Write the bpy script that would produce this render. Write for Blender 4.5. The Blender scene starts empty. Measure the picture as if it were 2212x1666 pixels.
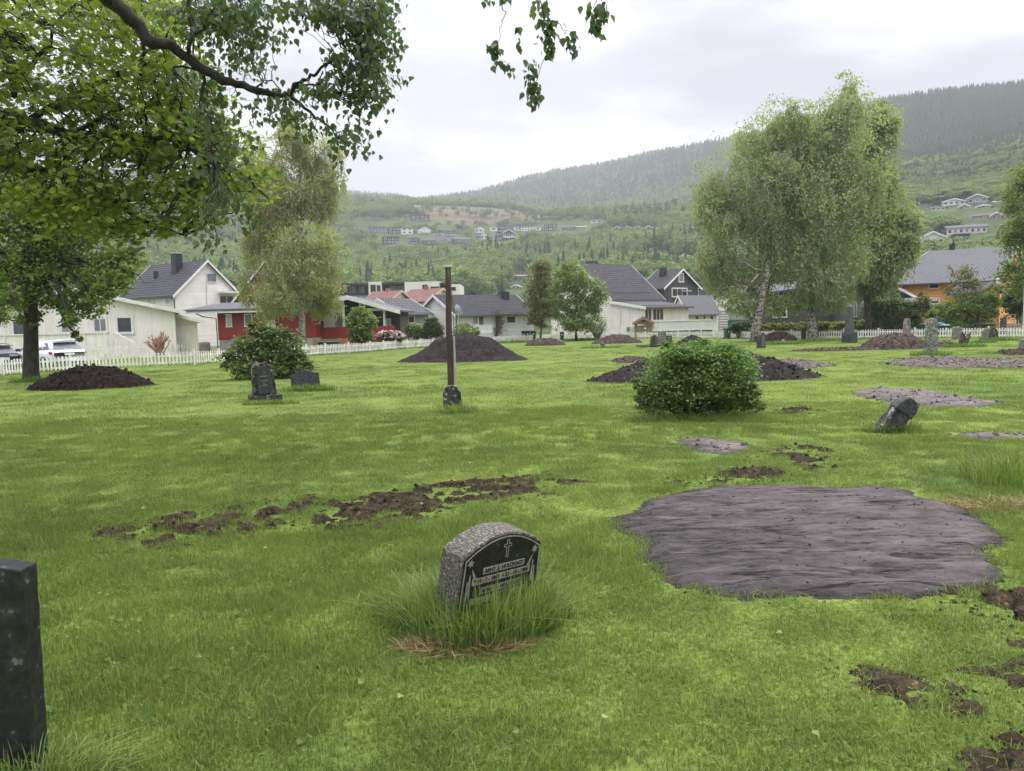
import bpy, math, random
import numpy as np
from mathutils import Vector, Matrix
C = bpy.context.scene.collection
SC = bpy.context.scene
rad = math.radians

# ---------------------------------------------------------------- camera
F, CU, CV = 1664.0, 1106.0, 833.0          # photograph measured at 2212 x 1666
CAMZ = 1.6
cam_d = bpy.data.cameras.new('camera'); cam = bpy.data.objects.new('camera', cam_d); C.objects.link(cam)
cam_d.sensor_width = 36; cam_d.lens = 36*F/2212; cam_d.clip_end = 8000; cam_d.clip_start = 0.05
ROT = Matrix.Rotation(rad(90-4.91), 3, 'X') @ Matrix.Rotation(rad(-1.43), 3, 'Z')
cam.matrix_world = Matrix.Translation((0, 0, CAMZ)) @ ROT.to_4x4()
SC.camera = cam

# ---------------------------------------------------------------- sky, sun, exposure
SUN_EL, SUN_AZ = 52, 62                     # azimuth clockwise from +Y
w = bpy.data.worlds.new('World'); SC.world = w; w.use_nodes = True
nt = w.node_tree; nt.nodes.clear()
def N(nt, t, **k):
    n = nt.nodes.new(t)
    for a, b in k.items():
        if a == 'ins':
            for i, v in b.items(): n.inputs[i].default_value = v
        else: setattr(n, a, b)
    return n
out = N(nt, 'ShaderNodeOutputWorld'); bg = N(nt, 'ShaderNodeBackground'); bg.inputs[1].default_value = 0.1
sky = N(nt, 'ShaderNodeTexSky', sky_type='NISHITA', sun_disc=False, sun_elevation=rad(SUN_EL), sun_rotation=rad(SUN_AZ), air_density=1.2, dust_density=3.0)
tc = N(nt, 'ShaderNodeTexCoord')
sep = N(nt, 'ShaderNodeSeparateXYZ'); nt.links.new(tc.outputs['Generated'], sep.inputs[0])
zz = N(nt, 'ShaderNodeMath', operation='ADD'); nt.links.new(sep.outputs[2], zz.inputs[0]); zz.inputs[1].default_value = 0.22
dv = N(nt, 'ShaderNodeVectorMath', operation='DIVIDE'); nt.links.new(tc.outputs['Generated'], dv.inputs[0])
cmb = N(nt, 'ShaderNodeCombineXYZ')
for i in range(3): nt.links.new(zz.outputs[0], cmb.inputs[i])
nt.links.new(cmb.outputs[0], dv.inputs[1])
no = N(nt, 'ShaderNodeTexNoise'); no.inputs['Scale'].default_value = 1.5; no.inputs['Detail'].default_value = 6; no.inputs['Roughness'].default_value = .52
mp = N(nt, 'ShaderNodeMapping'); mp.inputs['Location'].default_value = (3.4, 1.15, 0); mp.inputs['Scale'].default_value = (.8, 1.3, 1)
nt.links.new(dv.outputs[0], mp.inputs[0]); nt.links.new(mp.outputs[0], no.inputs['Vector'])
cr = N(nt, 'ShaderNodeValToRGB'); cr.color_ramp.interpolation = 'EASE'
cr.color_ramp.elements[0].position = .40; cr.color_ramp.elements[0].color = (4.45, 4.45, 4.8, 1)
cr.color_ramp.elements[1].position = .66; cr.color_ramp.elements[1].color = (8.6, 8.6, 8.8, 1)
nt.links.new(no.outputs[0], cr.inputs[0])
zr = N(nt, 'ShaderNodeMapRange'); zr.inputs[1].default_value = .42; zr.inputs[2].default_value = .95; zr.inputs[3].default_value = 1.0; zr.inputs[4].default_value = 5.8
nt.links.new(sep.outputs[2], zr.inputs[0])
ml = N(nt, 'ShaderNodeVectorMath', operation='SCALE'); nt.links.new(cr.outputs[0], ml.inputs[0]); nt.links.new(zr.outputs[0], ml.inputs['Scale'])
mx = N(nt, 'ShaderNodeMixRGB'); mx.inputs[0].default_value = .93
# a thinner, brighter break in the cloud low over the valley
dt = N(nt, 'ShaderNodeVectorMath', operation='DOT_PRODUCT'); nrm_ = N(nt, 'ShaderNodeVectorMath', operation='NORMALIZE'); nt.links.new(tc.outputs['Generated'], nrm_.inputs[0]); nt.links.new(nrm_.outputs[0], dt.inputs[0]); dt.inputs[1].default_value = Vector((-.02, .965, .245)).normalized()
br = N(nt, 'ShaderNodeMapRange', interpolation_type='SMOOTHSTEP'); nt.links.new(dt.outputs['Value'], br.inputs[0]); br.inputs[1].default_value = .962; br.inputs[2].default_value = 1.0; br.inputs[3].default_value = 0; br.inputs[4].default_value = .9
bm_ = N(nt, 'ShaderNodeMath', operation='MULTIPLY_ADD'); nt.links.new(br.outputs[0], bm_.inputs[0]); nt.links.new(no.outputs[0], bm_.inputs[1]); bm_.inputs[2].default_value = 1.0
m5 = N(nt, 'ShaderNodeVectorMath', operation='SCALE'); nt.links.new(ml.outputs[0], m5.inputs[0]); nt.links.new(bm_.outputs[0], m5.inputs['Scale'])
nt.links.new(sky.outputs[0], mx.inputs[1]); nt.links.new(m5.outputs[0], mx.inputs[2])
nt.links.new(mx.outputs[0], bg.inputs[0]); nt.links.new(bg.outputs[0], out.inputs[0])
sl = bpy.data.lights.new('sun', 'SUN'); sl.energy = 1.5; sl.angle = rad(25); sl.color = (1, .96, .9)
so = bpy.data.objects.new('sun', sl); C.objects.link(so)
sd = Vector((math.sin(rad(SUN_AZ))*math.cos(rad(SUN_EL)), math.cos(rad(SUN_AZ))*math.cos(rad(SUN_EL)), math.sin(rad(SUN_EL))))
so.rotation_euler = sd.to_track_quat('Z', 'Y').to_euler(); so.location = sd*50
SC.view_settings.view_transform = 'Standard'; SC.view_settings.look = 'None'; SC.view_settings.exposure = 0.55; SC.view_settings.gamma = 1
SC.render.engine = 'CYCLES'; SC.cycles.use_denoising = True; SC.cycles.max_bounces = 7; SC.cycles.transparent_max_bounces = 8
SC.cycles.volume_bounces = 0; SC.cycles.diffuse_bounces = 4

# ---------------------------------------------------------------- measuring helpers
RN = np.array(ROT)
def ray(u, v):
    d = RN @ np.array([(u-CU)/F, -(v-CV)/F, -1.0]); return d/d[1]
def P(u, v, Y): d = ray(u, v)*Y; return Vector((d[0], d[1], d[2]+CAMZ))
def gz(x, y): return -0.0105*max(0.0, min(y, 130.0))
def G(u, v):
    d = ray(u, v); t = CAMZ/(-d[2]-0.0105); return Vector((d[0]*t, t, -0.0105*t))
def proj(p):
    q = RN.T @ (np.array(p)-np.array([0, 0, CAMZ])); return CU-F*q[0]/q[2], CV+F*q[1]/q[2]
def onground(u, Y):                         # ground point in column u at distance Y
    x = (u-CU)/F*Y
    for _ in range(4): x += (u-proj((x, Y, gz(x, Y)))[0])*Y/F
    return Vector((x, Y, gz(x, Y)))
def hash2(i, j, s):
    h = np.sin(i*127.1+j*311.7+s*74.7)*43758.5453; return h-np.floor(h)
def vn(x, y, s=0):
    x = np.asarray(x, float); y = np.asarray(y, float)
    i = np.floor(x); j = np.floor(y); f = x-i; g = y-j; f = f*f*(3-2*f); g = g*g*(3-2*g)
    return (hash2(i, j, s)*(1-f)+hash2(i+1, j, s)*f)*(1-g)+(hash2(i, j+1, s)*(1-f)+hash2(i+1, j+1, s)*f)*g
def fbm(x, y, s=0, o=4):
    r = 0; a = .5
    for k in range(o): r = r+a*vn(x*2**k, y*2**k, s+k); a /= 2
    return r

# ---------------------------------------------------------------- materials
MATS = {}
def newmat(name):
    m = bpy.data.materials.new(name); m.use_nodes = True; m.node_tree.nodes.clear(); return m, m.node_tree
def mat(name, c1, c2=None, sc=8, rough=.75, bump=0.0, bsc=None, metal=0, detail=4, c3=None, spec=.4, stretch=(1, 1, 1), lo=.35, hi=.65, crack=None, nr=.5):
    """two (or three) colour noise surface in object space"""
    if name in MATS: return MATS[name]
    m, t = newmat(name); L = t.links.new
    o = N(t, 'ShaderNodeOutputMaterial'); b = N(t, 'ShaderNodeBsdfPrincipled'); L(b.outputs[0], o.inputs[0])
    b.inputs['Roughness'].default_value = rough; b.inputs['Metallic'].default_value = metal; b.inputs['Specular IOR Level'].default_value = spec
    g = N(t, 'ShaderNodeTexCoord'); mp = N(t, 'ShaderNodeMapping'); L(g.outputs['Object'], mp.inputs[0]); mp.inputs['Scale'].default_value = stretch
    n = N(t, 'ShaderNodeTexNoise'); n.inputs['Scale'].default_value = sc; n.inputs['Detail'].default_value = detail; n.inputs['Roughness'].default_value = nr; L(mp.outputs[0], n.inputs['Vector'])
    r = N(t, 'ShaderNodeValToRGB'); e = r.color_ramp.elements
    e[0].position = lo; e[0].color = (*c1, 1); e[1].position = hi; e[1].color = (*(c2 or c1), 1)
    if c3: x = e.new(min(.95, hi+.06)); x.color = (*c3, 1)
    L(n.outputs[0], r.inputs[0]); L(r.outputs[0], b.inputs['Base Color'])
    if crack:
        m4 = N(t, 'ShaderNodeMapping'); m4.inputs['Scale'].default_value = crack[1]; L(g.outputs['Object'], m4.inputs[0]); n4 = N(t, 'ShaderNodeTexNoise'); n4.inputs['Scale'].default_value = crack[0]; n4.inputs['Detail'].default_value = 8; n4.inputs['Roughness'].default_value = .68; n4.inputs['Distortion'].default_value = .5; L(m4.outputs[0], n4.inputs['Vector'])
        r4 = N(t, 'ShaderNodeMapRange'); r4.inputs[1].default_value = crack[2]; r4.inputs[2].default_value = crack[2]+.035; r4.inputs[3].default_value = .28; r4.inputs[4].default_value = 1; L(n4.outputs[0], r4.inputs[0])
        sc4 = N(t, 'ShaderNodeVectorMath', operation='SCALE'); L(r.outputs[0], sc4.inputs[0]); L(r4.outputs[0], sc4.inputs['Scale']); L(sc4.outputs[0], b.inputs['Base Color'])
    if bump:
        n2 = N(t, 'ShaderNodeTexNoise'); n2.inputs['Scale'].default_value = bsc or sc*2; n2.inputs['Detail'].default_value = 6; L(mp.outputs[0], n2.inputs['Vector'])
        bp = N(t, 'ShaderNodeBump'); bp.inputs['Strength'].default_value = 1; bp.inputs['Distance'].default_value = bump
        L(n2.outputs[0], bp.inputs['Height']); L(bp.outputs[0], b.inputs['Normal'])
    MATS[name] = m; return m
def board(name, c, pitch=.14, axis=0, groove=.6, wobble=.08, bumpd=.012, rough=.6):
    """painted boards: uv in metres, axis 0 = vertical boards, 1 = horizontal lap boards"""
    if name in MATS: return MATS[name]
    m, t = newmat(name); L = t.links.new
    o = N(t, 'ShaderNodeOutputMaterial'); b = N(t, 'ShaderNodeBsdfPrincipled'); L(b.outputs[0], o.inputs[0]); b.inputs['Roughness'].default_value = rough
    uv = N(t, 'ShaderNodeUVMap'); s = N(t, 'ShaderNodeSeparateXYZ'); L(uv.outputs[0], s.inputs[0])
    d = N(t, 'ShaderNodeMath', operation='DIVIDE'); L(s.outputs[axis], d.inputs[0]); d.inputs[1].default_value = pitch
    fr = N(t, 'ShaderNodeMath', operation='FRACT'); L(d.outputs[0], fr.inputs[0])
    fl = N(t, 'ShaderNodeMath', operation='FLOOR'); L(d.outputs[0], fl.inputs[0])
    wn = N(t, 'ShaderNodeTexWhiteNoise', noise_dimensions='1D'); L(fl.outputs[0], wn.inputs['W'])
    gr = N(t, 'ShaderNodeMapRange'); L(fr.outputs[0], gr.inputs[0])
    gr.inputs[1].default_value = 0; gr.inputs[2].default_value = .2; gr.inputs[3].default_value = groove; gr.inputs[4].default_value = 1
    wb = N(t, 'ShaderNodeMapRange'); L(wn.outputs[0], wb.inputs[0]); wb.inputs[3].default_value = 1-wobble; wb.inputs[4].default_value = 1+wobble*.4
    nz = N(t, 'ShaderNodeTexNoise'); nz.inputs['Scale'].default_value = .9; nz.inputs['Detail'].default_value = 5; L(uv.outputs[0], nz.inputs['Vector'])
    wr = N(t, 'ShaderNodeMapRange'); L(nz.outputs[0], wr.inputs[0]); wr.inputs[1].default_value = .3; wr.inputs[2].default_value = .7; wr.inputs[3].default_value = .88; wr.inputs[4].default_value = 1.02
    m1 = N(t, 'ShaderNodeMath', operation='MULTIPLY'); L(gr.outputs[0], m1.inputs[0]); L(wb.outputs[0], m1.inputs[1])
    m2 = N(t, 'ShaderNodeMath', operation='MULTIPLY'); L(m1.outputs[0], m2.inputs[0]); L(wr.outputs[0], m2.inputs[1])
    v = N(t, 'ShaderNodeVectorMath', operation='SCALE'); v.inputs[0].default_value = c; L(m2.outputs[0], v.inputs['Scale']); L(v.outputs[0], b.inputs['Base Color'])
    bp = N(t, 'ShaderNodeBump'); bp.inputs['Distance'].default_value = bumpd; L(gr.outputs[0], bp.inputs['Height']); L(bp.outputs[0], b.inputs['Normal'])
    MATS[name] = m; return m
def tiles(name, c, row=.42, col=.3, rough=.75, dark=.2):
    if name in MATS: return MATS[name]
    m, t = newmat(name); L = t.links.new
    o = N(t, 'ShaderNodeOutputMaterial'); b = N(t, 'ShaderNodeBsdfPrincipled'); L(b.outputs[0], o.inputs[0]); b.inputs['Roughness'].default_value = rough
    uv = N(t, 'ShaderNodeUVMap'); s = N(t, 'ShaderNodeSeparateXYZ'); L(uv.outputs[0], s.inputs[0])
    a = N(t, 'ShaderNodeMath', operation='DIVIDE'); L(s.outputs[1], a.inputs[0]); a.inputs[1].default_value = row
    f = N(t, 'ShaderNodeMath', operation='FRACT'); L(a.outputs[0], f.inputs[0])
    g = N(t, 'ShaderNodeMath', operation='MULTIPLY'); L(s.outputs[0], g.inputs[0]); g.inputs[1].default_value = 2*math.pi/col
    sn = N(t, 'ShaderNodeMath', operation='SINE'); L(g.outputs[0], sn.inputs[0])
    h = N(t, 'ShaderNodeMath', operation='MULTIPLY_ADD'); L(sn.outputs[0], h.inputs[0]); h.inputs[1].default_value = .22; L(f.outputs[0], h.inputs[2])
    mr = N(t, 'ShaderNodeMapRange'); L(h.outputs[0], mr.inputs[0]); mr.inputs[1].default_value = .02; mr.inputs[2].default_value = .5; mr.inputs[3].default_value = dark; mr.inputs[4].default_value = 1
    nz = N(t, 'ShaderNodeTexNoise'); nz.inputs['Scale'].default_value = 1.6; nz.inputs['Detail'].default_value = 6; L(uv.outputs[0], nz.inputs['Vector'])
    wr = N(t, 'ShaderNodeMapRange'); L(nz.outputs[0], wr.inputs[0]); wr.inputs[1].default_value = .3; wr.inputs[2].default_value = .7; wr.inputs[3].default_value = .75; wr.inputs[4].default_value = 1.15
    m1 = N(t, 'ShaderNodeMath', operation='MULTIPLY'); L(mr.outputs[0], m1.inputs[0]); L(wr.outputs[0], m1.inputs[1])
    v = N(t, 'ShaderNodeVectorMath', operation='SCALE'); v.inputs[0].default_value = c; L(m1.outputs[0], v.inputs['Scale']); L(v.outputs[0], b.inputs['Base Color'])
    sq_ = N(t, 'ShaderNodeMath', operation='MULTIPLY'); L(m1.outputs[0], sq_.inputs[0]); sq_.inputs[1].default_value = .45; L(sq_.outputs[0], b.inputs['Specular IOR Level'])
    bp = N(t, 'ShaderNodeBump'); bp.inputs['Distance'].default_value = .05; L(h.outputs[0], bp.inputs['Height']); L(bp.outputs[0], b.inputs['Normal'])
    MATS[name] = m; return m
def glass(name, c=(.03, .035, .04), rough=.06, c2=None):
    return mat(name, c, c2 or tuple(min(1, q*1.8+.01) for q in c), sc=.7, rough=rough, spec=.45)
def leafmat(name, ca, cb, trans=.35, scale=1.2, gloss=.45, cc=None):
    """leaf colour varies per leaf (attribute rnd) and in soft patches"""
    if name in MATS: return MATS[name]
    m, t = newmat(name); L = t.links.new
    o = N(t, 'ShaderNodeOutputMaterial')
    at = N(t, 'ShaderNodeAttribute', attribute_name='rnd'); ge = N(t, 'ShaderNodeNewGeometry')
    nz = N(t, 'ShaderNodeTexNoise'); nz.inputs['Scale'].default_value = scale; nz.inputs['Detail'].default_value = 2; L(ge.outputs['Position'], nz.inputs['Vector'])
    ad = N(t, 'ShaderNodeMath', operation='MULTIPLY_ADD'); L(at.outputs['Fac'], ad.inputs[0]); ad.inputs[1].default_value = .6
    su = N(t, 'ShaderNodeMath', operation='SUBTRACT'); L(nz.outputs[0], su.inputs[0]); su.inputs[1].default_value = .3; L(su.outputs[0], ad.inputs[2])
    r = N(t, 'ShaderNodeValToRGB'); e = r.color_ramp.elements; e[0].position = .12; e[0].color = (*ca, 1); e[1].position = .8; e[1].color = (*cb, 1)
    if cc: x = e.new(.95); x.color = (*cc, 1)
    L(ad.outputs[0], r.inputs[0])
    b = N(t, 'ShaderNodeBsdfPrincipled'); b.inputs['Roughness'].default_value = gloss; b.inputs['Specular IOR Level'].default_value = .35; L(r.outputs[0], b.inputs['Base Color'])
    tr = N(t, 'ShaderNodeBsdfTranslucent'); hs = N(t, 'ShaderNodeVectorMath', operation='MULTIPLY'); hs.inputs[1].default_value = (1.25, 1.35, .6)
    L(r.outputs[0], hs.inputs[0]); L(hs.outputs[0], tr.inputs[0])
    mxs = N(t, 'ShaderNodeMixShader'); mxs.inputs[0].default_value = trans; L(b.outputs[0], mxs.inputs[1]); L(tr.outputs[0], mxs.inputs[2]); L(mxs.outputs[0], o.inputs[0])
    MATS[name] = m; return m

# ---------------------------------------------------------------- mesh builder
class MB:
    def __init__(s, off=(0, 0, 0)): s.v = []; s.f = []; s.uv = []; s.n = 0; s.rn = []; s.off = np.array(off, float); s.has_uv = False
    def add(s, vs, fs, uvs=None, rnd=None):
        vs = np.asarray(vs, float).reshape(-1, 3)
        s.v.append(vs-s.off)
        for f in fs: s.f.append([i+s.n for i in f])
        if uvs is not None: s.has_uv = True; s.uv += [list(q) for q in uvs]
        else: s.uv += [None]*len(fs)
        s.rn.append(np.full(len(vs), .5) if rnd is None else np.asarray(rnd)); s.n += len(vs); return s
    def arr(s, vs, K, faces, rnd=None):         # many copies of a K-vertex template
        n = len(vs)//K
        base = (np.arange(n)*K)[:, None]
        s.v.append(np.asarray(vs)-s.off)
        for f in faces:
            s.f += (base+np.array(f)[None, :]+s.n).tolist()
        s.uv += [None]*(n*len(faces)); s.rn.append(np.full(n*K, .5) if rnd is None else np.repeat(rnd, K)); s.n += n*K; return s
    def hexa(s, p):                              # 8 corners: bottom 0-3, top 4-7
        s.add([tuple(q) for q in p], [(0, 3, 2, 1), (4, 5, 6, 7), (0, 1, 5, 4), (1, 2, 6, 5), (2, 3, 7, 6), (3, 0, 4, 7)]); return s
    def box(s, c, d, rz=0, tilt=None):
        x, y, z = d[0]/2, d[1]/2, d[2]/2; M = Matrix.Rotation(rz, 3, 'Z')
        if tilt is not None: M = M @ tilt
        c = Vector(c)
        return s.hexa([c+M @ Vector(q) for q in ((-x, -y, -z), (x, -y, -z), (x, y, -z), (-x, y, -z), (-x, -y, z), (x, -y, z), (x, y, z), (-x, y, z))])
    def tube(s, pts, rs, sides=7, cap=True):
        pts = [Vector(p) for p in pts]; n = len(pts)
        if isinstance(rs, (int, float)): rs = [rs]*n
        vs = []; up = Vector((0, 0, 1)); px = None
        for i, p in enumerate(pts):
            t = (pts[min(i+1, n-1)]-pts[max(i-1, 0)])
            t = t.normalized() if t.length > 1e-9 else Vector((0, 0, 1))
            if px is None: px = t.cross(up if abs(t.z) < .9 else Vector((1, 0, 0))).normalized()
            px = (px-t*px.dot(t)); px = px.normalized() if px.length > 1e-6 else t.orthogonal().normalized()
            py = t.cross(px)
            for k in range(sides):
                a = 2*math.pi*k/sides; vs.append(p+(px*math.cos(a)+py*math.sin(a))*rs[i])
        fs = [(i*sides+k, i*sides+(k+1) % sides, (i+1)*sides+(k+1) % sides, (i+1)*sides+k) for i in range(n-1) for k in range(sides)]
        if cap: fs += [tuple(range(sides))[::-1], tuple((n-1)*sides+k for k in range(sides))]
        s.add([tuple(v) for v in vs], fs); return s
    def prism(s, pts, vec, uvscale=True):        # polygon (3d points) extruded along vec
        pts = [Vector(p) for p in pts]; n = len(pts); vec = Vector(vec)
        a = max(((pts[(i+1) % n]-pts[i]) for i in range(n)), key=lambda q: Vector((q.x, q.y, 0)).length); a = Vector((a.x, a.y, 0)).normalized()
        o = pts[0]; uvf = [((p-o).dot(a), p.z) for p in pts]
        vs = pts+[p+vec for p in pts]; fs = [tuple(range(n)), tuple(range(2*n-1, n-1, -1))]; uvs = [uvf, uvf[::-1]]
        for i in range(n):
            j = (i+1) % n; e = (pts[j]-pts[i]).length; L = vec.length
            fs.append((i, i+n, j+n, j)); 
            if abs(pts[j].z-pts[i].z) > .7*e: uvs.append([(0, pts[i].z), (L, pts[i].z), (L, pts[j].z), (0, pts[j].z)])
            else: uvs.append([(0, 0), (L, 0), (L, e), (0, e)])
        s.add([tuple(v) for v in vs], fs, uvs); return s
    def mesh(s, name, smooth=False):
        me = bpy.data.meshes.new(name)
        V = np.concatenate(s.v) if s.v else np.zeros((0, 3))
        me.vertices.add(len(V)); me.vertices.foreach_set('co', V.ravel())
        ln = np.fromiter((len(f) for f in s.f), int, len(s.f)); tot = int(ln.sum())
        flat = np.fromiter((i for f in s.f for i in f), int, tot)
        me.loops.add(tot); me.loops.foreach_set('vertex_index', flat)
        me.polygons.add(len(s.f)); me.polygons.foreach_set('loop_start', np.concatenate([[0], np.cumsum(ln)[:-1]]).astype(int) if len(ln) else [])
        me.polygons.foreach_set('use_smooth', [smooth]*len(s.f))
        if s.has_uv:
            ul = me.uv_layers.new(name='UVMap'); q = []
            for f, uu in zip(s.f, s.uv):
                for k in range(len(f)): q += (list(uu[k]) if uu else [0, 0])
            ul.data.foreach_set('uv', q)
        R = np.concatenate(s.rn) if s.rn else np.zeros(0)
        at = me.attributes.new('rnd', 'FLOAT', 'POINT'); at.data.foreach_set('value', R)
        me.update(calc_edges=True); me.validate(); return me
def tag(o, label=None, cat=None, group=None, kind=None):
    if label: o['label'] = label
    if cat: o['category'] = cat
    if group: o['group'] = group
    if kind: o['kind'] = kind
    return o
def thing(name, label, cat, loc=(0, 0, 0), group=None, rz=0):
    o = bpy.data.objects.new(name, None); C.objects.link(o); o.location = loc; o.rotation_euler = (0, 0, rz); o.empty_display_size = .2
    return tag(o, label, cat, group)
def obj(name, mb, m, parent=None, smooth=False, loc=None, label=None):
    o = bpy.data.objects.new(name, mb.mesh(name, smooth)); C.objects.link(o); o.data.materials.append(m)
    if parent: o.parent = parent
    if loc is not None: o.location = loc
    if label: o['label'] = label
    return o
def struct(name, mb, m, kind='structure', smooth=True): return tag(obj(name, mb, m, None, smooth), kind=kind)
RS = random.Random(5); NR = np.random.RandomState(7)
# ================================================================ terrain
SKYL = [(-500, 380), (0, 375), (300, 385), (520, 400), (640, 412), (760, 428), (860, 433), (900, 441), (960, 436), (1030, 424), (1130, 395), (1200, 379), (1260, 370), (1330, 358), (1400, 342), (1480, 329), (1560, 315), (1700, 280), (1850, 243), (1950, 224), (2050, 211), (2212, 198), (2800, 150)]
_az = []; _ss = []
for u, v in SKYL:
    d = ray(u, v); _az.append(d[0]); _ss.append(d[2]/math.hypot(d[0], 1))
_a10 = [ray(u, 500)[0] for u in (-500, 0, 850, 1000, 1100, 1200, 1300, 1500, 2212, 2800)]
_s10 = [.158, .155, .1475, .144, .136, .123, .119, .128, .160, .17]
def kscale(t): return np.interp(t, [-.7, -.3, .1, .5, .8], [.9, 1, 1, .65, .62])
def hz(x, y, noise=True):
    x = np.asarray(x, float); y = np.maximum(np.asarray(y, float), 1.0)
    t = x/y; r = np.hypot(x, y); rp = r/kscale(t)
    s1 = np.interp(t, _a10, _s10); sk = np.interp(t, _az, _ss)
    kn = np.array([100, 180, 260, 400, 550, 700, 850, 1000, 1250, 2000, 2600, 3600.])
    base = [-.0265, -.006, .012, .045, .078, .108, .130]
    vals = np.stack([np.full_like(t, b) for b in base]+[s1, np.minimum(s1-.002, sk)*.5+.5*(s1*.6+sk*.4), sk, sk*.75, sk*.5])
    k = np.clip(np.searchsorted(kn, rp)-1, 0, len(kn)-2)
    f = np.clip((rp-kn[k])/(kn[k+1]-kn[k]), 0, 1)
    f = np.where(k == 8, f*f*(3-2*f), f)
    idx = np.arange(t.size)
    vf = vals.reshape(len(kn), -1); kf = k.ravel(); ff = f.ravel()
    S = (vf[kf, idx]*(1-ff)+vf[kf+1, idx]*ff).reshape(t.shape)
    z = CAMZ+r*S
    if noise: z = z+(fbm(x/90, y/90, 3)-.47)*np.clip((rp-250)/300, 0, 1)*9*np.clip((2100-rp)/500, 0.15, 1)
    return z
def hillpt(u, v, r0=180, r1=2500):           # where the view ray meets the hillside
    d = ray(u, v)
    ys = np.linspace(r0, r1, 4000); zz_ = hz(d[0]*ys, ys); dz = CAMZ+d[2]*ys-zz_
    i = np.argmax(dz < 0); y = ys[i]; return Vector((d[0]*y, y, float(zz_[i])))

# shared colour of the lawn, from world position
def lawn_group():
    g = bpy.data.node_groups.new('lawn_colour', 'ShaderNodeTree'); g.interface.new_socket('Color', in_out='OUTPUT', socket_type='NodeSocketColor'); g.interface.new_socket('Rnd', in_out='INPUT', socket_type='NodeSocketFloat')
    L = g.links.new; go = g.nodes.new('NodeGroupOutput'); gi = g.nodes.new('NodeGroupInput')
    ge = N(g, 'ShaderNodeNewGeometry')
    def noise(sc, det, sx=1, sy=1, off=0):
        m = N(g, 'ShaderNodeMapping'); m.inputs['Scale'].default_value = (sx, sy, .0); m.inputs['Location'].default_value = (off, off, 0); L(ge.outputs['Position'], m.inputs[0])
        n = N(g, 'ShaderNodeTexNoise'); n.inputs['Scale'].default_value = sc; n.inputs['Detail'].default_value = det; L(m.outputs[0], n.inputs['Vector']); return n.outputs[0]
    n1 = noise(.22, 3); n2 = noise(1.1, 4, 1, 1, 7); n3 = noise(.5, 5, 1, 1, 21)
    a = N(g, 'ShaderNodeMath', operation='MULTIPLY_ADD'); L(n1, a.inputs[0]); a.inputs[1].default_value = .55
    b = N(g, 'ShaderNodeMath', operation='MULTIPLY_ADD'); L(n2, b.inputs[0]); b.inputs[1].default_value = .45
    L(b.outputs[0], a.inputs[2])
    c = N(g, 'ShaderNodeMath', operation='MULTIPLY_ADD'); L(gi.outputs[0], c.inputs[0]); c.inputs[1].default_value = .36; c.inputs[2].default_value = -.18; L(c.outputs[0], b.inputs[2])
    r = N(g, 'ShaderNodeValToRGB'); e = r.color_ramp.elements
    e[0].position = .34; e[0].color = (.108, .172, .038, 1); e[1].position = .68; e[1].color = (.235, .285, .060, 1)
    x = e.new(.47); x.color = (.165, .230, .046, 1)
    L(a.outputs[0], r.inputs[0])
    r2 = N(g, 'ShaderNodeMapRange'); L(n3, r2.inputs[0]); r2.inputs[1].default_value = .62; r2.inputs[2].default_value = .74; r2.inputs[4].default_value = .3
    mx = N(g, 'ShaderNodeMixRGB'); L(r2.outputs[0], mx.inputs[0]); L(r.outputs[0], mx.inputs[1]); mx.inputs[2].default_value = (.22, .19, .045, 1)
    L(mx.outputs[0], go.inputs[0]); return g
LG = lawn_group()
def lawn_mats():
    m, t = newmat('lawn_ground'); L = t.links.new
    o = N(t, 'ShaderNodeOutputMaterial'); b = N(t, 'ShaderNodeBsdfPrincipled'); b.inputs['Roughness'].default_value = .9; b.inputs['Specular IOR Level'].default_value = .1; L(b.outputs[0], o.inputs[0])
    g = N(t, 'ShaderNodeGroup'); g.node_tree = LG; g.inputs[0].default_value = .4
    ge = N(t, 'ShaderNodeNewGeometry')
    n = N(t, 'ShaderNodeTexNoise'); n.inputs['Scale'].default_value = 28; n.inputs['Detail'].default_value = 5; L(ge.outputs['Position'], n.inputs['Vector'])
    mr = N(t, 'ShaderNodeMapRange'); L(n.outputs[0], mr.inputs[0]); mr.inputs[1].default_value = .35; mr.inputs[2].default_value = .65; mr.inputs[3].default_value = .5; mr.inputs[4].default_value = .95
    v = N(t, 'ShaderNodeVectorMath', operation='SCALE'); L(g.outputs[0], v.inputs[0]); L(mr.outputs[0], v.inputs['Scale']); L(v.outputs[0], b.inputs['Base Color'])
    bp = N(t, 'ShaderNodeBump'); bp.inputs['Distance'].default_value = .05; bp.inputs['Strength'].default_value = .6; L(n.outputs[0], bp.inputs['Height']); L(bp.outputs[0], b.inputs['Normal'])
    MATS['lawn_ground'] = m
    m, t = newmat('grass_blade'); L = t.links.new
    o = N(t, 'ShaderNodeOutputMaterial'); b = N(t, 'ShaderNodeBsdfPrincipled'); b.inputs['Roughness'].default_value = .5; b.inputs['Specular IOR Level'].default_value = .3
    g = N(t, 'ShaderNodeGroup'); g.node_tree = LG; at = N(t, 'ShaderNodeAttribute', attribute_name='rnd'); L(at.outputs['Fac'], g.inputs[0])
    L(g.outputs[0], b.inputs['Base Color']); tr = N(t, 'ShaderNodeBsdfTranslucent'); L(g.outputs[0], tr.inputs[0])
    mxs = N(t, 'ShaderNodeMixShader'); mxs.inputs[0].default_value = .38; L(b.outputs[0], mxs.inputs[1]); L(tr.outputs[0], mxs.inputs[2]); L(mxs.outputs[0], o.inputs[0])
    MATS['grass_blade'] = m
lawn_mats()

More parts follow.
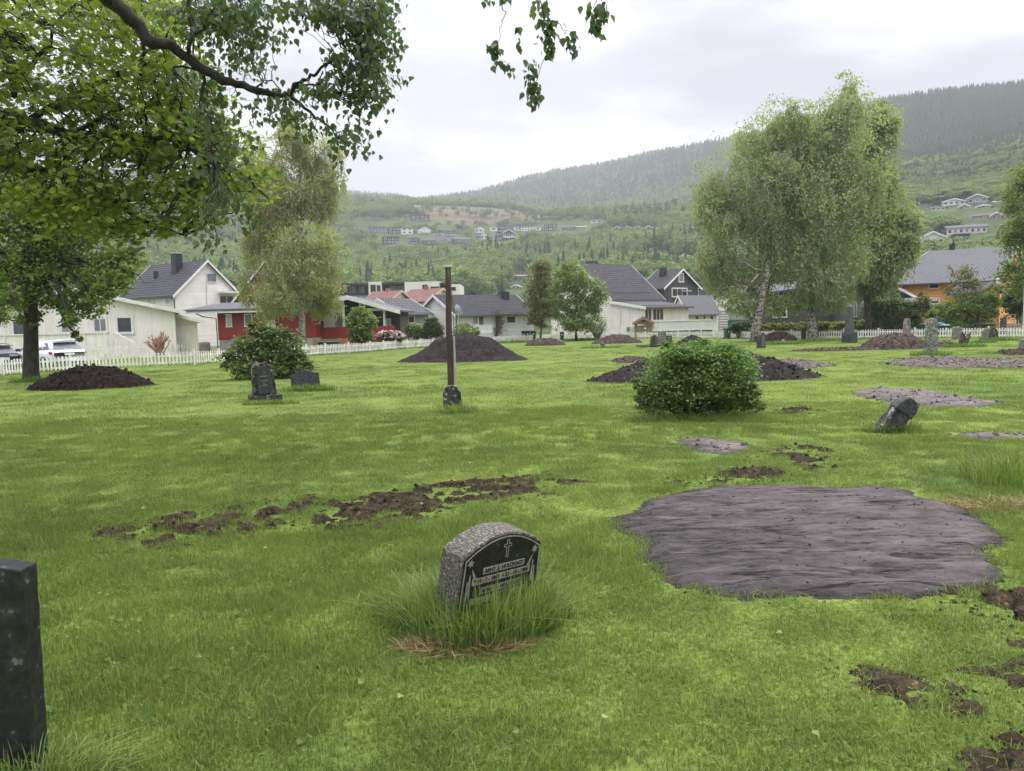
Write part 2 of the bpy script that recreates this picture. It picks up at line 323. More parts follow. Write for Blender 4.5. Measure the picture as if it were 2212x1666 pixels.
# ground: one sheet from behind the camera to under the foot of the hills
mb = MB(); xs = np.concatenate([-np.geomspace(600, 14, 26), np.linspace(-13.5, 13.5, 109), np.geomspace(14, 600, 26)])
ys = np.concatenate([np.linspace(-300, -6, 12), np.linspace(-5, 30, 141), np.geomspace(30.6, 300, 40)])
X, Y = np.meshgrid(xs, ys); 
def gnd(x, y): return -0.0105*np.clip(y, 0, 130)+(fbm(x*.9, y*.9, 11, 3)-.44)*.035*np.clip((np.hypot(x, y)-.5)/3, 0, 1)*np.clip((60-y)/20, 0, 1)
Z = gnd(X, Y)
def gridmesh(mb, X, Y, Z, keep=None):
    h, wd = X.shape; vs = np.stack([X, Y, Z], -1).reshape(-1, 3)
    i, j = np.mgrid[0:h-1, 0:wd-1]; i = i.ravel(); j = j.ravel()
    if keep is not None: k = keep[:-1, :-1] | keep[1:, :-1] | keep[:-1, 1:] | keep[1:, 1:]; q = k.ravel(); i = i[q]; j = j[q]
    f = np.stack([i*wd+j, i*wd+j+1, (i+1)*wd+j+1, (i+1)*wd+j], 1)
    used = np.unique(f); rm = -np.ones(h*wd, int); rm[used] = np.arange(len(used))
    mb.add(vs[used], rm[f].tolist()); return mb
struct('ground', gridmesh(mb, X, Y, Z), MATS['lawn_ground'])

# hills
tt = np.linspace(-.95, .95, 260); rr = np.concatenate([np.linspace(128, 700, 90), np.linspace(708, 3600, 170)])
T, R = np.meshgrid(tt, rr); Yh = R/np.sqrt(1+T*T); Xh = T*Yh; Zh = hz(Xh, Yh); Zh[0] -= 6
def clearing(x, y):                            # felled, brown area below the ridge
    t = x/np.maximum(y, 1); rp = np.hypot(x, y)/kscale(t)
    a = np.interp(t, [-.30, -.15, -.09, .03, .07, .10], [0, .35, 1, 1, .6, 0])
    return (rp > 800+90*(fbm(x/60, y/60, 9)-.5)) & (rp < 1085+50*(fbm(x/50, y/70, 19)-.5)) & (a > .1) & (rp > 805+ (1-a)*260)
m, t = newmat('hill_ground'); L = t.links.new
o = N(t, 'ShaderNodeOutputMaterial'); b = N(t, 'ShaderNodeBsdfPrincipled'); b.inputs['Roughness'].default_value = .95; b.inputs['Specular IOR Level'].default_value = .05; L(b.outputs[0], o.inputs[0])
at = N(t, 'ShaderNodeAttribute', attribute_name='rnd'); tcx = N(t, 'ShaderNodeNewGeometry')
n = N(t, 'ShaderNodeTexNoise'); n.inputs['Scale'].default_value = .035; n.inputs['Detail'].default_value = 8; L(tcx.outputs['Position'], n.inputs['Vector'])
r1 = N(t, 'ShaderNodeValToRGB'); e = r1.color_ramp.elements; e[0].position = .35; e[0].color = (.03, .055, .022, 1); e[1].position = .62; e[1].color = (.075, .105, .042, 1); L(n.outputs[0], r1.inputs[0])
mp = N(t, 'ShaderNodeMapping'); mp.inputs['Scale'].default_value = (.4, 1.6, 1); L(tcx.outputs['Position'], mp.inputs[0])
n2 = N(t, 'ShaderNodeTexNoise'); n2.inputs['Scale'].default_value = .028; n2.inputs['Detail'].default_value = 9; n2.inputs['Roughness'].default_value = .65; L(mp.outputs[0], n2.inputs['Vector'])
r2 = N(t, 'ShaderNodeValToRGB'); e = r2.color_ramp.elements; e[0].position = .44; e[0].color = (.085, .115, .05, 1); e[1].position = .52; e[1].color = (.115, .07, .05, 1); x = e.new(.66); x.color = (.19, .15, .11, 1); L(n2.outputs[0], r2.inputs[0])
mx = N(t, 'ShaderNodeMixRGB'); L(at.outputs['Fac'], mx.inputs[0]); L(r1.outputs[0], mx.inputs[1]); L(r2.outputs[0], mx.inputs[2]); L(mx.outputs[0], b.inputs['Base Color'])
mb = MB(); gridmesh(mb, Xh, Yh, Zh); mb.rn = [clearing(Xh, Yh).ravel().astype(float)]
struct('hills', mb, m)

# ================================================================ scattering
HIDE = []
def proto(name, mb, m, smooth=False):
    o = bpy.data.objects.new(name, mb.mesh(name, smooth)); o.data.materials.append(m); HIDE.append(o); return o
def scatter(name, pts, rot, scl, protos, label=None):
    pts = np.asarray(pts, float); n = len(pts)
    me = bpy.data.meshes.new(name); me.vertices.add(n); me.vertices.foreach_set('co', pts.ravel())
    a = me.attributes.new('rot', 'FLOAT_VECTOR', 'POINT'); a.data.foreach_set('vector', np.asarray(rot, float).ravel())
    a = me.attributes.new('scl', 'FLOAT_VECTOR', 'POINT'); a.data.foreach_set('vector', np.asarray(scl, float).ravel())
    a = me.attributes.new('idx', 'INT', 'POINT'); a.data.foreach_set('value', NR.randint(0, len(protos), n))
    o = bpy.data.objects.new(name, me); C.objects.link(o)
    g = bpy.data.node_groups.new(name, 'GeometryNodeTree'); L = g.links.new
    g.interface.new_socket('Geometry', in_out='INPUT', socket_type='NodeSocketGeometry'); g.interface.new_socket('Geometry', in_out='OUTPUT', socket_type='NodeSocketGeometry')
    gi = g.nodes.new('NodeGroupInput'); go = g.nodes.new('NodeGroupOutput'); ip = g.nodes.new('GeometryNodeInstanceOnPoints'); jn = g.nodes.new('GeometryNodeJoinGeometry')
    for p in protos:
        oi = g.nodes.new('GeometryNodeObjectInfo'); oi.inputs['Object'].default_value = p; oi.inputs['As Instance'].default_value = True; L(oi.outputs['Geometry'], jn.inputs[0])
    L(gi.outputs[0], ip.inputs['Points']); L(jn.outputs[0], ip.inputs['Instance']); ip.inputs['Pick Instance'].default_value = True
    for nm, ty, so_ in (('idx', 'INT', 'Instance Index'), ('rot', 'FLOAT_VECTOR', 'Rotation'), ('scl', 'FLOAT_VECTOR', 'Scale')):
        na = g.nodes.new('GeometryNodeInputNamedAttribute'); na.data_type = ty; na.inputs[0].default_value = nm; L(na.outputs[0], ip.inputs[so_])
    L(ip.outputs[0], go.inputs[0]); md = o.modifiers.new('scatter', 'NODES'); md.node_group = g
    return tag(o, label, kind='stuff')

# leaf templates: (points (x across, y along, z lift), faces)
LEAF = {
 'rhomb': (np.array([(0, 0, 0), (.36, .45, .05), (0, 1, 0), (-.36, .45, .05)]), [(0, 1, 2, 3)]),
 'poplar': (np.array([(0, 0, 0), (.30, .12, .05), (.42, .38, .08), (.2, .72, .03), (0, 1.05, -.06), (-.2, .72, .03), (-.42, .38, .08), (-.30, .12, .05)]), [(0, 1, 2, 3, 4), (0, 4, 5, 6, 7)]),
 'maple': (np.array([(0, 0, 0), (.3, .06, .03), (.22, .2, .04), (.56, .36, .0), (.3, .48, .05), (.4, .8, .0), (.13, .68, .05), (0, 1.05, -.05), (-.13, .68, .05), (-.4, .8, 0), (-.3, .48, .05), (-.56, .36, 0), (-.22, .2, .04), (-.3, .06, .03)]), [(0, 1, 2, 3, 4, 5, 6, 7), (0, 7, 8, 9, 10, 11, 12, 13)]),
}
def leaves(mb, c, size, shape='rhomb', droop=.5, rng=NR, rnd=None, jit=.35):
    """c: (n,3) leaf bases; droop 0 = flat, 1 = hanging"""
    c = np.asarray(c, float).reshape(-1, 3); n = len(c)
    if n == 0: return mb
    a = rng.uniform(0, 2*np.pi, n); dr = np.clip(droop+rng.normal(0, .3, n), -1.2, 1.45)
    d = np.stack([np.cos(a)*np.cos(dr), np.sin(a)*np.cos(dr), -np.sin(dr)], 1)
    nn = rng.normal(0, .5, (n, 3)); nn[:, 2] += 1.0; nn -= d*(nn*d).sum(1)[:, None]; nn /= np.linalg.norm(nn, axis=1)[:, None]+1e-9
    s = np.cross(d, nn); sz = (size*rng.uniform(1-jit, 1+jit, n))[:, None, None]
    T_, fc = LEAF[shape]; K = len(T_)
    v = c[:, None, :]+sz*(s[:, None, :]*T_[None, :, :1]+d[:, None, :]*T_[None, :, 1:2]+nn[:, None, :]*T_[None, :, 2:3])
    mb.arr(v.reshape(-1, 3), K, fc, rng.uniform(0, 1, n) if rnd is None else rnd); return mb
def blades(mb, c, h, wd, lean=.4, rng=NR, rnd=None, segs=2, dirv=None):
    """curved grass blades; c (n,3) bases"""
    c = np.asarray(c, float).reshape(-1, 3); n = len(c); a = rng.uniform(0, 2*np.pi, n) if dirv is None else dirv
    H = h*rng.uniform(.55, 1.25, n); ln = np.abs(rng.normal(0, lean, n))*H; w_ = wd*rng.uniform(.6, 1.2, n)
    d = np.stack([np.cos(a), np.sin(a), 0*a], 1); fa = a+rng.uniform(-1.2, 1.2, n)+np.pi/2; s = np.stack([np.cos(fa), np.sin(fa), 0*a], 1)
    rows = []
    for k in range(segs+1):
        f = k/segs; p = c+d*(ln*f*f)[:, None]; p[:, 2] += H*(f-.18*f*f*np.minimum(1, ln/H)*2)
        if k < segs: ww = (w_*(1-.35*f)*.5)[:, None]; rows += [p-s*ww, p+s*ww]
        else: rows.append(p)
    v = np.stack(rows, 1); fs = [(2*k, 2*k+1, 2*k+3, 2*k+2) for k in range(segs-1)]+[(2*segs-2, 2*segs-1, 2*segs)]
    mb.arr(v.reshape(-1, 3), 2*segs+1, fs, rng.uniform(0, 1, n) if rnd is None else rnd); return mb

# ================================================================ bare soil and mounds
SOIL = []   # (polygon world xy, grass density left)
def psd(px, py, poly):
    poly = np.asarray(poly, float); n = len(poly); ins = np.zeros(px.shape, bool); dm = np.full(px.shape, 1e9)
    for i in range(n):
        x1, y1 = poly[i]; x2, y2 = poly[(i+1) % n]; ex, ey = x2-x1, y2-y1
        tq = np.clip(((px-x1)*ex+(py-y1)*ey)/(ex*ex+ey*ey+1e-12), 0, 1); dm = np.minimum(dm, np.hypot(px-x1-tq*ex, py-y1-tq*ey))
        c = ((y1 > py) != (y2 > py)) & (px < (x2-x1)*(py-y1)/((y2-y1) if abs(y2-y1) > 1e-9 else 1e-9)+x1); ins ^= c
    return np.where(ins, dm, -dm)
def patch(name, label, pix, cell, m, hgt=.01, rough=.03, rs=6, edge=.25, left=0.0, group=None, seed=1, world=None, noisy=0.0, cat='soil patch', crumbs=420):
    """low soil area: rises a little above the turf inside the outline, sinks under it outside"""
    poly = np.array([(G(u, v).x, G(u, v).y) for u, v in pix]) if world is None else np.array(world)
    SOIL.append((poly, left)); x0, y0 = poly.min(0)-.3; x1, y1 = poly.max(0)+.3
    X, Y = np.meshgrid(np.arange(x0, x1, cell), np.arange(y0, y1, cell)); sd = psd(X, Y, poly)+ (fbm(X*3.1, Y*3.1, seed+5)-.47)*edge
    rise = np.clip(sd/.18, -1, 1)
    h = rise*(hgt+.012)+(fbm(X*rs, Y*rs*1.4, seed, 5)-.47)*rough*np.clip(sd/.1+1, 0, 1)-noisy*np.clip((fbm(X*5.5, Y*8, seed+9, 5)-.415)*9, -.4, 1)*.034
    h = np.where(sd < -.16, -.05, h)
    tone_shade = np.full(X.shape, .9)
    if m in (MUD, PALE):                         # drag marks of the levelling bucket: thin grooves, their shade painted into the colour, with darker, rougher soil to the left
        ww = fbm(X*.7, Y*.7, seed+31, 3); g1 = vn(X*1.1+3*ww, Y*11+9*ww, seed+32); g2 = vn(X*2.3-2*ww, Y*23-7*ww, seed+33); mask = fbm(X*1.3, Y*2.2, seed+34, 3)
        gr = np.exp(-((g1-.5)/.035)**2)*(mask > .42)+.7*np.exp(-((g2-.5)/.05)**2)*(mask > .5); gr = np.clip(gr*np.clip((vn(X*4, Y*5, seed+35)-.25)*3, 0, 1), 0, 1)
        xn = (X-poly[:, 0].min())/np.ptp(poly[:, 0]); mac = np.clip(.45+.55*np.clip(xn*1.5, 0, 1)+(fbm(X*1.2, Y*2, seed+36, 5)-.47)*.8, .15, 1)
        fine = (fbm(X*10, Y*24, seed+37, 4)-.47)*1.3; edge_ = np.clip(sd/.12, .25, 1); h = h-gr*.012+(vn(X*30, Y*30, seed+38)-.5)*.008; tone_shade = np.clip((mac+fine)*(1-.85*gr)*edge_, 0, 1)
    Zp = gnd(X, Y)+h+.004; mb = MB(); gridmesh(mb, X, Y, Zp, keep=h > -.012)
    hh_, ww_ = X.shape; ii, jj = np.mgrid[0:hh_-1, 0:ww_-1]; kp = h > -.012; kq = (kp[:-1, :-1] | kp[1:, :-1] | kp[:-1, 1:] | kp[1:, 1:]).ravel(); ii = ii.ravel()[kq]; jj = jj.ravel()[kq]; us = np.unique(np.concatenate([ii*ww_+jj, ii*ww_+jj+1, (ii+1)*ww_+jj, (ii+1)*ww_+jj+1])); mb.rn = [tone_shade.ravel()[us]]
    # crumbs of soil in and just outside the edge
    ci, cj = ((sd > -.14) & (sd < .5)).nonzero() if hgt < .02 else (sd > -.1).nonzero(); kk = int(min(1500, len(ci), (crumbs if m is not LITTER else 190)*np.ptp(poly[:, 0]))); q_ = NR.choice(len(ci), kk, replace=False); B_ = np.stack([X[ci[q_], cj[q_]], Y[ci[q_], cj[q_]], np.maximum(Zp[ci[q_], cj[q_]], gnd(X[ci[q_], cj[q_]], Y[ci[q_], cj[q_]]))+.003], 1); B_[:, :2] += NR.uniform(-cell, cell, (kk, 2))
    OC = np.array([(1, 0, 0), (0, 1, 0), (-1, 0, 0), (0, -1, 0), (0, 0, .8), (0, 0, -.8)])[None]*NR.uniform(.5, 1.4, (kk, 6, 1))*(max(cell*.45, .008)*NR.uniform(.3, 1.4, kk)**2)[:, None, None]
    mb.arr((B_[:, None, :]+OC).reshape(-1, 3), 6, [(0, 1, 4), (1, 2, 4), (2, 3, 4), (3, 0, 4), (1, 0, 5), (2, 1, 5), (3, 2, 5), (0, 3, 5)])
    cx, cy = poly.mean(0); o = (cx, cy, gz(cx, cy)); mb.v = [q-np.array(o) for q in mb.v]
    return tag(obj(name, mb, m, None, True, loc=o), label, cat, group)
def mound(name, label, bumps, cell, m, amp=.06, rs=5, seed=1, cat='soil heap', group=None, top=None, off=(0, 0)):
    """bumps: (cx, cy, a, b, H, p)"""
    bs = np.array([q[:4] for q in bumps]); x0 = (bs[:, 0]-bs[:, 2]).min()-.3; x1 = (bs[:, 0]+bs[:, 2]).max()+.3; y0 = (bs[:, 1]-bs[:, 3]).min()-.3; y1 = (bs[:, 1]+bs[:, 3]).max()+.3
    X, Y = np.meshgrid(np.arange(x0, x1, cell), np.arange(y0, y1, cell)); H = np.full(X.shape, -1.0)
    wob = (fbm(X*.9, Y*.9, seed+3)-.47)*.35
    for cx, cy, a, b_, hh, p in bumps:
        rho = np.sqrt(((X-cx)/a)**2+((Y-cy)/b_)**2)+wob*.5; q = 1-rho
        H = np.maximum(H, np.where(q > 0, hh*np.clip(q, 0, 1)**p, q*.3))
        an = np.linspace(0, 2*np.pi, 20)[:-1]; SOIL.append((np.stack([cx+a*.93*np.cos(an), cy+b_*.93*np.sin(an)], 1), 0.0))
    if top: H = np.where(H > top*.8, top*.8+(H-top*.8)*.35, H)
    n_ = fbm(X*rs, Y*rs, seed, 5)-.47; rid = 1-np.abs(2*vn(X*rs*1.7, Y*rs*1.7, seed+8)-1)
    h = H+(n_*amp*1.6+(rid-.5)*amp*.5)*np.clip(H*6+.5, 0, 1)
    Zp = gnd(X, Y)+h; mb = MB(); gridmesh(mb, X, Y, Zp, keep=h > -.03)
    # loose clods on the surface
    k = (h > .02).nonzero(); nc = min(len(k[0]), int(90*(x1-x0)*(y1-y0)**.5/3)); sel = NR.choice(len(k[0]), nc, replace=True)
    for q in sel:
        i, j = k[0][q], k[1][q]; s_ = NR.uniform(.25, 1)**2*amp*.8; c = np.array([X[i, j], Y[i, j], Zp[i, j]+s_*.3])
        oc = np.array([(1, 0, 0), (0, 1, 0), (-1, 0, 0), (0, -1, 0), (0, 0, .8), (0, 0, -.8)])*s_*NR.uniform(.6, 1.3, (6, 1)); oc = oc @ np.array(Matrix.Rotation(NR.uniform(0, 6), 3, (NR.rand(), NR.rand(), 1)))
        mb.add(c+oc, [(0, 1, 4), (1, 2, 4), (2, 3, 4), (3, 0, 4), (1, 0, 5), (2, 1, 5), (3, 2, 5), (0, 3, 5)])
    cx, cy = bumps[0][:2]; o = (cx, cy, gz(cx, cy)); mb.off = np.array(o); mb.v = [q-np.array(o) for q in mb.v]
    return tag(obj(name, mb, m, None, False, loc=o), label, cat, group)
DARK = mat('dark_soil', (.006, .0045, .004), (.022, .015, .012), sc=11, rough=.95, bump=.03, bsc=25, c3=(.06, .042, .03), spec=.08)
PEAT = mat('peat_soil', (.014, .011, .0115), (.036, .029, .029), sc=7, rough=.9, bump=.04, bsc=30, c3=(.07, .055, .05), spec=.1)
BROWN = mat('brown_soil', (.034, .024, .019), (.082, .060, .047), sc=6, rough=.9, bump=.04, bsc=22, c3=(.24, .18, .14), spec=.15)
MUD = mat('wet_mud', (.044, .036, .036), (.108, .092, .094), sc=3, rough=.8, bump=.010, bsc=40, c3=(.135, .12, .123), spec=.2, stretch=(.8, 1.7, 1), detail=15, lo=.36, hi=.62, crack=(3.2, (.5, 3.4, 1), .40), nr=.72)
PALE = mat('pale_mud', (.085, .068, .062), (.19, .16, .15), sc=7, rough=.75, bump=.03, bsc=30, c3=(.21, .185, .17), stretch=(.7, 1.8, 1), detail=10, crack=(3, (.5, 3.4, 1), .44), nr=.7)
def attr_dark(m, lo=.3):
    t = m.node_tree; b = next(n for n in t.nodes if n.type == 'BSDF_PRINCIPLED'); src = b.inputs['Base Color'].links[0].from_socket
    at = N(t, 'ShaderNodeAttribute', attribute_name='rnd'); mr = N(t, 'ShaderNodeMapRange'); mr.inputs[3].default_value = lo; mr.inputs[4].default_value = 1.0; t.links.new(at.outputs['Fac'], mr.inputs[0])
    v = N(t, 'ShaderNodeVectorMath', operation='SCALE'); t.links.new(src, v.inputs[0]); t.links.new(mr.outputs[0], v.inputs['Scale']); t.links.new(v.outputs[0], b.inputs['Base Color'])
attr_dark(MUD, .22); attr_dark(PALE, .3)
LITTER = mat('torn_turf_soil', (.022, .017, .012), (.075, .056, .036), sc=16, rough=.95, bump=.05, bsc=45, c3=(.19, .15, .06), detail=10, spec=.1)
def og(u, Y): p = onground(u, Y); return p.x, p.y
x, y = og(197, 25.0); mound('soil_heap', 'black heap of clods beside the left tree trunk, in front of the white car', [(x, y, 1.98, 1.35, .86, .72)], .04, DARK, .11, 6, 2, top=.74, group='heaps of dug soil')
x, y = og(1003, 39.2); mound('soil_heap', 'largest dark grey heap with a broad flat top, behind the wooden pole', [(x, y, 3.3, 2.4, 2.0, 1.15), (x+1.6, y-1.5, 1.7, .9, .22, .8)], .06, PEAT, .05, 5, 5, top=1.36, group='heaps of dug soil')
x, y = og(1520, 22.0); mound('soil_heap', 'long dark heap half hidden behind the round green bush', [(x, y, 3.35, 1.6, 1.12, .95)], .05, PEAT, .09, 4.5, 8, top=1.0, group='heaps of dug soil')
x, y = og(1178, 66); mound('soil_heap', 'low brown heap nearest the three green bins by the fence', [(x, y, 1.75, 1.3, .85, .7)], .08, BROWN, .1, 4, 12, top=.62, group='heaps of dug soil')
x, y = og(1333, 67); mound('soil_heap', 'brown heap in front of the heat pump and white fence', [(x, y, 2.3, 1.4, 1.0, .8)], .08, BROWN, .1, 4, 13, top=.8, group='heaps of dug soil')
x, y = og(1496, 57); mound('soil_heap', 'small dark brown heap peeking over the round green bush', [(x, y, 1.3, 1.0, .75, .8)], .07, PEAT, .08, 4, 14, group='heaps of dug soil')
x, y = og(1682, 63); mound('soil_heap', 'brown heap between the two birch trunks, behind the dark upright stone', [(x, y, 1.6, 1.1, .95, .7)], .08, BROWN, .07, 4, 15, top=.8, group='heaps of dug soil')
x, y = og(1935, 40.2); x2, y2 = og(1800, 40.2); x3, y3 = og(2040, 41)
mound('soil_heap', 'wide reddish brown heap with long flat tails, left of the tall lichened stone', [(x, y, 1.85, 1.5, 1.02, .75), (x2, y2-.6, 2.6, .7, .16, .5), (x3, y3, 1.0, .8, .3, .6)], .06, BROWN, .09, 5, 16, top=.86, group='heaps of dug soil')
BIG = [(1300, 1118), (1375, 1112), (1400, 1082), (1460, 1064), (1560, 1052), (1700, 1050), (1800, 1054), (1880, 1048), (1950, 1058), (2020, 1080), (2080, 1095), (2130, 1125), (2168, 1165), (2152, 1200), (2160, 1235), (2120, 1268), (2000, 1290), (1850, 1299), (1700, 1297), (1560, 1290), (1450, 1272), (1405, 1240), (1388, 1200), (1392, 1178), (1335, 1150)]
patch('soil_patch', 'largest bare patch of smooth damp grey mud, right foreground', BIG, .003, MUD, .02, .010, 16, .26, seed=3, crumbs=70)
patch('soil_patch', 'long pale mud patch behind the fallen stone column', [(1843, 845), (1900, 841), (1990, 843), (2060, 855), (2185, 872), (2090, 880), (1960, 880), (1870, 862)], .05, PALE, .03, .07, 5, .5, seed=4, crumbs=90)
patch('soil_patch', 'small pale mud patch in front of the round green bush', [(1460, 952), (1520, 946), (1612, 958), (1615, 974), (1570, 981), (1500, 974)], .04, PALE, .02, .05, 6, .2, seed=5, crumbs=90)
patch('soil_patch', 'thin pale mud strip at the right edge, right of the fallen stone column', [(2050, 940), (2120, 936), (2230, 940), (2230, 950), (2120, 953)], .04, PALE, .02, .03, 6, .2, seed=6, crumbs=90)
patch('soil_patch', 'rough grey brown strip in front of the tall lichened stone', [(1910, 786), (1980, 774), (2060, 776), (2150, 778), (2330, 776), (2330, 796), (2200, 796), (2050, 796), (1960, 793)], .07, mat('rough_grey_soil', (.05, .042, .036), (.13, .11, .09), sc=5, rough=.9, bump=.05, bsc=18, c3=(.2, .17, .15)), .07, .17, 4, .9, seed=7)
patch('soil_patch', 'flat tan strip right of the long dark heap', [(1640, 784), (1700, 778), (1760, 782), (1800, 790), (1740, 797), (1660, 794)], .06, PALE, .03, .1, 4, .7, seed=8, left=.2)
patch('soil_patch', 'small brown patch left of the round green bush, behind the long dark heap', [(1322, 779), (1355, 773), (1395, 776), (1390, 785), (1340, 785)], .06, BROWN, .08, .14, 4, .5, seed=9)
patch('soil_patch', 'small rough patch by the right edge behind the grey brown strip', [(2145, 761), (2200, 757), (2260, 759), (2260, 767), (2180, 768)], .07, BROWN, .06, .16, 4, .6, seed=10)
patch('soil_patch', 'long patchy strip of torn turf behind the foreground headstone', [(225, 1152), (330, 1130), (480, 1098), (600, 1078), (760, 1083), (900, 1060), (1000, 1043), (1150, 1033), (1255, 1038), (1180, 1066), (1000, 1087), (880, 1122), (720, 1152), (560, 1152), (450, 1182), (280, 1178)], .03, LITTER, .012, .05, 7, .5, left=.7, seed=11, noisy=1.5)
patch('soil_patch', 'brown torn turf at the right edge below the big mud patch', [(1970, 1300), (2100, 1285), (2260, 1262), (2420, 1300), (2420, 1400), (2200, 1378), (2090, 1345), (1985, 1328)], .025, LITTER, .012, .05, 7, .4, left=.65, seed=12, noisy=1.4)
patch('soil_patch', 'small dark scrape in the lawn below the big mud patch', [(1845, 1448), (1930, 1462), (2012, 1483), (1990, 1518), (1915, 1508), (1880, 1475)], .02, LITTER, .012, .04, 8, .15, left=.6, seed=13, noisy=.7)
patch('soil_patch', 'brown torn turf in the bottom right corner', [(2120, 1480), (2400, 1440), (2400, 1760), (2100, 1760), (2120, 1640)], .02, LITTER, .01, .04, 8, .3, left=.6, seed=14, noisy=1.6)
patch('soil_patch', 'dark torn strip just behind the big mud patch', [(1440, 1048), (1540, 1024), (1620, 1014), (1700, 1018), (1690, 1036), (1560, 1046)], .03, LITTER, .015, .06, 7, .3, left=.4, seed=15, noisy=1.4)
patch('soil_patch', 'faint brown scuffs in the lawn between bush and fallen stone column', [(1690, 960), (1760, 965), (1800, 1005), (1760, 1018), (1700, 990)], .035, LITTER, .005, .05, 7, .5, left=.5, seed=16, noisy=1.4)
patch('soil_patch', 'faint brown scuff right of the round green bush', [(1690, 886), (1740, 878), (1760, 890), (1710, 898)], .04, LITTER, .01, .05, 7, .3, left=.4, seed=17, noisy=.8)

# ================================================================ lawn
def keepmask(x, y):
    k = np.ones(x.shape)
    for poly, l in SOIL:
        sd = psd(x, y, poly)+(vn(x*4, y*4, 3)-.5)*.12; k = np.where(sd > 0, np.minimum(k, l), k)
    return NR.rand(*x.shape) < k
GB = MATS['grass_blade']
def clump(n, r, h, wd, lean):
    a = NR.uniform(0, 2*np.pi, n); q = r*np.sqrt(NR.rand(n)); return blades(MB(), np.stack([q*np.cos(a), q*np.sin(a), -.004+0*a], 1), h, wd, lean)
near = [proto('lawn_tuft', clump(130, .15, .038, .0042, .75), GB) for _ in range(7)]+[proto('lawn_tuft', clump(110, .14, .06, .0042, .65), GB) for _ in range(2)]
def weed():
    a = NR.uniform(0, 2*np.pi, 14); q = .09*np.sqrt(NR.rand(14)); return leaves(MB(), np.stack([q*np.cos(a), q*np.sin(a), NR.uniform(.004, .022, 14)], 1), .017, 'poplar', .0)
near += [proto('clover', weed(), GB)]
far = [proto('lawn_tuft', clump(90, .34, .045, .009, .8), GB) for _ in range(5)]
def ring(r0, r1, dens, h):
    A = .78*(r1*r1-r0*r0); n = int(A*dens); y = np.sqrt(NR.uniform(r0*r0, r1*r1, n)); x = NR.uniform(-.76, .76, n)*y
    k = keepmask(x, y); x, y = x[k], y[k]; n = len(x); hh = h*(.55+1.0*fbm(x*.8, y*.8, 40, 3))*(.85+.5*(vn(x*.35, y*.35, 41) > .6))
    s = NR.uniform(.85, 1.2, n); return np.stack([x, y, gnd(x, y)], 1), np.stack([NR.normal(0, .06, n), NR.normal(0, .06, n), NR.uniform(0, 6.28, n)], 1), np.stack([s, s, s*hh], 1)
def cat3(rs_): return [np.concatenate(q) for q in zip(*rs_)]
scatter('lawn_grass', *cat3([ring(1.7, 3.5, 120, 1.0), ring(3.5, 6, 105, 1.0), ring(6, 10, 60, 1.05), ring(10, 15, 30, 1.15)]), near, 'short mown green grass covering the near lawn')
scatter('distant_lawn_grass', *cat3([ring(13, 22, 7, 1.1), ring(22, 36, 3.2, 1.2), ring(36, 62, 1.3, 1.2)]), far, 'short mown grass of the far lawn')

# ================================================================ forest on the hills
DEC = leafmat('far_deciduous_leaf', (.085, .130, .055), (.215, .28, .11), .35, .02, .7)
SPR = leafmat('far_spruce_needle', (.022, .045, .02), (.05, .08, .03), .1, .02, .8)
def far_dec(seed):
    r = np.random.RandomState(seed); mb = MB(); cs = []
    for k in range(9):
        a = r.uniform(0, 6.28); q = r.uniform(.0, .24); c = np.array([q*np.cos(a), q*np.sin(a), r.uniform(.35, .82)]); R_ = r.uniform(.12, .2)
        d = r.normal(0, 1, (34, 3)); d[:, 2] = np.abs(d[:, 2])*.9-.15; d /= np.linalg.norm(d, axis=1)[:, None]; cs.append(c+d*R_*r.uniform(.85, 1.05, (34, 1)))
    leaves(mb, np.concatenate(cs), .085, 'rhomb', .3, r); mb.tube([(0, 0, -.05), (0, 0, .5)], [.02, .012], 5); return mb
def far_spr(seed):
    r = np.random.RandomState(seed); mb = MB(); T_ = 9
    for k in range(T_):
        z = .12+.84*k/T_; R_ = .19*(1-k/T_)**.85+.012
        for j in range(9):
            a = 6.283*(j+r.rand())/9; q = R_*r.uniform(.75, 1.15); p = np.array([q*math.cos(a), q*math.sin(a), z-.045]); s_ = np.array([-math.sin(a), math.cos(a), 0])*q*.42
            mb.add([(0, 0, z+.09), tuple(p+s_), tuple(p-s_-np.array([0, 0, .02]))], [(0, 1, 2)], rnd=np.full(3, r.rand()))
    mb.tube([(0, 0, -.05), (0, 0, .97)], [.014, .003], 4); return mb
pd = [proto('far_birch', far_dec(i), DEC) for i in range(5)]; ps = [proto('far_spruce', far_spr(i+20), SPR) for i in range(4)]
SITES = []   # house sites on the hill fill this before planting
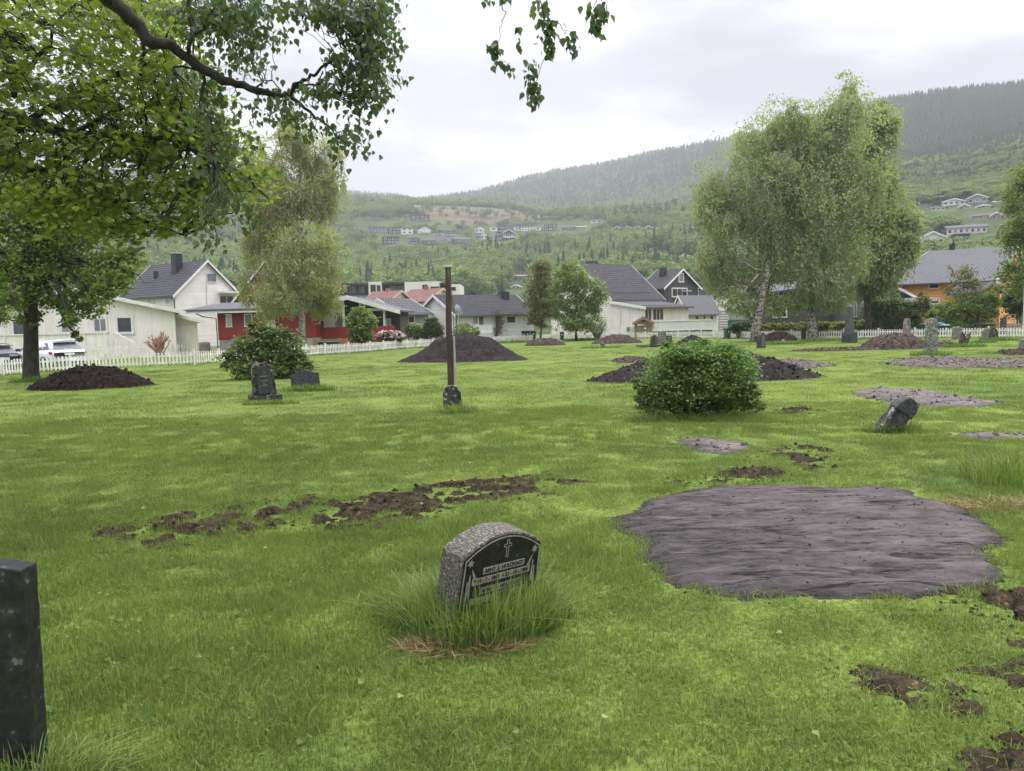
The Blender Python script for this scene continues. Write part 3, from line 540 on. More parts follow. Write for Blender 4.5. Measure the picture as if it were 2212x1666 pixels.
def plant_forest():
    n = 62000; rp = np.sqrt(NR.uniform(300**2, 1250**2, n)); m2 = 30000; rp = np.concatenate([rp, np.sqrt(NR.uniform(1250**2, 2080**2, m2)), NR.uniform(330, 400, 600)])
    n = len(rp); t = NR.uniform(-.86, .82, n); r = rp*kscale(t); y = r/np.sqrt(1+t*t); x = t*y; k = ~clearing(x, y) | ((NR.rand(n) < .12) & (rp < 930))
    k &= ~((NR.rand(n) < .35) & (rp < 1250))
    # the old meadow strip around the estate is thinner
    cl = fbm(x/45, y/45, 51); est = (t > -.2) & (t < .12) & (rp > 610) & (rp < 850); k &= ~(est & (cl < .42)); k &= ~((t > -.17) & (t < .12) & (rp > 735) & (rp < 830) & (NR.rand(n) < .75))
    for sx, sy, sr in SITES:
        along = (x*sx+y*sy)/math.hypot(sx, sy)-math.hypot(sx, sy); side = np.abs(x*sy-y*sx)/math.hypot(sx, sy)
        k &= ~((np.hypot(x-sx, y-sy) < sr*1.3+2) | ((side < sr*1.1+3) & (along < 0) & (along > np.where(sx/sy > .4, -sr*1.0-42, -sr*1.6-75))))
    x, y, t, rp = x[k], y[k], t[k], rp[k]; n = len(x); z = hz(x, y)
    ps_ = .02+.25*np.clip((rp-420)/500, 0, 1)*(rp < 2500)+.45*np.clip((rp-1100)/400, 0, 1); ps_ = ps_+(fbm(x/110, y/110, 61)-.5)*1.5+.5*(t > .25)*np.clip((rp-1000)/200, 0, 1)
    sp = NR.rand(n) < ps_; rot = np.stack([0*x, 0*x, NR.uniform(0, 6.28, n)], 1)
    h = np.where(sp, NR.uniform(7, 15, n), NR.uniform(7, 12.5, n))*np.where(rp > 1250, 1.15, 1); h = h*np.where((t > .42) & (rp < 1050), .8, 1); wd = h*np.where(sp, NR.uniform(.8, 1.1, n), NR.uniform(.85, 1.3, n))
    h = np.where((t < .3) | (rp < 800), h, h*.85)*np.where(rp > 1850, 1.35, 1)*np.where((rp > 640) & (rp < 850) & (t < .12), .7, 1)*np.where((t > .42) & (rp < 1050), .7, 1)*np.where((rp < 620) & (t < .42), 1.25, 1)
    pts = np.stack([x, y, z-.3], 1); S = np.stack([wd, wd, h], 1)
    scatter('deciduous_forest', pts[~sp], rot[~sp], S[~sp], pd, 'light green birch and alder wood covering the hillside')
    scatter('spruce_forest', pts[sp], rot[sp], S[sp], ps, 'dark spruce wood covering the upper hillside and ridge')
# ================================================================ buildings
class Fac:
    """a vertical wall plane: starts on the ground in column u at distance Y and runs in direction th (degrees from +X)"""
    def __init__(s, u=None, Y=None, th=0, p=None):
        s.C = Vector(p) if p is not None else onground(u, Y); s.g = Vector((math.cos(rad(th)), math.sin(rad(th)), 0)); s.n = Vector((s.g.y, -s.g.x, 0))
        if s.n.dot(-s.C) < 0: s.n = -s.n
    def tz(s, u, v):
        d = ray(u, v); D = Vector(d); k = s.C.dot(s.n)/D.dot(s.n); p = D*k; return (p-s.C).dot(s.g), p.z+CAMZ
    def at(s, t, z, pr=0): q = s.C+s.g*t+s.n*pr; return Vector((q.x, q.y, z))
    def pt(s, u, v, pr=0): t, z = s.tz(u, v); return s.at(t, z, pr)
    def rect(s, u0, v0, u1, v1):
        um, vm = (u0+u1)/2, (v0+v1)/2; return s.tz(u0, vm)[0], s.tz(u1, vm)[0], s.tz(um, v1)[1], s.tz(um, v0)[1]
    def slab(s, mb, t0, t1, z0, z1, p0, p1):
        mb.prism([s.at(t0, z0, p0), s.at(t1, z0, p0), s.at(t1, z1, p0), s.at(t0, z1, p0)], s.n*(p1-p0)); return mb
WHITE = mat('white_paint', (.62, .61, .60), (.72, .71, .70), sc=3, rough=.5, bump=.002, bsc=40)
DKTRIM = mat('dark_trim', (.02, .02, .024), (.03, .03, .034), sc=3, rough=.4)
GLS = glass('window_glass'); GLG = glass('grey_window_glass', (.12, .13, .14), .1); GLP = glass('pale_window_glass', (.28, .30, .32), .12)
def window(root, Fc, px=None, tz=None, nx=1, ny=1, fw=.09, frame=WHITE, pane=GLS, pr=.0):
    t0, t1, z0, z1 = tz if tz else Fc.rect(*px)
    if t0 > t1: t0, t1 = t1, t0
    o = np.array(root.location); a, b_ = pr+.003, pr+.07
    m = MB(o); Fc.slab(m, t0-fw, t1+fw, z1, z1+fw, a, b_); Fc.slab(m, t0-fw-.03, t1+fw+.03, z0-fw, z0, a, b_+.03)
    Fc.slab(m, t0-fw, t0, z0, z1, a, b_); Fc.slab(m, t1, t1+fw, z0, z1, a, b_)
    for i in range(1, nx): q = t0+(t1-t0)*i/nx; Fc.slab(m, q-.03, q+.03, z0, z1, a+.02, b_-.006)
    for j in range(1, ny): q = z0+(z1-z0)*j/ny; Fc.slab(m, t0, t1, q-.02, q+.02, a+.021, b_-.012)
    f = obj('window', m, frame, root); m = MB(o); Fc.slab(m, t0, t1, z0, z1, a, a+.03); obj('pane', m, pane, f); return f
def gable(name, label, u, Y, thg, ths, ug, us, ve, va, wall, roof, trim=WHITE, cat='house', hr=None, L=None, W=None, ov=.45, found=.35, group=None, gutter=True):
    Cp = onground(u, Y); root = thing(name, label, cat, Cp, group); o = np.array(Cp); off = lambda: MB(o)
    g = Vector((math.cos(rad(thg)), math.sin(rad(thg)), 0)); s = Vector((math.cos(rad(ths)), math.sin(rad(ths)), 0))
    FG = Fac(p=Cp, th=thg); FS = Fac(p=Cp, th=ths); he = FG.tz(u, ve)[1]
    if W is None: W = FG.tz(ug, ve)[0]
    if L is None: L = FS.tz(us, ve)[0]
    if hr is None:
        mid = Cp+g*W/2; um, _ = proj((mid.x, mid.y, he+2)); hr = P(um, va, mid.y).z
    z0 = Cp.z-.3
    pt = lambda a, b, z: Vector((Cp.x+g.x*a+s.x*b, Cp.y+g.y*a+s.y*b, z))
    m = off(); m.prism([pt(0, 0, z0), pt(W, 0, z0), pt(W, 0, he), pt(W/2, 0, hr), pt(0, 0, he)], s*L); obj('wall', m, wall, root)
    sl = (hr-he)/(W/2); th = .14; m = off()
    for sg in (0, 1):
        A = lambda a: a if sg == 0 else W-a
        m.prism([pt(A(-ov), -ov*.8, he-sl*ov+.01), pt(A(W/2), -ov*.8, hr+.01), pt(A(W/2), -ov*.8, hr+th+.03), pt(A(-ov), -ov*.8, he-sl*ov+th)], s*(L+ov*1.6))
    rf = obj('roof', m, roof, root); m = off()
    for b0 in (-ov*.8-.05, L+ov*.8+.01):
        m = off(); e0, e1, zl_ = -ov-.02, W+ov+.02, he-sl*ov; m.prism([pt(e0, b0, zl_-.16), pt(W/2, b0, hr-.10), pt(e1, b0, zl_-.16), pt(e1, b0, zl_+th+.02), pt(W/2, b0, hr+th+.05), pt(e0, b0, zl_+th+.02)], s*.04); obj('bargeboard', m, trim, root)
    if gutter:
        for a in (-ov-.06, W+ov+.06): m = off(); m.tube([pt(a, -ov*.8, he-sl*ov+.02), pt(a, L+ov*.8, he-sl*ov+.02)], .07, 6); obj('gutter', m, DKTRIM, root)
        m = off(); m.tube([pt(-ov-.05, .1, he-sl*ov), pt(-.06, .1, he-sl*ov-.35), pt(-.06, .1, z0+.3)], .045, 5); obj('downpipe', m, DKTRIM, root)
    if found: m = off(); m.prism([pt(-.03, -.03, z0), pt(W+.03, -.03, z0), pt(W+.03, -.03, Cp.z+found), pt(-.03, -.03, Cp.z+found)], s*(L+.06)); obj('foundation', m, mat('concrete', (.3, .3, .29), (.38, .37, .36), sc=4, rough=.9), root)
    return dict(root=root, FG=FG, FS=FS, W=W, L=L, he=he, hr=hr, pt=pt, o=o, g=g, s=s, rf=rf)
def chimney(H, a, b, h, wd=.6, m=None, parent=None, capm=None):
    zr = H['he']+(H['hr']-H['he'])*(1-abs(a-H['W']/2)/(H['W']/2)); mb_ = MB(H['o']); rz = math.atan2(H['s'].y, H['s'].x)
    p = H['pt'](a, b, zr+h/2-.2); mb_.box(p, (wd, wd, h+.4), rz); o_ = obj('chimney', mb_, m or DKTRIM, parent or H['rf'])
    return o_
CREAM_V = board('cream_boards', (.82, .77, .72), .16, 0, .62); CREAM_H = board('cream_lap_boards', (.82, .78, .77), .14, 1, .72)
LILAC_V = board('pale_lilac_boards', (.80, .74, .73), .24, 0, .55); WHITE_H = board('white_lap_boards', (.72, .71, .71), .15, 1, .75); WHITE_V = board('white_upright_boards', (.70, .69, .69), .16, 0, .7)
RED_V = board('red_boards', (.27, .022, .022), .16, 0, .35); REDB = board('red_brick_wall', (.33, .085, .05), .16, 1, .6); GREY_V = board('grey_boards', (.31, .31, .33), .16, 0, .55)
DARK_H = board('charcoal_lap_boards', (.042, .043, .055), .14, 1, .55); BARN_V = board('grey_barn_boards', (.105, .105, .105), .22, 0, .4); CORR = board('corrugated_grey', (.14, .14, .145), .09, 0, .5)
ORANGE_H = board('orange_lap_boards', (.78, .38, .10), .15, 1, .72); TIMB = board('pale_timber_slats', (.45, .26, .12), .12, 1, .25)
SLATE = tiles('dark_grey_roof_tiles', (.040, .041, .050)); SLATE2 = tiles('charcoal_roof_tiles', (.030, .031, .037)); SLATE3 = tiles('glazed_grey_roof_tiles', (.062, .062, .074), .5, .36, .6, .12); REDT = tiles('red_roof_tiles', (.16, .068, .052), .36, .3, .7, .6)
FELT = mat('roof_felt', (.07, .072, .08), (.10, .10, .11), sc=2, rough=.8); STEEL = mat('seamed_roof', (.06, .065, .075), (.08, .085, .095), sc=2, rough=.45)
# --- B white two-storey house
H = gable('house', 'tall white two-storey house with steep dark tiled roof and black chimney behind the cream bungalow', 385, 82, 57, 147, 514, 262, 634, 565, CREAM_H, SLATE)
window(H['root'], H['FG'], (447, 592, 466, 609), nx=1, pane=GLG); window(H['root'], H['FG'], (475, 640, 503, 657), nx=2, pane=GLS); window(H['root'], H['FS'], (359, 642, 370, 657), pane=GLP); window(H['root'], H['FS'], (322, 642, 333, 658), pane=GLP); window(H['root'], H['FS'], (280, 642, 291, 658), pane=GLP)
m = MB(H['o']); H['FG'].slab(m, H['FG'].tz(476, 632)[0]-.3, H['FG'].tz(510, 632)[0], H['FG'].tz(490, 634)[1], H['FG'].tz(490, 630)[1], .0, 1.1); obj('awning', m, WHITE, H['root'])
m = MB(H['o']); m.tube([H['FG'].pt(446, 602, .06), H['FG'].pt(447, 668, .06)], .05, 6); obj('downpipe', m, WHITE, H['root'])
chimney(H, H['W']*.36, H['L']*.36, 2.0, .85); 
m = MB(H['o']); m.box(H['pt'](H['W']*.36, H['L']*.36, H['he']+(H['hr']-H['he'])*.72+2.05), (1.0, 1.0, .12), .6); obj('chimney_cap', m, mat('zinc', (.4, .4, .42), (.5, .5, .52), rough=.35, metal=.6), H['rf'])
m = MB(H['o']); m.box(H['pt'](H['W']*.27, H['L']*.66, H['he']+(H['hr']-H['he'])*.54+.45), (.45, .45, .8), .6); obj('roof_vent', m, DKTRIM, H['rf'])
# --- A cream bungalow, gable towards the churchyard
Fa = Fac(375, 62, 180); Fa.n = Vector((0, -1, 0))
root = thing('bungalow', 'long cream bungalow with upright boards and white window frames, behind the parked cars', 'house', Fa.C); o = np.array(Fa.C); zb = Fa.C.z-.4
ridge = Fa.pt(150, 626); eR = Fa.pt(377, 673); eL = Vector((2*ridge.x-eR.x, eR.y, eR.z)); D = Vector((-5.5, 8.5, 0))
m = MB(o); m.prism([Vector((eL.x, eL.y, zb)), Vector((eR.x, eR.y, zb)), eR, ridge, eL], D); obj('wall', m, CREAM_V, root)
def roofpair(root, o, A, B, Dv, over=.6, th=.16, m_=None, fas=WHITE, side=.8, fh=.26):
    """sloping slab from A (high) to B (low), extruded along Dv"""
    d = (B-A).normalized(); A2 = A; B2 = B+d*side; st = -Dv.normalized()*over
    m = MB(o); m.prism([A2+st+Vector((0, 0, .02)), B2+st+Vector((0, 0, .02)), B2+st+Vector((0, 0, th)), A2+st+Vector((0, 0, th))], Dv+Dv.normalized()*over*2); rf = obj('roof', m, m_ or SLATE, root)
    m = MB(o); s2 = st*1.08; m.prism([A2+s2+Vector((0, 0, -fh*.4)), B2+s2+Vector((0, 0, -fh*.4)), B2+s2+Vector((0, 0, th+.03)), A2+s2+Vector((0, 0, th+.03))], st*.06); obj('bargeboard', m, fas, root); return rf
roofpair(root, o, ridge, eR, D); roofpair(root, o, ridge, eL, D)
window(root, Fa, (255, 687, 284, 717), pane=GLS, fw=.2); window(root, Fa, (134, 689, 163, 717), pane=GLG, fw=.16); window(root, Fa, (205, 690, 229, 715), nx=2, pane=GLG, fw=.16); window(root, Fa, (30, 695, 54, 722), pane=GLS, fw=.16)
Fd = Fac(230, 59, 180); Fd.n = Vector((0, -1, 0)); m = MB(o); t1_, z1_ = Fd.tz(10, 722)[0], Fd.tz(120, 720)[1]; Fd.slab(m, 0, t1_+3, Fd.C.z, z1_-.1, -.05, .0); obj('deck_railing', m, CREAM_V, root)
m = MB(o); Fd.slab(m, -.1, t1_+3, z1_-.1, z1_, -.12, .08)
for k in range(6): Fd.slab(m, t1_*k/5-.07, t1_*k/5+.07, Fd.C.z, z1_-.1, .001, .05)
obj('handrail', m, WHITE, root)
m = MB(o); p0 = Fd.at(-2.0, Fd.C.z+.55); m.prism([Fd.at(-.6, z1_-.15, -.3), Fd.at(-2.1, z1_-1.0, -.3), Fd.at(-2.1, z1_-.85, -.3), Fd.at(-.6, z1_-.0, -.3)], Vector((0, -.08, 0))); Fd.slab(m, -2.15, -2.05, Fd.C.z, z1_-.9, -.35, -.25); Fd.slab(m, -.65, -.55, Fd.C.z, z1_, -.35, -.25); obj('stair_rail', m, WHITE, root)
# garage wing
Fg = Fac(424, 64, 180); Fg.n = Vector((0, -1, 0)); gA = Fg.pt(372, 681); gB = Fg.pt(440, 698); m = MB(o); gm = Fg.pt(426, 694.5); m.prism([Vector((gA.x, gA.y, zb)), Vector((gm.x, gm.y, zb)), gm, gA], Vector((-4.5, 7, 0))); obj('garage_wall', m, CREAM_V, root)
roofpair(root, o, gA, gm, Vector((-4.5, 7, 0)), .5, .14, SLATE, WHITE, .6)
m = MB(o); t0, t1, z0, z1 = Fg.rect(376, 702, 402, 742); Fg.slab(m, t1, t0, Fg.C.z, z1, .003, .05); obj('garage_door', m, WHITE_H, root)
# --- C red house
Fr = Fac(474, 66, 0); Fr.n = Vector((0, -1, 0)); root = thing('bungalow', 'red boarded low house with dark flat-pitched roof and white porch gable, behind the weeping birch', 'house', Fr.C); o = np.array(Fr.C); zb = Fr.C.z
m = MB(o); t1, zt = Fr.tz(681, 672); zt = Fr.tz(474, 673)[1]; zf = Fr.tz(500, 734)[1]
m.prism([Fr.at(0, zf), Fr.at(t1, zf), Fr.at(t1, zt), Fr.at(0, zt)], Vector((0, 8, 0))); obj('wall', m, RED_V, root)
m = MB(o); m.prism([Fr.at(.03, zb-.4, -.05), Fr.at(t1, zb-.4, -.05), Fr.at(t1, zf-.002, -.05), Fr.at(.03, zf-.002, -.05)], Vector((0, 7.9, 0))); obj('foundation', m, MATS['concrete'], root)
m = MB(o); a, b_ = Fr.tz(403, 671)[0], Fr.tz(712, 668)[0]; zr = P(500, 658, 71).z
def slabq(m, pts, th):
    m.hexa([Vector(q) for q in pts]+[Vector(q)+Vector((0, 0, th)) for q in pts])
slabq(m, [Fr.at(a, zt+.02, .9), Fr.at(b_, zt+.02, .9), Fr.at(b_, zr, -4.4), Fr.at(a+1.5, zr, -4.4)], .16); slabq(m, [Fr.at(a+1.5, zr, -4.4), Fr.at(b_, zr, -4.4), Fr.at(b_, zt+.02, -9), Fr.at(a, zt+.02, -9)], .16); obj('roof', m, FELT, root)
m = MB(o); Fr.slab(m, a+.1, b_, zt-.16, zt+.01, .8, .85); Fr.slab(m, a+.3, 0, zt-.02, zt+.015, -7.5, .8); obj('soffit', m, WHITE, root)
m = MB(o); m.tube([Fr.at(-1.6, zt-.1, .7), Fr.at(-1.2, zt-.4, .2), Fr.at(-.08, zt-.6, .1), Fr.at(-.05, zb+.1, .1)], .05, 6); obj('downpipe', m, DKTRIM, root)
for px_, pn in (((490.5, 681, 499, 705), GLP), ((530, 680, 544, 704), GLG), ((577, 689, 592, 703), GLP)): window(root, Fr, px_, pane=pn)
Fb = Fac(512, 75, 0); Fb.n = Vector((0, -1, 0)); m = MB(o); L_, R_, A_ = Fb.pt(511, 648), Fb.pt(640, 645), Fb.pt(576, 566); m.prism([Vector((L_.x, L_.y, zb)), Vector((R_.x, R_.y, zb)), R_, A_, L_], Vector((0, 8, 0))); obj('upper_gable', m, REDB, root)
roofpair(root, o, A_, L_, Vector((0, 8, 0)), .5, .14, SLATE, WHITE, .5); roofpair(root, o, A_, R_, Vector((0, 8, 0)), .5, .14, SLATE, WHITE, .5)
# porch wing with low white gable
Fp = Fac(691, 68, 0); Fp.n = Vector((0, -1, 0)); m = MB(o); L_, A_, R_ = Fp.pt(694, 655), Fp.pt(753, 643), Fp.pt(852, 670)
Dk = Vector((0, 3.2, 0)); m.prism([Vector((L_.x, L_.y, zb-.3))+Dk, Vector((R_.x, R_.y, zb-.3))+Dk, R_+Dk, A_+Dk, L_+Dk], Vector((0, 6, 0))); obj('porch_wall', m, mat('brown_stain', (.05, .035, .028), (.09, .065, .05), sc=3, rough=.7), root)
roofpair(root, o, A_, L_, Vector((0, 9.5, 0)), .5, .16, FELT, WHITE, .3, .5); roofpair(root, o, A_, R_, Vector((0, 9.5, 0)), .5, .16, FELT, WHITE, .6, .5)
m = MB(o); t0, t1, z0, z1 = Fp.rect(697, 660, 721, 706); Fp.slab(m, t0, t1, zb, L_.z+.12, -3.2, -.2); obj('brick_wall', m, board('white_brick', (.55, .53, .53), .1, 1, .6), root)
m = MB(o); 
for uu in (742.5, 779, 830): t = Fp.tz(uu, 690)[0]; Fp.slab(m, t-.09, t+.09, zb, A_.z-abs(t-Fp.tz(753, 690)[0])*.22, -.15, .02)
Fp.slab(m, Fp.tz(776, 660)[0], Fp.tz(843, 670)[0], Fp.tz(800, 672)[1], Fp.tz(800, 666)[1], -.16, -.03); obj('porch_post', m, WHITE, root)
m = MB(o); t0, t1, z0, z1 = Fp.rect(679, 706, 854, 721); Fp.slab(m, t0, t1, z0-.9, z1, .3, .36); obj('balcony_railing', m, RED_V, root)
Fw = Fac(p=Fp.C+Dk, th=0); Fw.n = Vector((0, -1, 0)); window(root, Fw, (724, 664, 738, 705), pane=GLS); window(root, Fw, (785, 690, 802, 712), pane=GLS, ny=2); window(root, Fw, (836, 690, 843, 714), pane=GLP)
# --- D grey house, E long white house, F G red-tiled houses
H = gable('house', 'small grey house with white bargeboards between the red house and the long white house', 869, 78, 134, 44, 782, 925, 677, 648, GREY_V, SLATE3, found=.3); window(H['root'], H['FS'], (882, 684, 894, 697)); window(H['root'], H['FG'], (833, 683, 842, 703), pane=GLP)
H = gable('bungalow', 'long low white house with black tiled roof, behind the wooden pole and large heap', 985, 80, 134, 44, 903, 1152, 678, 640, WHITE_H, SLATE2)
window(H['root'], H['FS'], (1020, 684, 1031, 701), pane=GLP); window(H['root'], H['FS'], (1034, 684, 1044, 703), pane=GLG); window(H['root'], H['FS'], (1095, 684, 1112, 697)); chimney(H, H['W']*.4, H['L']*.83, .9, .7)
Fk = Fac(1026, 79, 20); m = MB(H['o']); t1 = Fk.tz(1062, 710)[0]; Fk.slab(m, 0, t1, Fk.tz(1040, 703.5)[1], Fk.tz(1040, 702)[1], -.05, .05); Fk.slab(m, 0, t1, Fk.tz(1040, 719)[1], Fk.tz(1040, 716)[1], -.05, .05)
for k in range(22): q = t1*k/21; Fk.slab(m, q-.022, q+.022, Fk.tz(1040, 716)[1], Fk.tz(1040, 703)[1], -.02, .02)
obj('balcony_railing', m, WHITE, H['root'])
for lab, u_, ug_, us_, ve_, va_ in (('left one of the two red-tiled houses below the modern apartment block', 842, 890, 786, 651, 630), ('right one of the two red-tiled houses, nearest the wooden pole', 925, 984, 860, 650, 625)):
    H = gable('house', lab, u_, 100, 57, 147, ug_, us_, ve_, va_, CREAM_V, REDT, trim=mat('peach_trim', (.5, .36, .26), (.55, .4, .3)), group='red-tiled houses'); chimney(H, H['W']*.5, H['L']*.5, .5, .45, mat('brick_red', (.3, .1, .06), (.36, .14, .09)))
# --- H modern apartment block
Fh = Fac(748, 140, 0); root = thing('apartment_block', 'modern flat-roofed apartment block in white and black panels beyond the red-tiled roofs', 'apartment building', Fh.C); o = np.array(Fh.C)
WP = mat('white_panel', (.62, .58, .55), (.68, .64, .62), sc=1, rough=.6); BP = mat('black_panel', (.035, .038, .045), (.06, .065, .075), sc=1, rough=.5)
for u0, u1, vt, mm, dp in ((720, 796, 612.5, BP, -1.2), (796, 825, 609, WP, 0), (825, 874, 610, BP, -1.2), (874, 950, 608.5, WP, 0), (950, 967, 611, BP, -1.2), (967, 994, 614, WP, 0)):
    m = MB(o); t0, t1, z0, z1 = Fh.rect(u0, vt, u1, 640); Fh.slab(m, t0, t1, Fh.C.z, z1, -12, dp); sec = obj('wall', m, mm, root)
    if mm is BP:
        m = MB(o); Fh.slab(m, t0, t1, z1-.35, z1+.02, dp+.003, .1); obj('canopy', m, BP, sec)
        m = MB(o); Fh.slab(m, t0, t1, z1-2.9, z1-2.2, -.06, .0); obj('balcony_glass', m, glass('balcony_glass', (.10, .12, .13)), sec)
for px_, n_ in (((801, 616, 811, 631), 2), ((815, 617, 821, 631), 1), ((913, 616, 917, 627), 1), ((919, 616, 923, 627), 1), ((931, 620, 948, 628), 3), ((974, 621, 984, 627), 1)): window(root, Fh, px_, nx=n_, pane=GLS, frame=DKTRIM, fw=.06)
Fh2 = Fac(p=Fh.C-Fh.n*1.2, th=0)
for px_, n_ in (((755, 619, 768, 634), 3), ((776, 619, 787, 634), 2), ((842, 617, 856, 630), 2), ((858, 617, 872, 630), 2)): window(root, Fh2, px_, nx=n_, pane=GLG, frame=DKTRIM, fw=.06)
# --- I big pale house in the middle with lean-to
H = gable('house', 'large pale lilac house with steep grey tiled roof, behind the white deck and notice shelter', 1322, 97, 130.5, 40.5, 1190, 1428, 644, 571, LILAC_V, SLATE); o = H['o']; root = H['root']
chimney(H, H['W']*.55, H['L']*.30, 1.0, 1.1, mat('dark_brick', (.05, .05, .055), (.08, .08, .085))); g = H['g']; s = H['s']; pt = H['pt']
e = 5.3; zl = P(1391, 664, pt(-e, 0, 0).y).z; hE = H['he']-.55; Le = 8.6
m = MB(o); m.prism([pt(0, .01, H['root'].location.z-.3), pt(-e, .01, H['root'].location.z-.3), pt(-e, .01, zl), pt(0, .01, hE)], s*Le); obj('lean_to_wall', m, LILAC_V, root)
m = MB(o); m.prism([pt(.2, -.35, hE+.07), pt(-e-.5, -.35, zl-.12), pt(-e-.5, -.35, zl+.03), pt(.2, -.35, hE+.22)], s*(Le+.9)); obj('lean_to_roof', m, SLATE3, root)
m = MB(o); m.prism([pt(.2, -.41, hE-.1), pt(-e-.5, -.41, zl-.28), pt(-e-.5, -.41, zl+.05), pt(.2, -.41, hE+.24)], s*.05); obj('bargeboard', m, WHITE, root)
m = MB(o)
for k in range(2):                                  # snow guards
    a0, zz0 = ((-e+.3, zl+.22), (.6, H['he']+.75))[k]
    m.tube([pt(a0, .3, zz0), pt(a0, Le-.3, zz0)], .03, 5)
    for q in range(9): b0 = .4+q*(Le-.8)/8; m.tube([pt(a0, b0, zz0+.08), pt(a0+.05, b0, zz0-.22)], .025, 4)
obj('snow_guard', m, DKTRIM, root)
m = MB(o); m.tube([pt(-e-.55, -.3, zl-.08), pt(-e-.55, Le+.4, zl-.08)], .09, 6); obj('gutter', m, DKTRIM, root)
Fe = Fac(p=pt(-e, 0, H['root'].location.z), th=40.5)
window(root, Fe, (1393, 668, 1406, 691), nx=2, pane=GLS, fw=.13); window(root, Fe, (1410, 667.5, 1432, 691), nx=3, pane=GLS, fw=.15)
m = MB(o); m.tube([H['FG'].pt(1341, 671, .08), H['FG'].pt(1340, 707, .08)], .06, 5); obj('downpipe', m, WHITE, root)
hp = Fac(p=pt(-3.4, -.45, H['root'].location.z), th=180-40.5-10)
m = MB(); m.box((0, 0, 0), (1.0, .36, .62)); q = hp.C; hpz = H['FG'].tz(1332, 712)[1]
t = tag(obj('heat_pump', m, mat('beige_metal', (.42, .40, .38), (.5, .48, .46), rough=.5), None, loc=(q.x, q.y-.25, hpz)), 'beige outdoor heat pump box on the lilac house wall', 'heat pump'); t.rotation_euler = (0, 0, rad(-49.5)); m = MB(); m.tube([(-.2, -.19, 0), (-.2, -.2, 0)], .25, 16); m.box((-.2, -.19, 0), (.52, .012, .52)); obj('fan_grille', m, mat('grille_grey', (.12, .12, .12), (.18, .18, .18)), t)
Fk = Fac(1407, 88, 1); root2 = thing('deck', 'white raised timber deck with solid board railing, in front of the lilac house', 'deck', Fk.C); o2 = np.array(Fk.C)
m = MB(o2); t0, t1, z0, z1 = Fk.rect(1408, 694, 1542, 711.5); Fk.slab(m, 0, t1, z0, z1, -.06, 0); m.prism([Fk.at(0, z0, 0), Fk.at(0, z1, 0), Fk.at(-.9, z1, -2.2), Fk.at(-.9, z0, -2.2)], Vector((.06, .03, 0))); obj('railing_board', m, WHITE_V, root2)
m = MB(o2); Fk.slab(m, -.08, t1+.08, z1, z1+.12, -.12, .06); Fk.slab(m, -.08, t1+.08, z0-.14, z0, -.12, .06); obj('handrail', m, WHITE, root2)
m = MB(o2); Fk.slab(m, 0, t1, z0-.16, z0-.02, -3.2, -.13)
Fk.slab(m, .02, t1-.02, Fk.C.z-.2, z0-.17, -.75, -.6); obj('deck_floor', m, mat('aged_timber', (.14, .12, .1), (.2, .17, .14), sc=4), root2); m = MB(o2)
for k in range(5): Fk.slab(m, .3+k*(t1-.6)/4, .42+k*(t1-.6)/4, Fk.C.z-.2, z0-.16, -.3, -.18)
obj('deck_post', m, DKTRIM, root2)
# --- J dark gabled house, K white annex, L white flat house
H = gable('house', 'charcoal house with white bargeboards and attic window behind the lilac house', 1435, 118, 40.5, 130.5, 1509, 1383, 621, 583, DARK_H, SLATE2); window(H['root'], H['FG'], (1466.5, 592, 1475.5, 608), pane=GLG, fw=.16); window(H['root'], H['FG'], (1452, 624, 1483, 640), nx=3, pane=GLS, fw=.16)
chimney(H, H['W']*.35, H['L']*.55, 1.3, .8); m = MB(H['o']); m.box(H['FG'].pt(1478, 629, .5), (1.4, .9, .08)); obj('awning', m, WHITE, H['root'])
H = gable('house', 'small white house with grey roof at the right end of the white deck', 1484, 106, 130, 40, 1453, 1549, 671, 641, WHITE_V, STEEL)
for px_ in ((1502, 675, 1508, 690), (1519, 677, 1523, 689), (1534, 675, 1540, 690)): window(H['root'], H['FS'], px_, ny=2, pane=GLS, fw=.08)
Fl = Fac(1526, 128, 0); root = thing('house', 'white flat-fronted house with slit window left of the birch trunks', 'house', Fl.C); m = MB(np.array(Fl.C)); t0, t1, z0, z1 = Fl.rect(1526, 641, 1640, 690); Fl.slab(m, t0, t1, Fl.C.z, z1, -9, 0); obj('wall', m, WHITE_H, root); m = MB(np.array(Fl.C)); Fl.slab(m, t0-.4, t1, z1, z1+.25, -9.3, .3); obj('roof', m, FELT, root); window(root, Fl, (1535, 643, 1547, 648), pane=GLS, fw=.04)
H = gable('house', 'distant dark-roofed house with orange wall peeking right of the charcoal house', 1513, 145, 125, 35, 1500, 1560, 640, 622, board('orange_boards_far', (.5, .22, .12), .2, 1, .7), SLATE2)
# --- M barn and shed, N orange house
Fm = Fac(1622, 78, 0); root = thing('barn', 'weathered grey boarded barn with white-framed window behind the birch trunks', 'barn', Fm.C); o = np.array(Fm.C); m = MB(o); a = Fm.pt(1622, 640); b_ = Fm.pt(1838, 612); DV = Vector((4.2, 8, 0)); m.prism([Vector((a.x, a.y, Fm.C.z-.3)), Vector((b_.x, b_.y, Fm.C.z-.3)), b_, a], DV); obj('wall', m, BARN_V, root)
m = MB(o); slabq(m, [a+Vector((-.4, -.5, .02)), b_+Vector((.3, -.5, .02)), b_+Vector((4.6, 8.4, 1.2)), a+Vector((3.8, 8.4, 1.2))], .15); obj('roof', m, FELT, root); m = MB(o); Fm.slab(m, -.02, .16, Fm.C.z, a.z, .003, .04); obj('corner_board', m, WHITE, root)
window(root, Fm, (1672, 664, 1697, 684), nx=2, ny=2, pane=GLS, fw=.14); window(root, Fm, (1672, 655, 1697, 661), nx=2, pane=GLG, fw=.05)
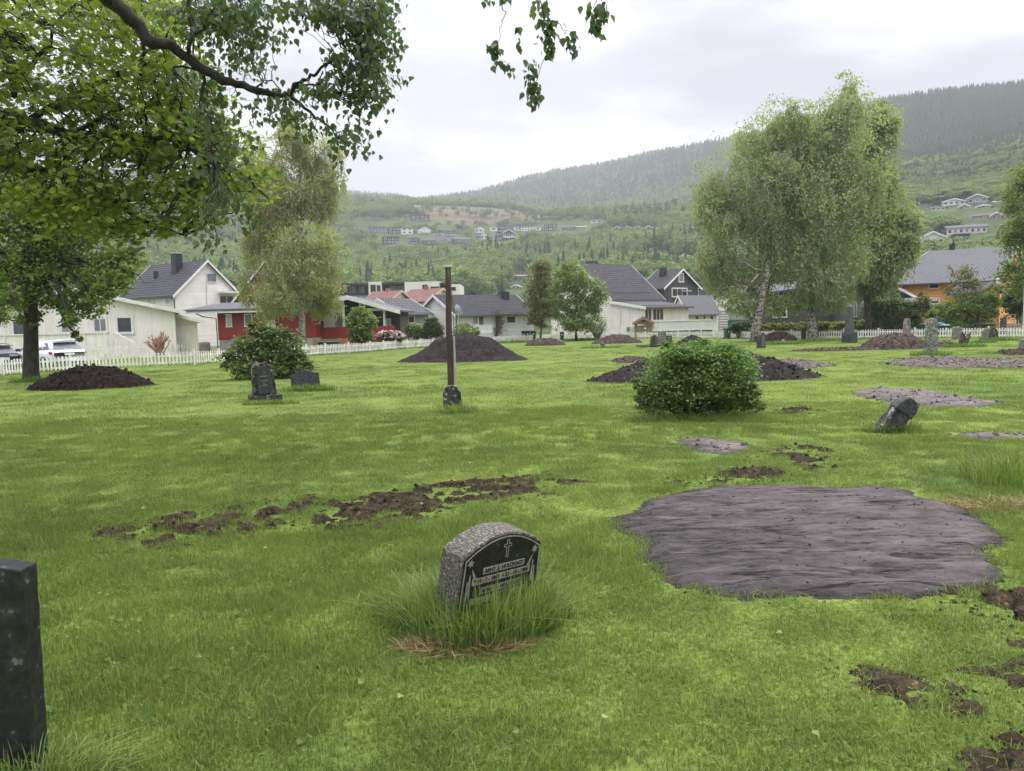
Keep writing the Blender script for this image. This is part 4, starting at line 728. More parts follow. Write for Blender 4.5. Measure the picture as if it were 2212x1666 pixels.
Fs = Fac(1838, 74, 0); root = thing('shed', 'tall narrow corrugated grey shed with white slatted balcony behind the obelisk', 'shed', Fs.C); o = np.array(Fs.C); m = MB(o); t0, t1, z0, z1 = Fs.rect(1840, 606, 1900, 690); Fs.slab(m, t0, t1, Fs.C.z-.2, z1, -6, 0); obj('wall', m, CORR, root); m = MB(o); Fs.slab(m, t0-.3, t1+.3, z1, z1+.12, -6.3, .4); obj('roof', m, DKTRIM, root)
for px_ in ((1862, 652, 1870, 661), (1845, 655, 1849, 684), (1862, 666, 1870, 684)): window(root, Fs, px_, pane=GLG, fw=.08)
m = MB(o)
for k in range(7): v_ = 659+k*3.6; Fs.slab(m, Fs.tz(1818, v_)[0], Fs.tz(1878, v_)[0], Fs.tz(1850, v_+1.2)[1], Fs.tz(1850, v_)[1], 1.2, 1.24)
for uu in (1818, 1848, 1877): q = Fs.tz(uu, 670)[0]; Fs.slab(m, q-.04, q+.04, Fs.C.z, Fs.tz(uu, 656)[1], 1.25, 1.33)
obj('slatted_railing', m, mat('grey_white_paint', (.35, .35, .35), (.45, .45, .45)), root)
Fc_ = Fac(1897, 72, 0); root = thing('garage', 'charcoal garage with white bargeboards left of the orange house', 'garage', Fc_.C); o = np.array(Fc_.C); m = MB(o); L_, A_, R_ = Fc_.pt(1897, 643), Fc_.pt(1943, 624), Fc_.pt(1990, 649); m.prism([Vector((L_.x, L_.y, Fc_.C.z-.2)), Vector((R_.x, R_.y, Fc_.C.z-.2)), R_, A_, L_], Vector((3, 5.2, 0))); obj('wall', m, board('charcoal_boards', (.06, .062, .07), .15, 0, .6), root)
roofpair(root, o, A_, L_, Vector((3, 5.2, 0)), .4, .12, SLATE2, WHITE, .4); roofpair(root, o, A_, R_, Vector((3, 5.2, 0)), .4, .12, SLATE2, WHITE, .4); m = MB(o); t0, t1, z0, z1 = Fc_.rect(1936, 644, 2010, 652); Fc_.slab(m, t0, t1, z0, z1, .5, 1.2); obj('canopy', m, WHITE, root)
H = gable('house', 'bright orange house with large glazed grey tiled roof at the right', 2140, 75, 53.7, 143.7, 2222, 1905, 607, 533, ORANGE_H, SLATE3)
window(H['root'], H['FS'], (2009, 614, 2027, 622), pane=GLS, fw=.12); window(H['root'], H['FS'], (2012, 646, 2027, 655), pane=GLS, fw=.12); window(H['root'], H['FG'], (2152, 588, 2164, 610), nx=2, pane=GLG, fw=.12); chimney(H, H['W']*.5, H['L']*.75, .9, .7)
m = MB(H['o']); pq = H['pt']
H2 = gable('porch', 'small timber porch with shallow gable roof in front of the orange house', 2110, 68, 8, 98, 2160, 2160, 629, 613, ORANGE_H, SLATE2, trim=mat('weathered_trim', (.35, .33, .28), (.45, .43, .38)), cat='porch', L=3, found=0, gutter=False)

# ================================================================ fences
def picket_fence(name, label, px, hgt, spacing, pw, bay=2.3, m_=None, world=None, post=True, gap0=.08, group=None):
    pts = world or [G(u, v) for u, v in px]; root = thing(name, label, 'fence', pts[0], group); o = np.array(pts[0]); m_ = m_ or MATS['fence_paint']; rr_ = random.Random(3)
    for A, B in zip(pts[:-1], pts[1:]):
        Lt = (B-A).length; nb = max(1, round(Lt/bay)); d = (B-A)/nb; dn = d.normalized(); rz = math.atan2(d.y, d.x); nrm = Vector((dn.y, -dn.x, 0))
        if nrm.dot(-A) < 0: nrm = -nrm
        for k in range(nb):
            p = A+d*k
            if post: m = MB(o); m.box(p+Vector((0, 0, hgt*.53)), (.1, .1, hgt*1.1+.06), rz, Matrix.Rotation(rr_.gauss(0, .03), 3, 'Y')); m.box(p+Vector((0, 0, hgt*1.1+.02)), (.13, .13, .03), rz); obj('post', m, m_, root)
            m = MB(o); n = max(2, int(d.length/spacing)); 
            for q in range(1, n):
                c = p+d*(q/n)+nrm*.035; h_ = hgt*rr_.uniform(.96, 1.03); m.box((c.x, c.y, c.z+gap0+(h_-gap0)/2), (pw, .02, h_-gap0), rz, Matrix.Rotation(rr_.gauss(0, .02), 3, 'Y'))
            for zf_ in (.26, .74): m.box(p+d*.5+Vector((0, 0, hgt*zf_))+nrm*.0, (d.length-.1, .035, .08), rz)
            obj('picket_panel', m, m_, root)
    return root
mat('fence_paint', (.52, .51, .46), (.76, .75, .72), sc=2.5, rough=.7, bump=.004, bsc=30, lo=.3, hi=.6, detail=8)
picket_fence('picket_fence', 'long low weathered white picket fence around the churchyard lawn', [(-60, 818), (68, 807), (230, 797), (420, 788), (570, 777), (703, 766.5), (800, 760), (880, 753), (985, 746.5), (1089, 741), (1190, 735), (1300, 731.5), (1464, 731), (1600, 732), (1750, 733.5), (1897, 731.5), (2060, 730.5), (2300, 729)], .72, .175, .09)
picket_fence('picket_fence', 'taller clean white picket fence of the cream bungalow garden, behind the white car', None, .98, .2, .1, 2.4, WHITE, [onground(-20, 47), onground(169, 51), onground(456, 68), onground(372, 76)], post=False)
Fz = Fac(1550, 100, 0); m = MB(np.array(Fz.C)); z_ = Fz.C.z
for k in range(9): Fz.slab(m, .2, 3.0, z_+.2+k*.33, z_+.42+k*.33, -.03, .03)
for q in (.15, 1.6, 3.0): Fz.slab(m, q, q+.1, z_-.1, z_+3.2, -.13, -.03)
tag(obj('slat_fence', m, mat('grey_stain', (.22, .22, .2), (.3, .3, .27), sc=3), None, loc=Fz.C), 'tall grey horizontal slat fence beside the small white house', 'fence')

# ================================================================ vehicles
def car(name, label, paint, loc, head, glassm, L=4.6, Wd=1.84, Ht=1.47, suv=.0):
    root = thing(name, label, 'car', loc, 'cars parked behind the fence', rad(head))
    def loft(secs):                                   # secs: list of (x, halfwidth list, z list) cross sections
        m = MB(); K = len(secs[0][1])*2; vs = []
        for x, hw, z in secs:
            vs += [(x, h, q) for h, q in zip(hw, z)]+[(x, -h, q) for h, q in list(zip(hw, z))[::-1]]
        n = len(secs); fs = [(i*K+k, i*K+(k+1) % K, (i+1)*K+(k+1) % K, (i+1)*K+k) for i in range(n-1) for k in range(K)]+[tuple(range(K)), tuple(range((n-1)*K, n*K))[::-1]]
        m.add(vs, fs); return m
    w2 = Wd/2; z0 = .24
    def sec(x, zt, zs, wt, wb=1.0): return (x, [w2*.82*wb, w2*.97*wb, w2*wb, w2*.99*wb, wt], [z0, z0+.12, .62, zs, zt])
    b = loft([sec(-L/2, .86, .84, w2*.55, .86), sec(-L/2+.06, .98, .92, w2*.80, .95), sec(-L/2+.3, 1.0, .95, w2*.9), sec(-L*.25, .98, .94, w2*.9), sec(0, .95, .92, w2*.9), sec(L*.16, .97, .92, w2*.88), sec(L*.3, .93, .86, w2*.8), sec(L*.42, .82, .76, w2*.7, .96), sec(L/2-.06, .68, .64, w2*.6, .88), sec(L/2, .5, .48, w2*.5, .78)])
    body = obj('body', b, paint, root, True)
    def gs(x, zt, wt, wb=.89): zb_ = .93; return (x, [w2*wb, w2*(wb*.55+wt*.45), w2*wt, w2*wt*.86, .25], [zb_, zb_+(zt-zb_)*.5, zt-.06, zt-.02, zt])
    gr = loft([gs(-L/2+.10, 1.02, .84), gs(-L/2+.50, Ht-.06, .70), gs(-L/2+.75, Ht-.02, .73), gs(-L*.12, Ht, .75), gs(L*.05, Ht-.02, .74), gs(L*.12, Ht-.10, .72), gs(L*.30, .96, .80)]); obj('cabin', gr, paint, body, True)
    # side glass
    for sg in (1, -1):
        m = MB()
        def sp(x, f): wv = w2*((.89*(1-f)+.735*f))+.012; return (x, sg*wv, .96+(Ht-.09-.96)*f)
        for x0, x1, x2, x3 in ((-L*.41, -L*.27, -L*.27, -L*.345), (-L*.25, -L*.06, -L*.06, -L*.25), (-L*.04, L*.26, L*.11, -L*.04)):
            ps_ = [sp(x0, .03), sp(x1, .03), sp(x2, .93), sp(x3, .93)]; m.add(ps_+[(a, b_-sg*.03, c) for a, b_, c in ps_], [(0, 1, 2, 3), (4, 5, 6, 7), (0, 1, 5, 4), (1, 2, 6, 5), (2, 3, 7, 6), (3, 0, 4, 7)])
        obj('side_window', m, glassm, body)
        m = MB(); m.box((L*.2, sg*(w2+.1), 1.0), (.12, .2, .14)); obj('wing_mirror', m, DKTRIM, body)
        m = MB(); m.box((-L/2+.12, sg*w2*.74, .83), (.16, w2*.46, .13), 0, Matrix.Rotation(.0, 3, 'Y')); m.box((-L/2+.2, sg*w2*.955, .84), (.3, .06, .12)); obj('tail_light', m, mat('tail_light_red', (.35, .008, .012), (.45, .02, .02), rough=.15), body)
        m = MB(); m.tube([(-L*.36, sg*w2*.66, Ht-.0), (-L*.3, sg*w2*.66, Ht+.045), (L*.0, sg*w2*.66, Ht+.045), (L*.05, sg*w2*.66, Ht)], .018, 5); obj('roof_rail', m, paint, body)
        for x in (-L*.31, L*.31):
            m = MB(); m.tube([(x, sg*(w2-.2), .33), (x, sg*(w2-.0), .33)], .33, 20); wh = obj('wheel', m, mat('tyre_rubber', (.02, .02, .02), (.03, .03, .03)), root); m = MB(); m.tube([(x, sg*(w2-.01), .33), (x, sg*(w2+.012), .33)], .21, 12); obj('rim', m, mat('alloy', (.4, .4, .42), (.5, .5, .5), rough=.3, metal=.8), wh)
    m = MB(); A_ = [(-L/2+.105, .74, 1.0), (-L/2+.105, -.74, 1.0), (-L/2+.455, -.56, Ht-.10), (-L/2+.455, .56, Ht-.10)]; A_ = [(x-.012, y, z+.012) for x, y, z in A_]; m.add(A_+[(x+.05, y, z-.02) for x, y, z in A_], [(0, 1, 2, 3), (4, 5, 6, 7), (0, 1, 5, 4), (1, 2, 6, 5), (2, 3, 7, 6), (3, 0, 4, 7)]); obj('rear_window', m, glassm, body)
    m = MB(); m.box((-L/2+.36, 0, Ht-.045), (.24, 1.2, .035)); obj('spoiler', m, DKTRIM, body)
    m = MB(); m.box((-L/2-.005, 0, .76), (.02, .52, .11)); obj('number_plate', m, WHITE, body)
    m = MB(); m.box((-L/2+.02, 0, .36), (.1, 1.5, .16)); obj('bumper_trim', m, DKTRIM, body)
    return root
carwhite = mat('white_car_paint', (.66, .68, .72), (.70, .72, .76), sc=.5, rough=.18, spec=.6); cardark = mat('dark_blue_car_paint', (.015, .02, .035), (.02, .028, .045), sc=.5, rough=.15, spec=.7); silver = mat('silver_car_paint', (.3, .31, .33), (.34, .35, .37), sc=.5, rough=.2)
CG = glass('tinted_car_glass', (.10, .105, .12), .06)
p = onground(104, 41.5); car('parked_car', 'white estate car parked behind the left tree trunk, tail lights towards the lawn', carwhite, p+Vector((0, 0, .05)), 147, CG)
p = onground(-38, 40.5); car('parked_car', 'dark blue car at the left edge, only its rear corner in view', cardark, p+Vector((0, 0, -.1)), 152, CG, L=4.2)
# old bus behind the birch
Fv = Fac(1573, 75, 0); root = thing('vintage_bus', 'old green and cream bus with split windscreen and red roof board behind the hedge', 'bus', Fv.C); o = np.array(Fv.C); z_ = Fv.C.z
a0, a1 = Fv.tz(1572, 690)[0], Fv.tz(1622, 690)[0]; zt = Fv.tz(1597, 660)[1]; zw = Fv.tz(1597, 689)[1]; zwt = Fv.tz(1597, 667)[1]
m = MB(o); m.prism([Fv.at(a0, z_+.5), Fv.at(a1, z_+.5), Fv.at(a1, zw-.1), Fv.at(a0, zw-.1)], Vector((3, 7, 0))); obj('body', m, mat('bus_green', (.06, .14, .09), (.08, .17, .11), sc=2, rough=.35), root)
m = MB(o); prof = [Fv.at(a0, zw-.1), Fv.at(a1, zw-.1), Fv.at(a1-.1, zwt), Fv.at(a1-.28, zt-.08), Fv.at((a0+a1)/2, zt+.04), Fv.at(a0+.28, zt-.08), Fv.at(a0+.1, zwt)]; m.prism(prof, Vector((3, 7, 0))); cb = obj('upper_body', m, mat('bus_cream', (.45, .44, .42), (.52, .51, .49), sc=2, rough=.35), root)
for q0, q1 in ((a0+.14, (a0+a1)/2-.04), ((a0+a1)/2+.04, a1-.14)):
    m = MB(o); sk = .1 if q0 == a0+.14 else 0; sk2 = .1 if sk == 0 else 0; m.prism([Fv.at(q0, zw, .003), Fv.at(q1, zw, .003), Fv.at(q1-sk2, zwt-.05, .003), Fv.at(q0+sk, zwt-.05, .003)], Fv.n*.03); obj('windscreen', m, GLP, cb)
m = MB(o); Fv.slab(m, a0+.25, a1-.25, zwt+.03, zt-.03, .02, .12); sg_ = obj('roof_board', m, mat('maroon', (.09, .018, .02), (.12, .03, .03)), cb)
def text(name, s_, size, mat_, parent, M, ext=.002, al='CENTER', sx=1, shear=0, bold=.0):
    cu = bpy.data.curves.new(name, 'FONT'); cu.body = s_; cu.size = size; cu.extrude = ext; cu.align_x = al; cu.align_y = 'CENTER'; cu.shear = shear; cu.offset = bold; cu.resolution_u = 3
    tmp = bpy.data.objects.new(name, cu); C.objects.link(tmp); bpy.context.view_layer.update(); dg = bpy.context.evaluated_depsgraph_get(); me = bpy.data.meshes.new_from_object(tmp.evaluated_get(dg)); bpy.data.objects.remove(tmp)
    me.transform(Matrix.Diagonal((sx, 1, 1, 1))); me.transform(M); oo = bpy.data.objects.new(name, me); me.materials.clear(); me.materials.append(mat_); C.objects.link(oo); oo.parent = parent; return oo
def face_matrix(origin, right, up):
    r = Vector(right).normalized(); n_ = r.cross(Vector(up)).normalized(); u_ = n_.cross(r).normalized(); M = Matrix((r, u_, n_)).transposed().to_4x4(); M.translation = Vector(origin); return M
for k in range(7):                               # destination lettering, not legible in the photograph
    m = MB(o); c_ = (a0+a1)/2+(k-3)*.17; hk = .09 if k % 2 else .11; Fv.slab(m, c_-.055, c_-.02, (zwt+zt)/2-hk, (zwt+zt)/2+hk, .121, .13); Fv.slab(m, c_-.02, c_+.05, (zwt+zt)/2+hk-.05, (zwt+zt)/2+hk, .121, .13); obj('letter', m, mat('faded_pink', (.5, .2, .2), (.55, .25, .24)), sg_)
for q in (a0+.3, a1-.3): m = MB(o); m.tube([Fv.at(q, z_+.95, .0), Fv.at(q, z_+.95, .06)], .13, 12); obj('headlight', m, GLP, root)
for q in (a0+.15, a1-.35):
    m = MB(o); m.tube([Fv.at(q, z_+.45, -1.2)+Vector((0, 0, 0)), Fv.at(q+.25, z_+.45, -1.2)], .45, 14); obj('wheel', m, MATS['tyre_rubber'], root)

# ================================================================ bins and small things
def make_bin(label, body, lidm, loc, rz, sc=1.0, group=None):
    root = thing('wheelie_bin', label, 'bin', loc, group, rz); m = MB(); a, b_, h = .24*sc, .27*sc, .92*sc
    m.hexa([(-a*.8, -b_*.8, .04), (a*.8, -b_*.8, .04), (a*.8, b_*.8, .04), (-a*.8, b_*.8, .04), (-a, -b_, h), (a, -b_, h), (a, b_, h), (-a, b_, h)]); m.box((0, 0, h-.03), (a*2+.05, b_*2+.05, .05)); obj('bin_body', m, body, root)
    m = MB(); m.hexa([(-a-.03, -b_-.06, h+.001), (a+.03, -b_-.06, h+.001), (a+.03, b_+.05, h+.001), (-a-.03, b_+.05, h+.001), (-a, -b_-.03, h+.06), (a, -b_-.03, h+.06), (a, b_+.05, h+.1), (-a, b_+.05, h+.1)]); m.tube([(-a, b_+.09, h+.03), (a, b_+.09, h+.03)], .02, 6); obj('lid', m, lidm, root)
    m = MB(); m.box((0, -b_*.93-.01, h*.72), (a*.55, .012, .15)); obj('sticker', m, WHITE, root)
    for sx_ in (-1, 1): m = MB(); m.tube([(sx_*a*.8, b_*.75, .1), (sx_*a*1.02, b_*.75, .1)], .1, 12); obj('wheel', m, MATS['tyre_rubber'], root)
    return root
BG = mat('dark_green_plastic', (.012, .045, .035), (.018, .055, .045), sc=2, rough=.45); BLG = mat('lid_green_plastic', (.02, .06, .05), (.03, .08, .065), sc=2, rough=.4); BLU = mat('blue_lid_plastic', (.06, .22, .5), (.08, .26, .55), rough=.4)
for i, (uu, la) in enumerate(((695.5, 'leftmost green wheelie bin in the slatted shelter by the red house'), (706.5, 'second green wheelie bin from the left in the slatted shelter'), (717.5, 'third green wheelie bin from the left in the slatted shelter'), (728.5, 'rightmost green wheelie bin in the slatted shelter by the red house'))): make_bin(la, BG, BLG, onground(uu, 60), rad(2), .86, 'green bins in the slatted shelter')
for uu, la in ((1127, 'left of the three dark green bins behind the fence by the bare shrubs'), (1139.5, 'middle of the three dark green bins behind the fence by the bare shrubs'), (1152, 'right of the three dark green bins behind the fence by the bare shrubs')): make_bin(la, BG, BG, onground(uu, 87), rad(4), 1.2, 'three green bins behind the fence')
make_bin('low dark bin between the two striped marker poles', BG, BG, onground(1214, 90), 0, .95)
make_bin('green wheelie bin left of the clipped hedge by the old bus', mat('mid_green_plastic', (.02, .09, .06), (.03, .10, .07), rough=.45), BLG, onground(1571, 73), .2, 1.05)
make_bin('dark bin with a blue lid behind the tall lichened stone', BG, BLU, onground(2027, 62), 0, 1.15); make_bin('dark bin with a pale green lid right of the blue-lidded bin', BG, mat('pale_green_plastic', (.2, .35, .28), (.24, .4, .32)), onground(2040, 60), 0, 1.0); make_bin('dark bin half hidden left of the tall lichened stone', BG, BLG, onground(1996, 62), 0, 1.1)
Fq = Fac(680, 60.6, 0); root = thing('bin_shelter', 'pale timber slatted screen around the green bins by the red house', 'bin shelter', Fq.C); o = np.array(Fq.C)
for u0, u1, pr in ((679, 690, .5), (734, 754, .5), (689, 734, -.4)):
    m = MB(o); t0, t1 = Fq.tz(u0, 730)[0], Fq.tz(u1, 730)[0]
    for k in range(8): Fq.slab(m, t0, t1, Fq.C.z+.08+k*.125, Fq.C.z+.18+k*.125, pr-.015, pr+.015)
    for q in (t0, t1-.07): Fq.slab(m, q, q+.07, Fq.C.z, Fq.C.z+1.1, pr-.09, pr-.02)
    obj('slat_panel', m, mat('pale_timber', (.36, .2, .09), (.46, .27, .13), sc=5), root)
for uu, la in ((1205.5, 'left thin marker pole with orange top'), (1230, 'right thin marker pole with orange top')):
    p = onground(uu, 92); root = thing('marker_pole', la, 'marker pole', p, 'marker poles'); m = MB(); m.tube([(0, 0, 0), (0, 0, 1.95)], .055, 6); obj('pole', m, WHITE, root); m = MB(); m.tube([(0, 0, 1.45), (0, 0, 1.75)], .075, 6); obj('reflector_band', m, mat('orange_band', (.7, .3, .02), (.75, .35, .03)), root)
p = onground(992, 72); root = thing('satellite_dish', 'grey satellite dish on a post just right of the wooden pole', 'satellite dish', p); m = MB(); m.tube([(0, 0, 0), (0, 0, 3.1)], .05, 8); obj('post', m, mat('galvanised', (.35, .36, .37), (.45, .46, .47), rough=.4, metal=.5), root)
m = MB(); rp_ = []; 
for k in range(5):
    q = .42*k/4; rp_.append((q, -.28*(q/.42)**2*.5))
vs = []; K = 20
for q, h_ in rp_:
    for j in range(K): a = 2*math.pi*j/K; vs.append((q*math.cos(a)*.75, h_+.0, q*math.sin(a)))
m.add([Matrix.Rotation(-.7, 3, 'Z') @ Matrix.Rotation(.3, 3, 'X') @ Vector((x, -y, z))*1.25+Vector((-.12, 0, 3.3)) for x, y, z in vs], [(i*K+j, i*K+(j+1) % K, (i+1)*K+(j+1) % K, (i+1)*K+j) for i in range(4) for j in range(K)]); obj('dish', m, mat('dish_grey', (.4, .41, .42), (.46, .47, .48), rough=.4), root, True)
m = MB(); m.tube([(-.05, 0, 3.0), (.35, -.25, 2.9), (.4, -.3, 3.05)], .025, 5); m.box((.4, -.3, 3.1), (.1, .1, .14)); obj('feed_arm', m, MATS['galvanised'], root)
p = onground(1513, 118); root = thing('street_lamp', 'slim street lamp with short arm right of the charcoal house', 'street lamp', p); m = MB(); m.tube([(-.3, 0, 0), (-.3, 0, 6.8)], [.07, .05], 8); obj('pole', m, MATS['galvanised'], root); m = MB(); m.box((.05, 0, 6.85), (.9, .16, .09)); obj('lamp_head', m, WHITE, root)
p = onground(2210, 58); root = thing('flagpole', 'plain white pole at the right edge of the picture', 'pole', p); m = MB(); m.tube([(0, 0, 0), (0, 0, 4.05)], [.06, .045], 10); obj('pole', m, mat('weathered_white', (.45, .46, .46), (.62, .62, .62), sc=8, rough=.6), root); m = MB(); m.tube([(0, 0, 4.05), (0, 0, 4.12)], .06, 8); obj('pole_cap', m, WHITE, root)
# information shelter
p = onground(1390, 88); root = thing('notice_shelter', 'small log notice shelter with mossy gable roof in front of the lilac house', 'notice board', p, None, rad(-6)); LOG = mat('brown_log', (.22, .13, .085), (.33, .21, .15), sc=5, rough=.8, stretch=(1, 1, .3)); MOSS = mat('mossy_roof', (.12, .10, .05), (.22, .19, .11), sc=9, rough=.95, bump=.04, c3=(.3, .22, .15))
for sx_ in (-1, 1):
    for sy_ in (0, 1.0): m = MB(); m.tube([(sx_*.82, sy_, 0), (sx_*.82, sy_, 1.75)], [.14, .12], 10); obj('log_post', m, LOG, root)
m = MB(); m.box((0, 0, 1.12), (2.0, .12, .3)); m.box((0, -.02, 1.68), (1.9, .14, .16)); obj('cross_beam', m, LOG, root)
for sg in (-1, 1):
    m = MB(); m.prism([Vector((0, -.45, 2.32)), Vector((sg*1.18, -.45, 1.62)), Vector((sg*1.18, -.45, 1.80)), Vector((0, -.45, 2.52))], Vector((0, 1.9, 0))); obj('roof', m, MOSS, root)
    m = MB(); m.prism([Vector((0, -.5, 2.2)), Vector((sg*1.2, -.5, 1.5)), Vector((sg*1.2, -.5, 1.72)), Vector((0, -.5, 2.45))], Vector((0, .06, 0))); obj('bargeboard', m, LOG, root)
m = MB(); m.prism([Vector((-.8, .0, 1.78)), Vector((.8, .0, 1.78)), Vector((0, .0, 2.2))], Vector((0, .06, 0))); obj('gable_board', m, LOG, root)
m = MB(); m.box((0, .55, .95), (1.45, .05, 1.0)); pn = obj('notice_panel', m, mat('white_board', (.6, .6, .6), (.68, .68, .68)), root)
for (x, z, a, b_, cc, nm) in ((-.55, .62, .16, .32, (.02, .22, .2), 'teal'), (-.28, .62, .34, .14, (.5, .12, .1), 'coral'), (.18, .66, .22, .36, (.02, .25, .22), 'teal'), (.5, .6, .3, .3, (.35, .33, .34), 'photo'), (.18, 1.12, .2, .2, (.75, .75, .75), 'paper')): m = MB(); m.box((x, .515 if nm != 'paper' else -.075, z), (a, .012, b_)); obj('poster', m, mat('poster_'+nm, cc, tuple(min(.8, q*1.3) for q in cc), sc=20), pn if nm != 'paper' else root)
# hanging basket and tub by the cream bungalow
p = onground(338, 58); m = MB(); m.tube([(0, 0, 1.0), (0, 0, 1.4)], [.16, .28], 12); tag(obj('hanging_basket', m, mat('wicker', (.3, .17, .07), (.42, .27, .12), sc=30, bump=.02), None, loc=p), 'brown wicker basket hanging left of the bare pruned shrub', 'basket')
# yard clutter at the right edge
p = onground(2182, 66); root = thing('sawhorse', 'pale timber trestle standing on the woodpile near the right edge', 'trestle', p+Vector((0, 0, .55))); PT = mat('fresh_timber', (.55, .36, .2), (.65, .45, .27), sc=6)
for sx_ in (-.3, .3): m = MB(); m.tube([(sx_-.15, -.2, .15), (sx_+.08, 0, 1.05)], .03, 4); m.tube([(sx_+.1, .2, .15), (sx_+.1, .0, 1.05)], .03, 4); obj('leg', m, PT, root)
m = MB(); m.box((.1, 0, 1.07), (.75, .1, .07)); m.box((-.1, -.16, .3), (.7, .04, .06)); obj('top_beam', m, PT, root)
p = onground(2188, 63); m = MB(); rl = random.Random(9)
for k in range(26): a = rl.uniform(-.5, .5); c = Vector((rl.uniform(-.7, .9), rl.uniform(-.5, .5), .06+k*.032)); d = Vector((math.cos(a), math.sin(a)*.6, rl.uniform(-.22, .22)))*rl.uniform(.4, .9); m.tube([c-d, c+d], rl.uniform(.03, .06), 5)
tag(obj('woodpile', m, mat('grey_brown_wood', (.16, .11, .08), (.4, .3, .2), sc=3), None, loc=p), 'untidy pile of boards and branches under the trestle', 'woodpile')
p = onground(2128, 66); root = thing('trampoline', 'dark garden trampoline with pale rim behind the right hedge', 'trampoline', p); m = MB(); m.tube([(1.05*math.cos(a), .9*math.sin(a), .95) for a in np.linspace(0, 6.283, 25)], .06, 5); obj('rim_pad', m, mat('pale_rim', (.4, .42, .38), (.48, .5, .45)), root)
m = MB(); m.tube([(0, 0, .93), (0, 0, .94)], .9, 20); obj('mat', m, DKTRIM, root)
for a in (0.6, 2.5, 3.8, 5.6): m = MB(); m.tube([(1.0*math.cos(a), .88*math.sin(a), 0), (1.0*math.cos(a), .88*math.sin(a), 1.5)], .03, 5); obj('leg', m, MATS['galvanised'], root)

# ================================================================ houses on the hillside
def hill_house(label, x0, yt, x1, yb, kind, wall, roof, fr=6, nwin=4, conv=6, trim=WHITE, th=None, near=None):
    if conv == 6: cx = lambda q: q/2.914+759; cy = lambda q: q/2.914+406.6
    else: cx = lambda q: q/3.841+1843; cy = lambda q: q/3.841+379.5
    u0, u1, vt, vb = cx(x0), cx(x1), cy(yt), cy(yb); B = hillpt((u0+u1)/2, vb) if near is None else hillpt((u0+u1)/2, vb, near[0], near[1])
    S_ = B.y/F; w_, h_ = (u1-u0)*S_, (vb-vt)*S_; SITES.append((B.x, B.y, w_*.6)); th = RS.uniform(-18, 18) if th is None else th
    root = thing('hillside_house', label, 'house', B, 'houses on the hillside', rad(th)+math.atan2(-B.x, B.y)); dp = min(w_*.8, 9)
    WM = mat(*wall); RM = mat(*roof); m = MB()
    if kind == 'flat':
        m.box((0, dp/2, h_/2-2), (w_, dp, h_+4)); obj('wall', m, WM, root); m = MB(); m.box((0, dp/2-.3, h_+.12), (w_+.7, dp+.9, .3)); obj('roof', m, RM, root); hw = h_
    elif kind == 'gable':
        he = h_*.62; m.prism([Vector((-w_/2, 0, -4)), Vector((w_/2, 0, -4)), Vector((w_/2, 0, he)), Vector((0, 0, h_)), Vector((-w_/2, 0, he))], Vector((0, dp, 0))); obj('wall', m, WM, root); m = MB()
        chev = lambda y_, a_, z_: [Vector((-a_, y_, he-.35-z_)), Vector((0, y_, h_+.02-z_)), Vector((a_, y_, he-.35-z_)), Vector((a_, y_, he-.05)), Vector((0, y_, h_+.35)), Vector((-a_, y_, he-.05))]
        m.prism(chev(-.7, w_/2+.7, 0), Vector((0, dp+1.4, 0)))
        obj('roof', m, RM, root); m = MB()
        m.prism(chev(-.8, w_/2+.8, .3), Vector((0, .09, 0)))
        obj('bargeboard', m, trim, root); hw = he
    else:
        he = h_*.66; m.box((0, dp/2, he/2-2), (w_, dp, he+4)); obj('wall', m, WM, root); m = MB(); m.prism([Vector((-w_/2-.5, -.6, he)), Vector((-w_/2-.5, dp+.6, he)), Vector((-w_/2-.5, dp/2, h_))], Vector((w_+1, 0, 0))); obj('roof', m, RM, root); hw = he
    rows = 2 if hw > 4.2 else 1
    for r_ in range(rows):
        for k in range(nwin):
            xw = -w_/2+w_*(k+.5)/nwin; zw_ = hw*(r_+.55)/rows; m = MB(); ww = w_/nwin*.62; hh_ = min(1.7, hw/rows*.6); m.box((xw, -.03, zw_), (ww, .1, hh_)); f_ = obj('window', m, trim if WM.name != 'far_white' else WM, root)
            m = MB(); m.box((xw, -.10, zw_), (ww*.8, .06, hh_*.76)); obj('pane', m, GLG if (k+r_) % 2 and WM.name != 'far_white' else GLS, f_)
    if kind == 'gable' and hw > 3.5: m = MB(); m.box((0, -1.0, hw*.45), (w_*.96, 1.6, .9)); obj('balcony', m, WM if WM.name != 'far_dark' else trim, root)
    return root
FW = ('far_white', (.66, .65, .64), (.7, .69, .68)); FD = ('far_dark', (.035, .037, .042), (.06, .062, .068)); FR = ('far_dark_roof', (.05, .05, .06), (.08, .08, .09)); FWR = ('far_white_roof', (.6, .6, .62), (.66, .66, .68)); FBR = ('far_brown', (.09, .065, .055), (.12, .09, .075)); FGY = ('far_grey', (.22, .22, .23), (.28, .28, .29)); FCR = ('far_cream', (.6, .52, .42), (.66, .58, .48)); FPK = ('far_pink', (.55, .47, .45), (.6, .52, .5)); FTN = ('far_tan', (.32, .24, .19), (.4, .31, .25)); FBL = ('far_blue', (.06, .10, .15), (.1, .15, .2)); FGR = ('far_green_roof', (.05, .08, .06), (.07, .1, .075)); FRB = ('far_reddish', (.2, .09, .06), (.26, .13, .09))
E6 = 'in the hillside estate'
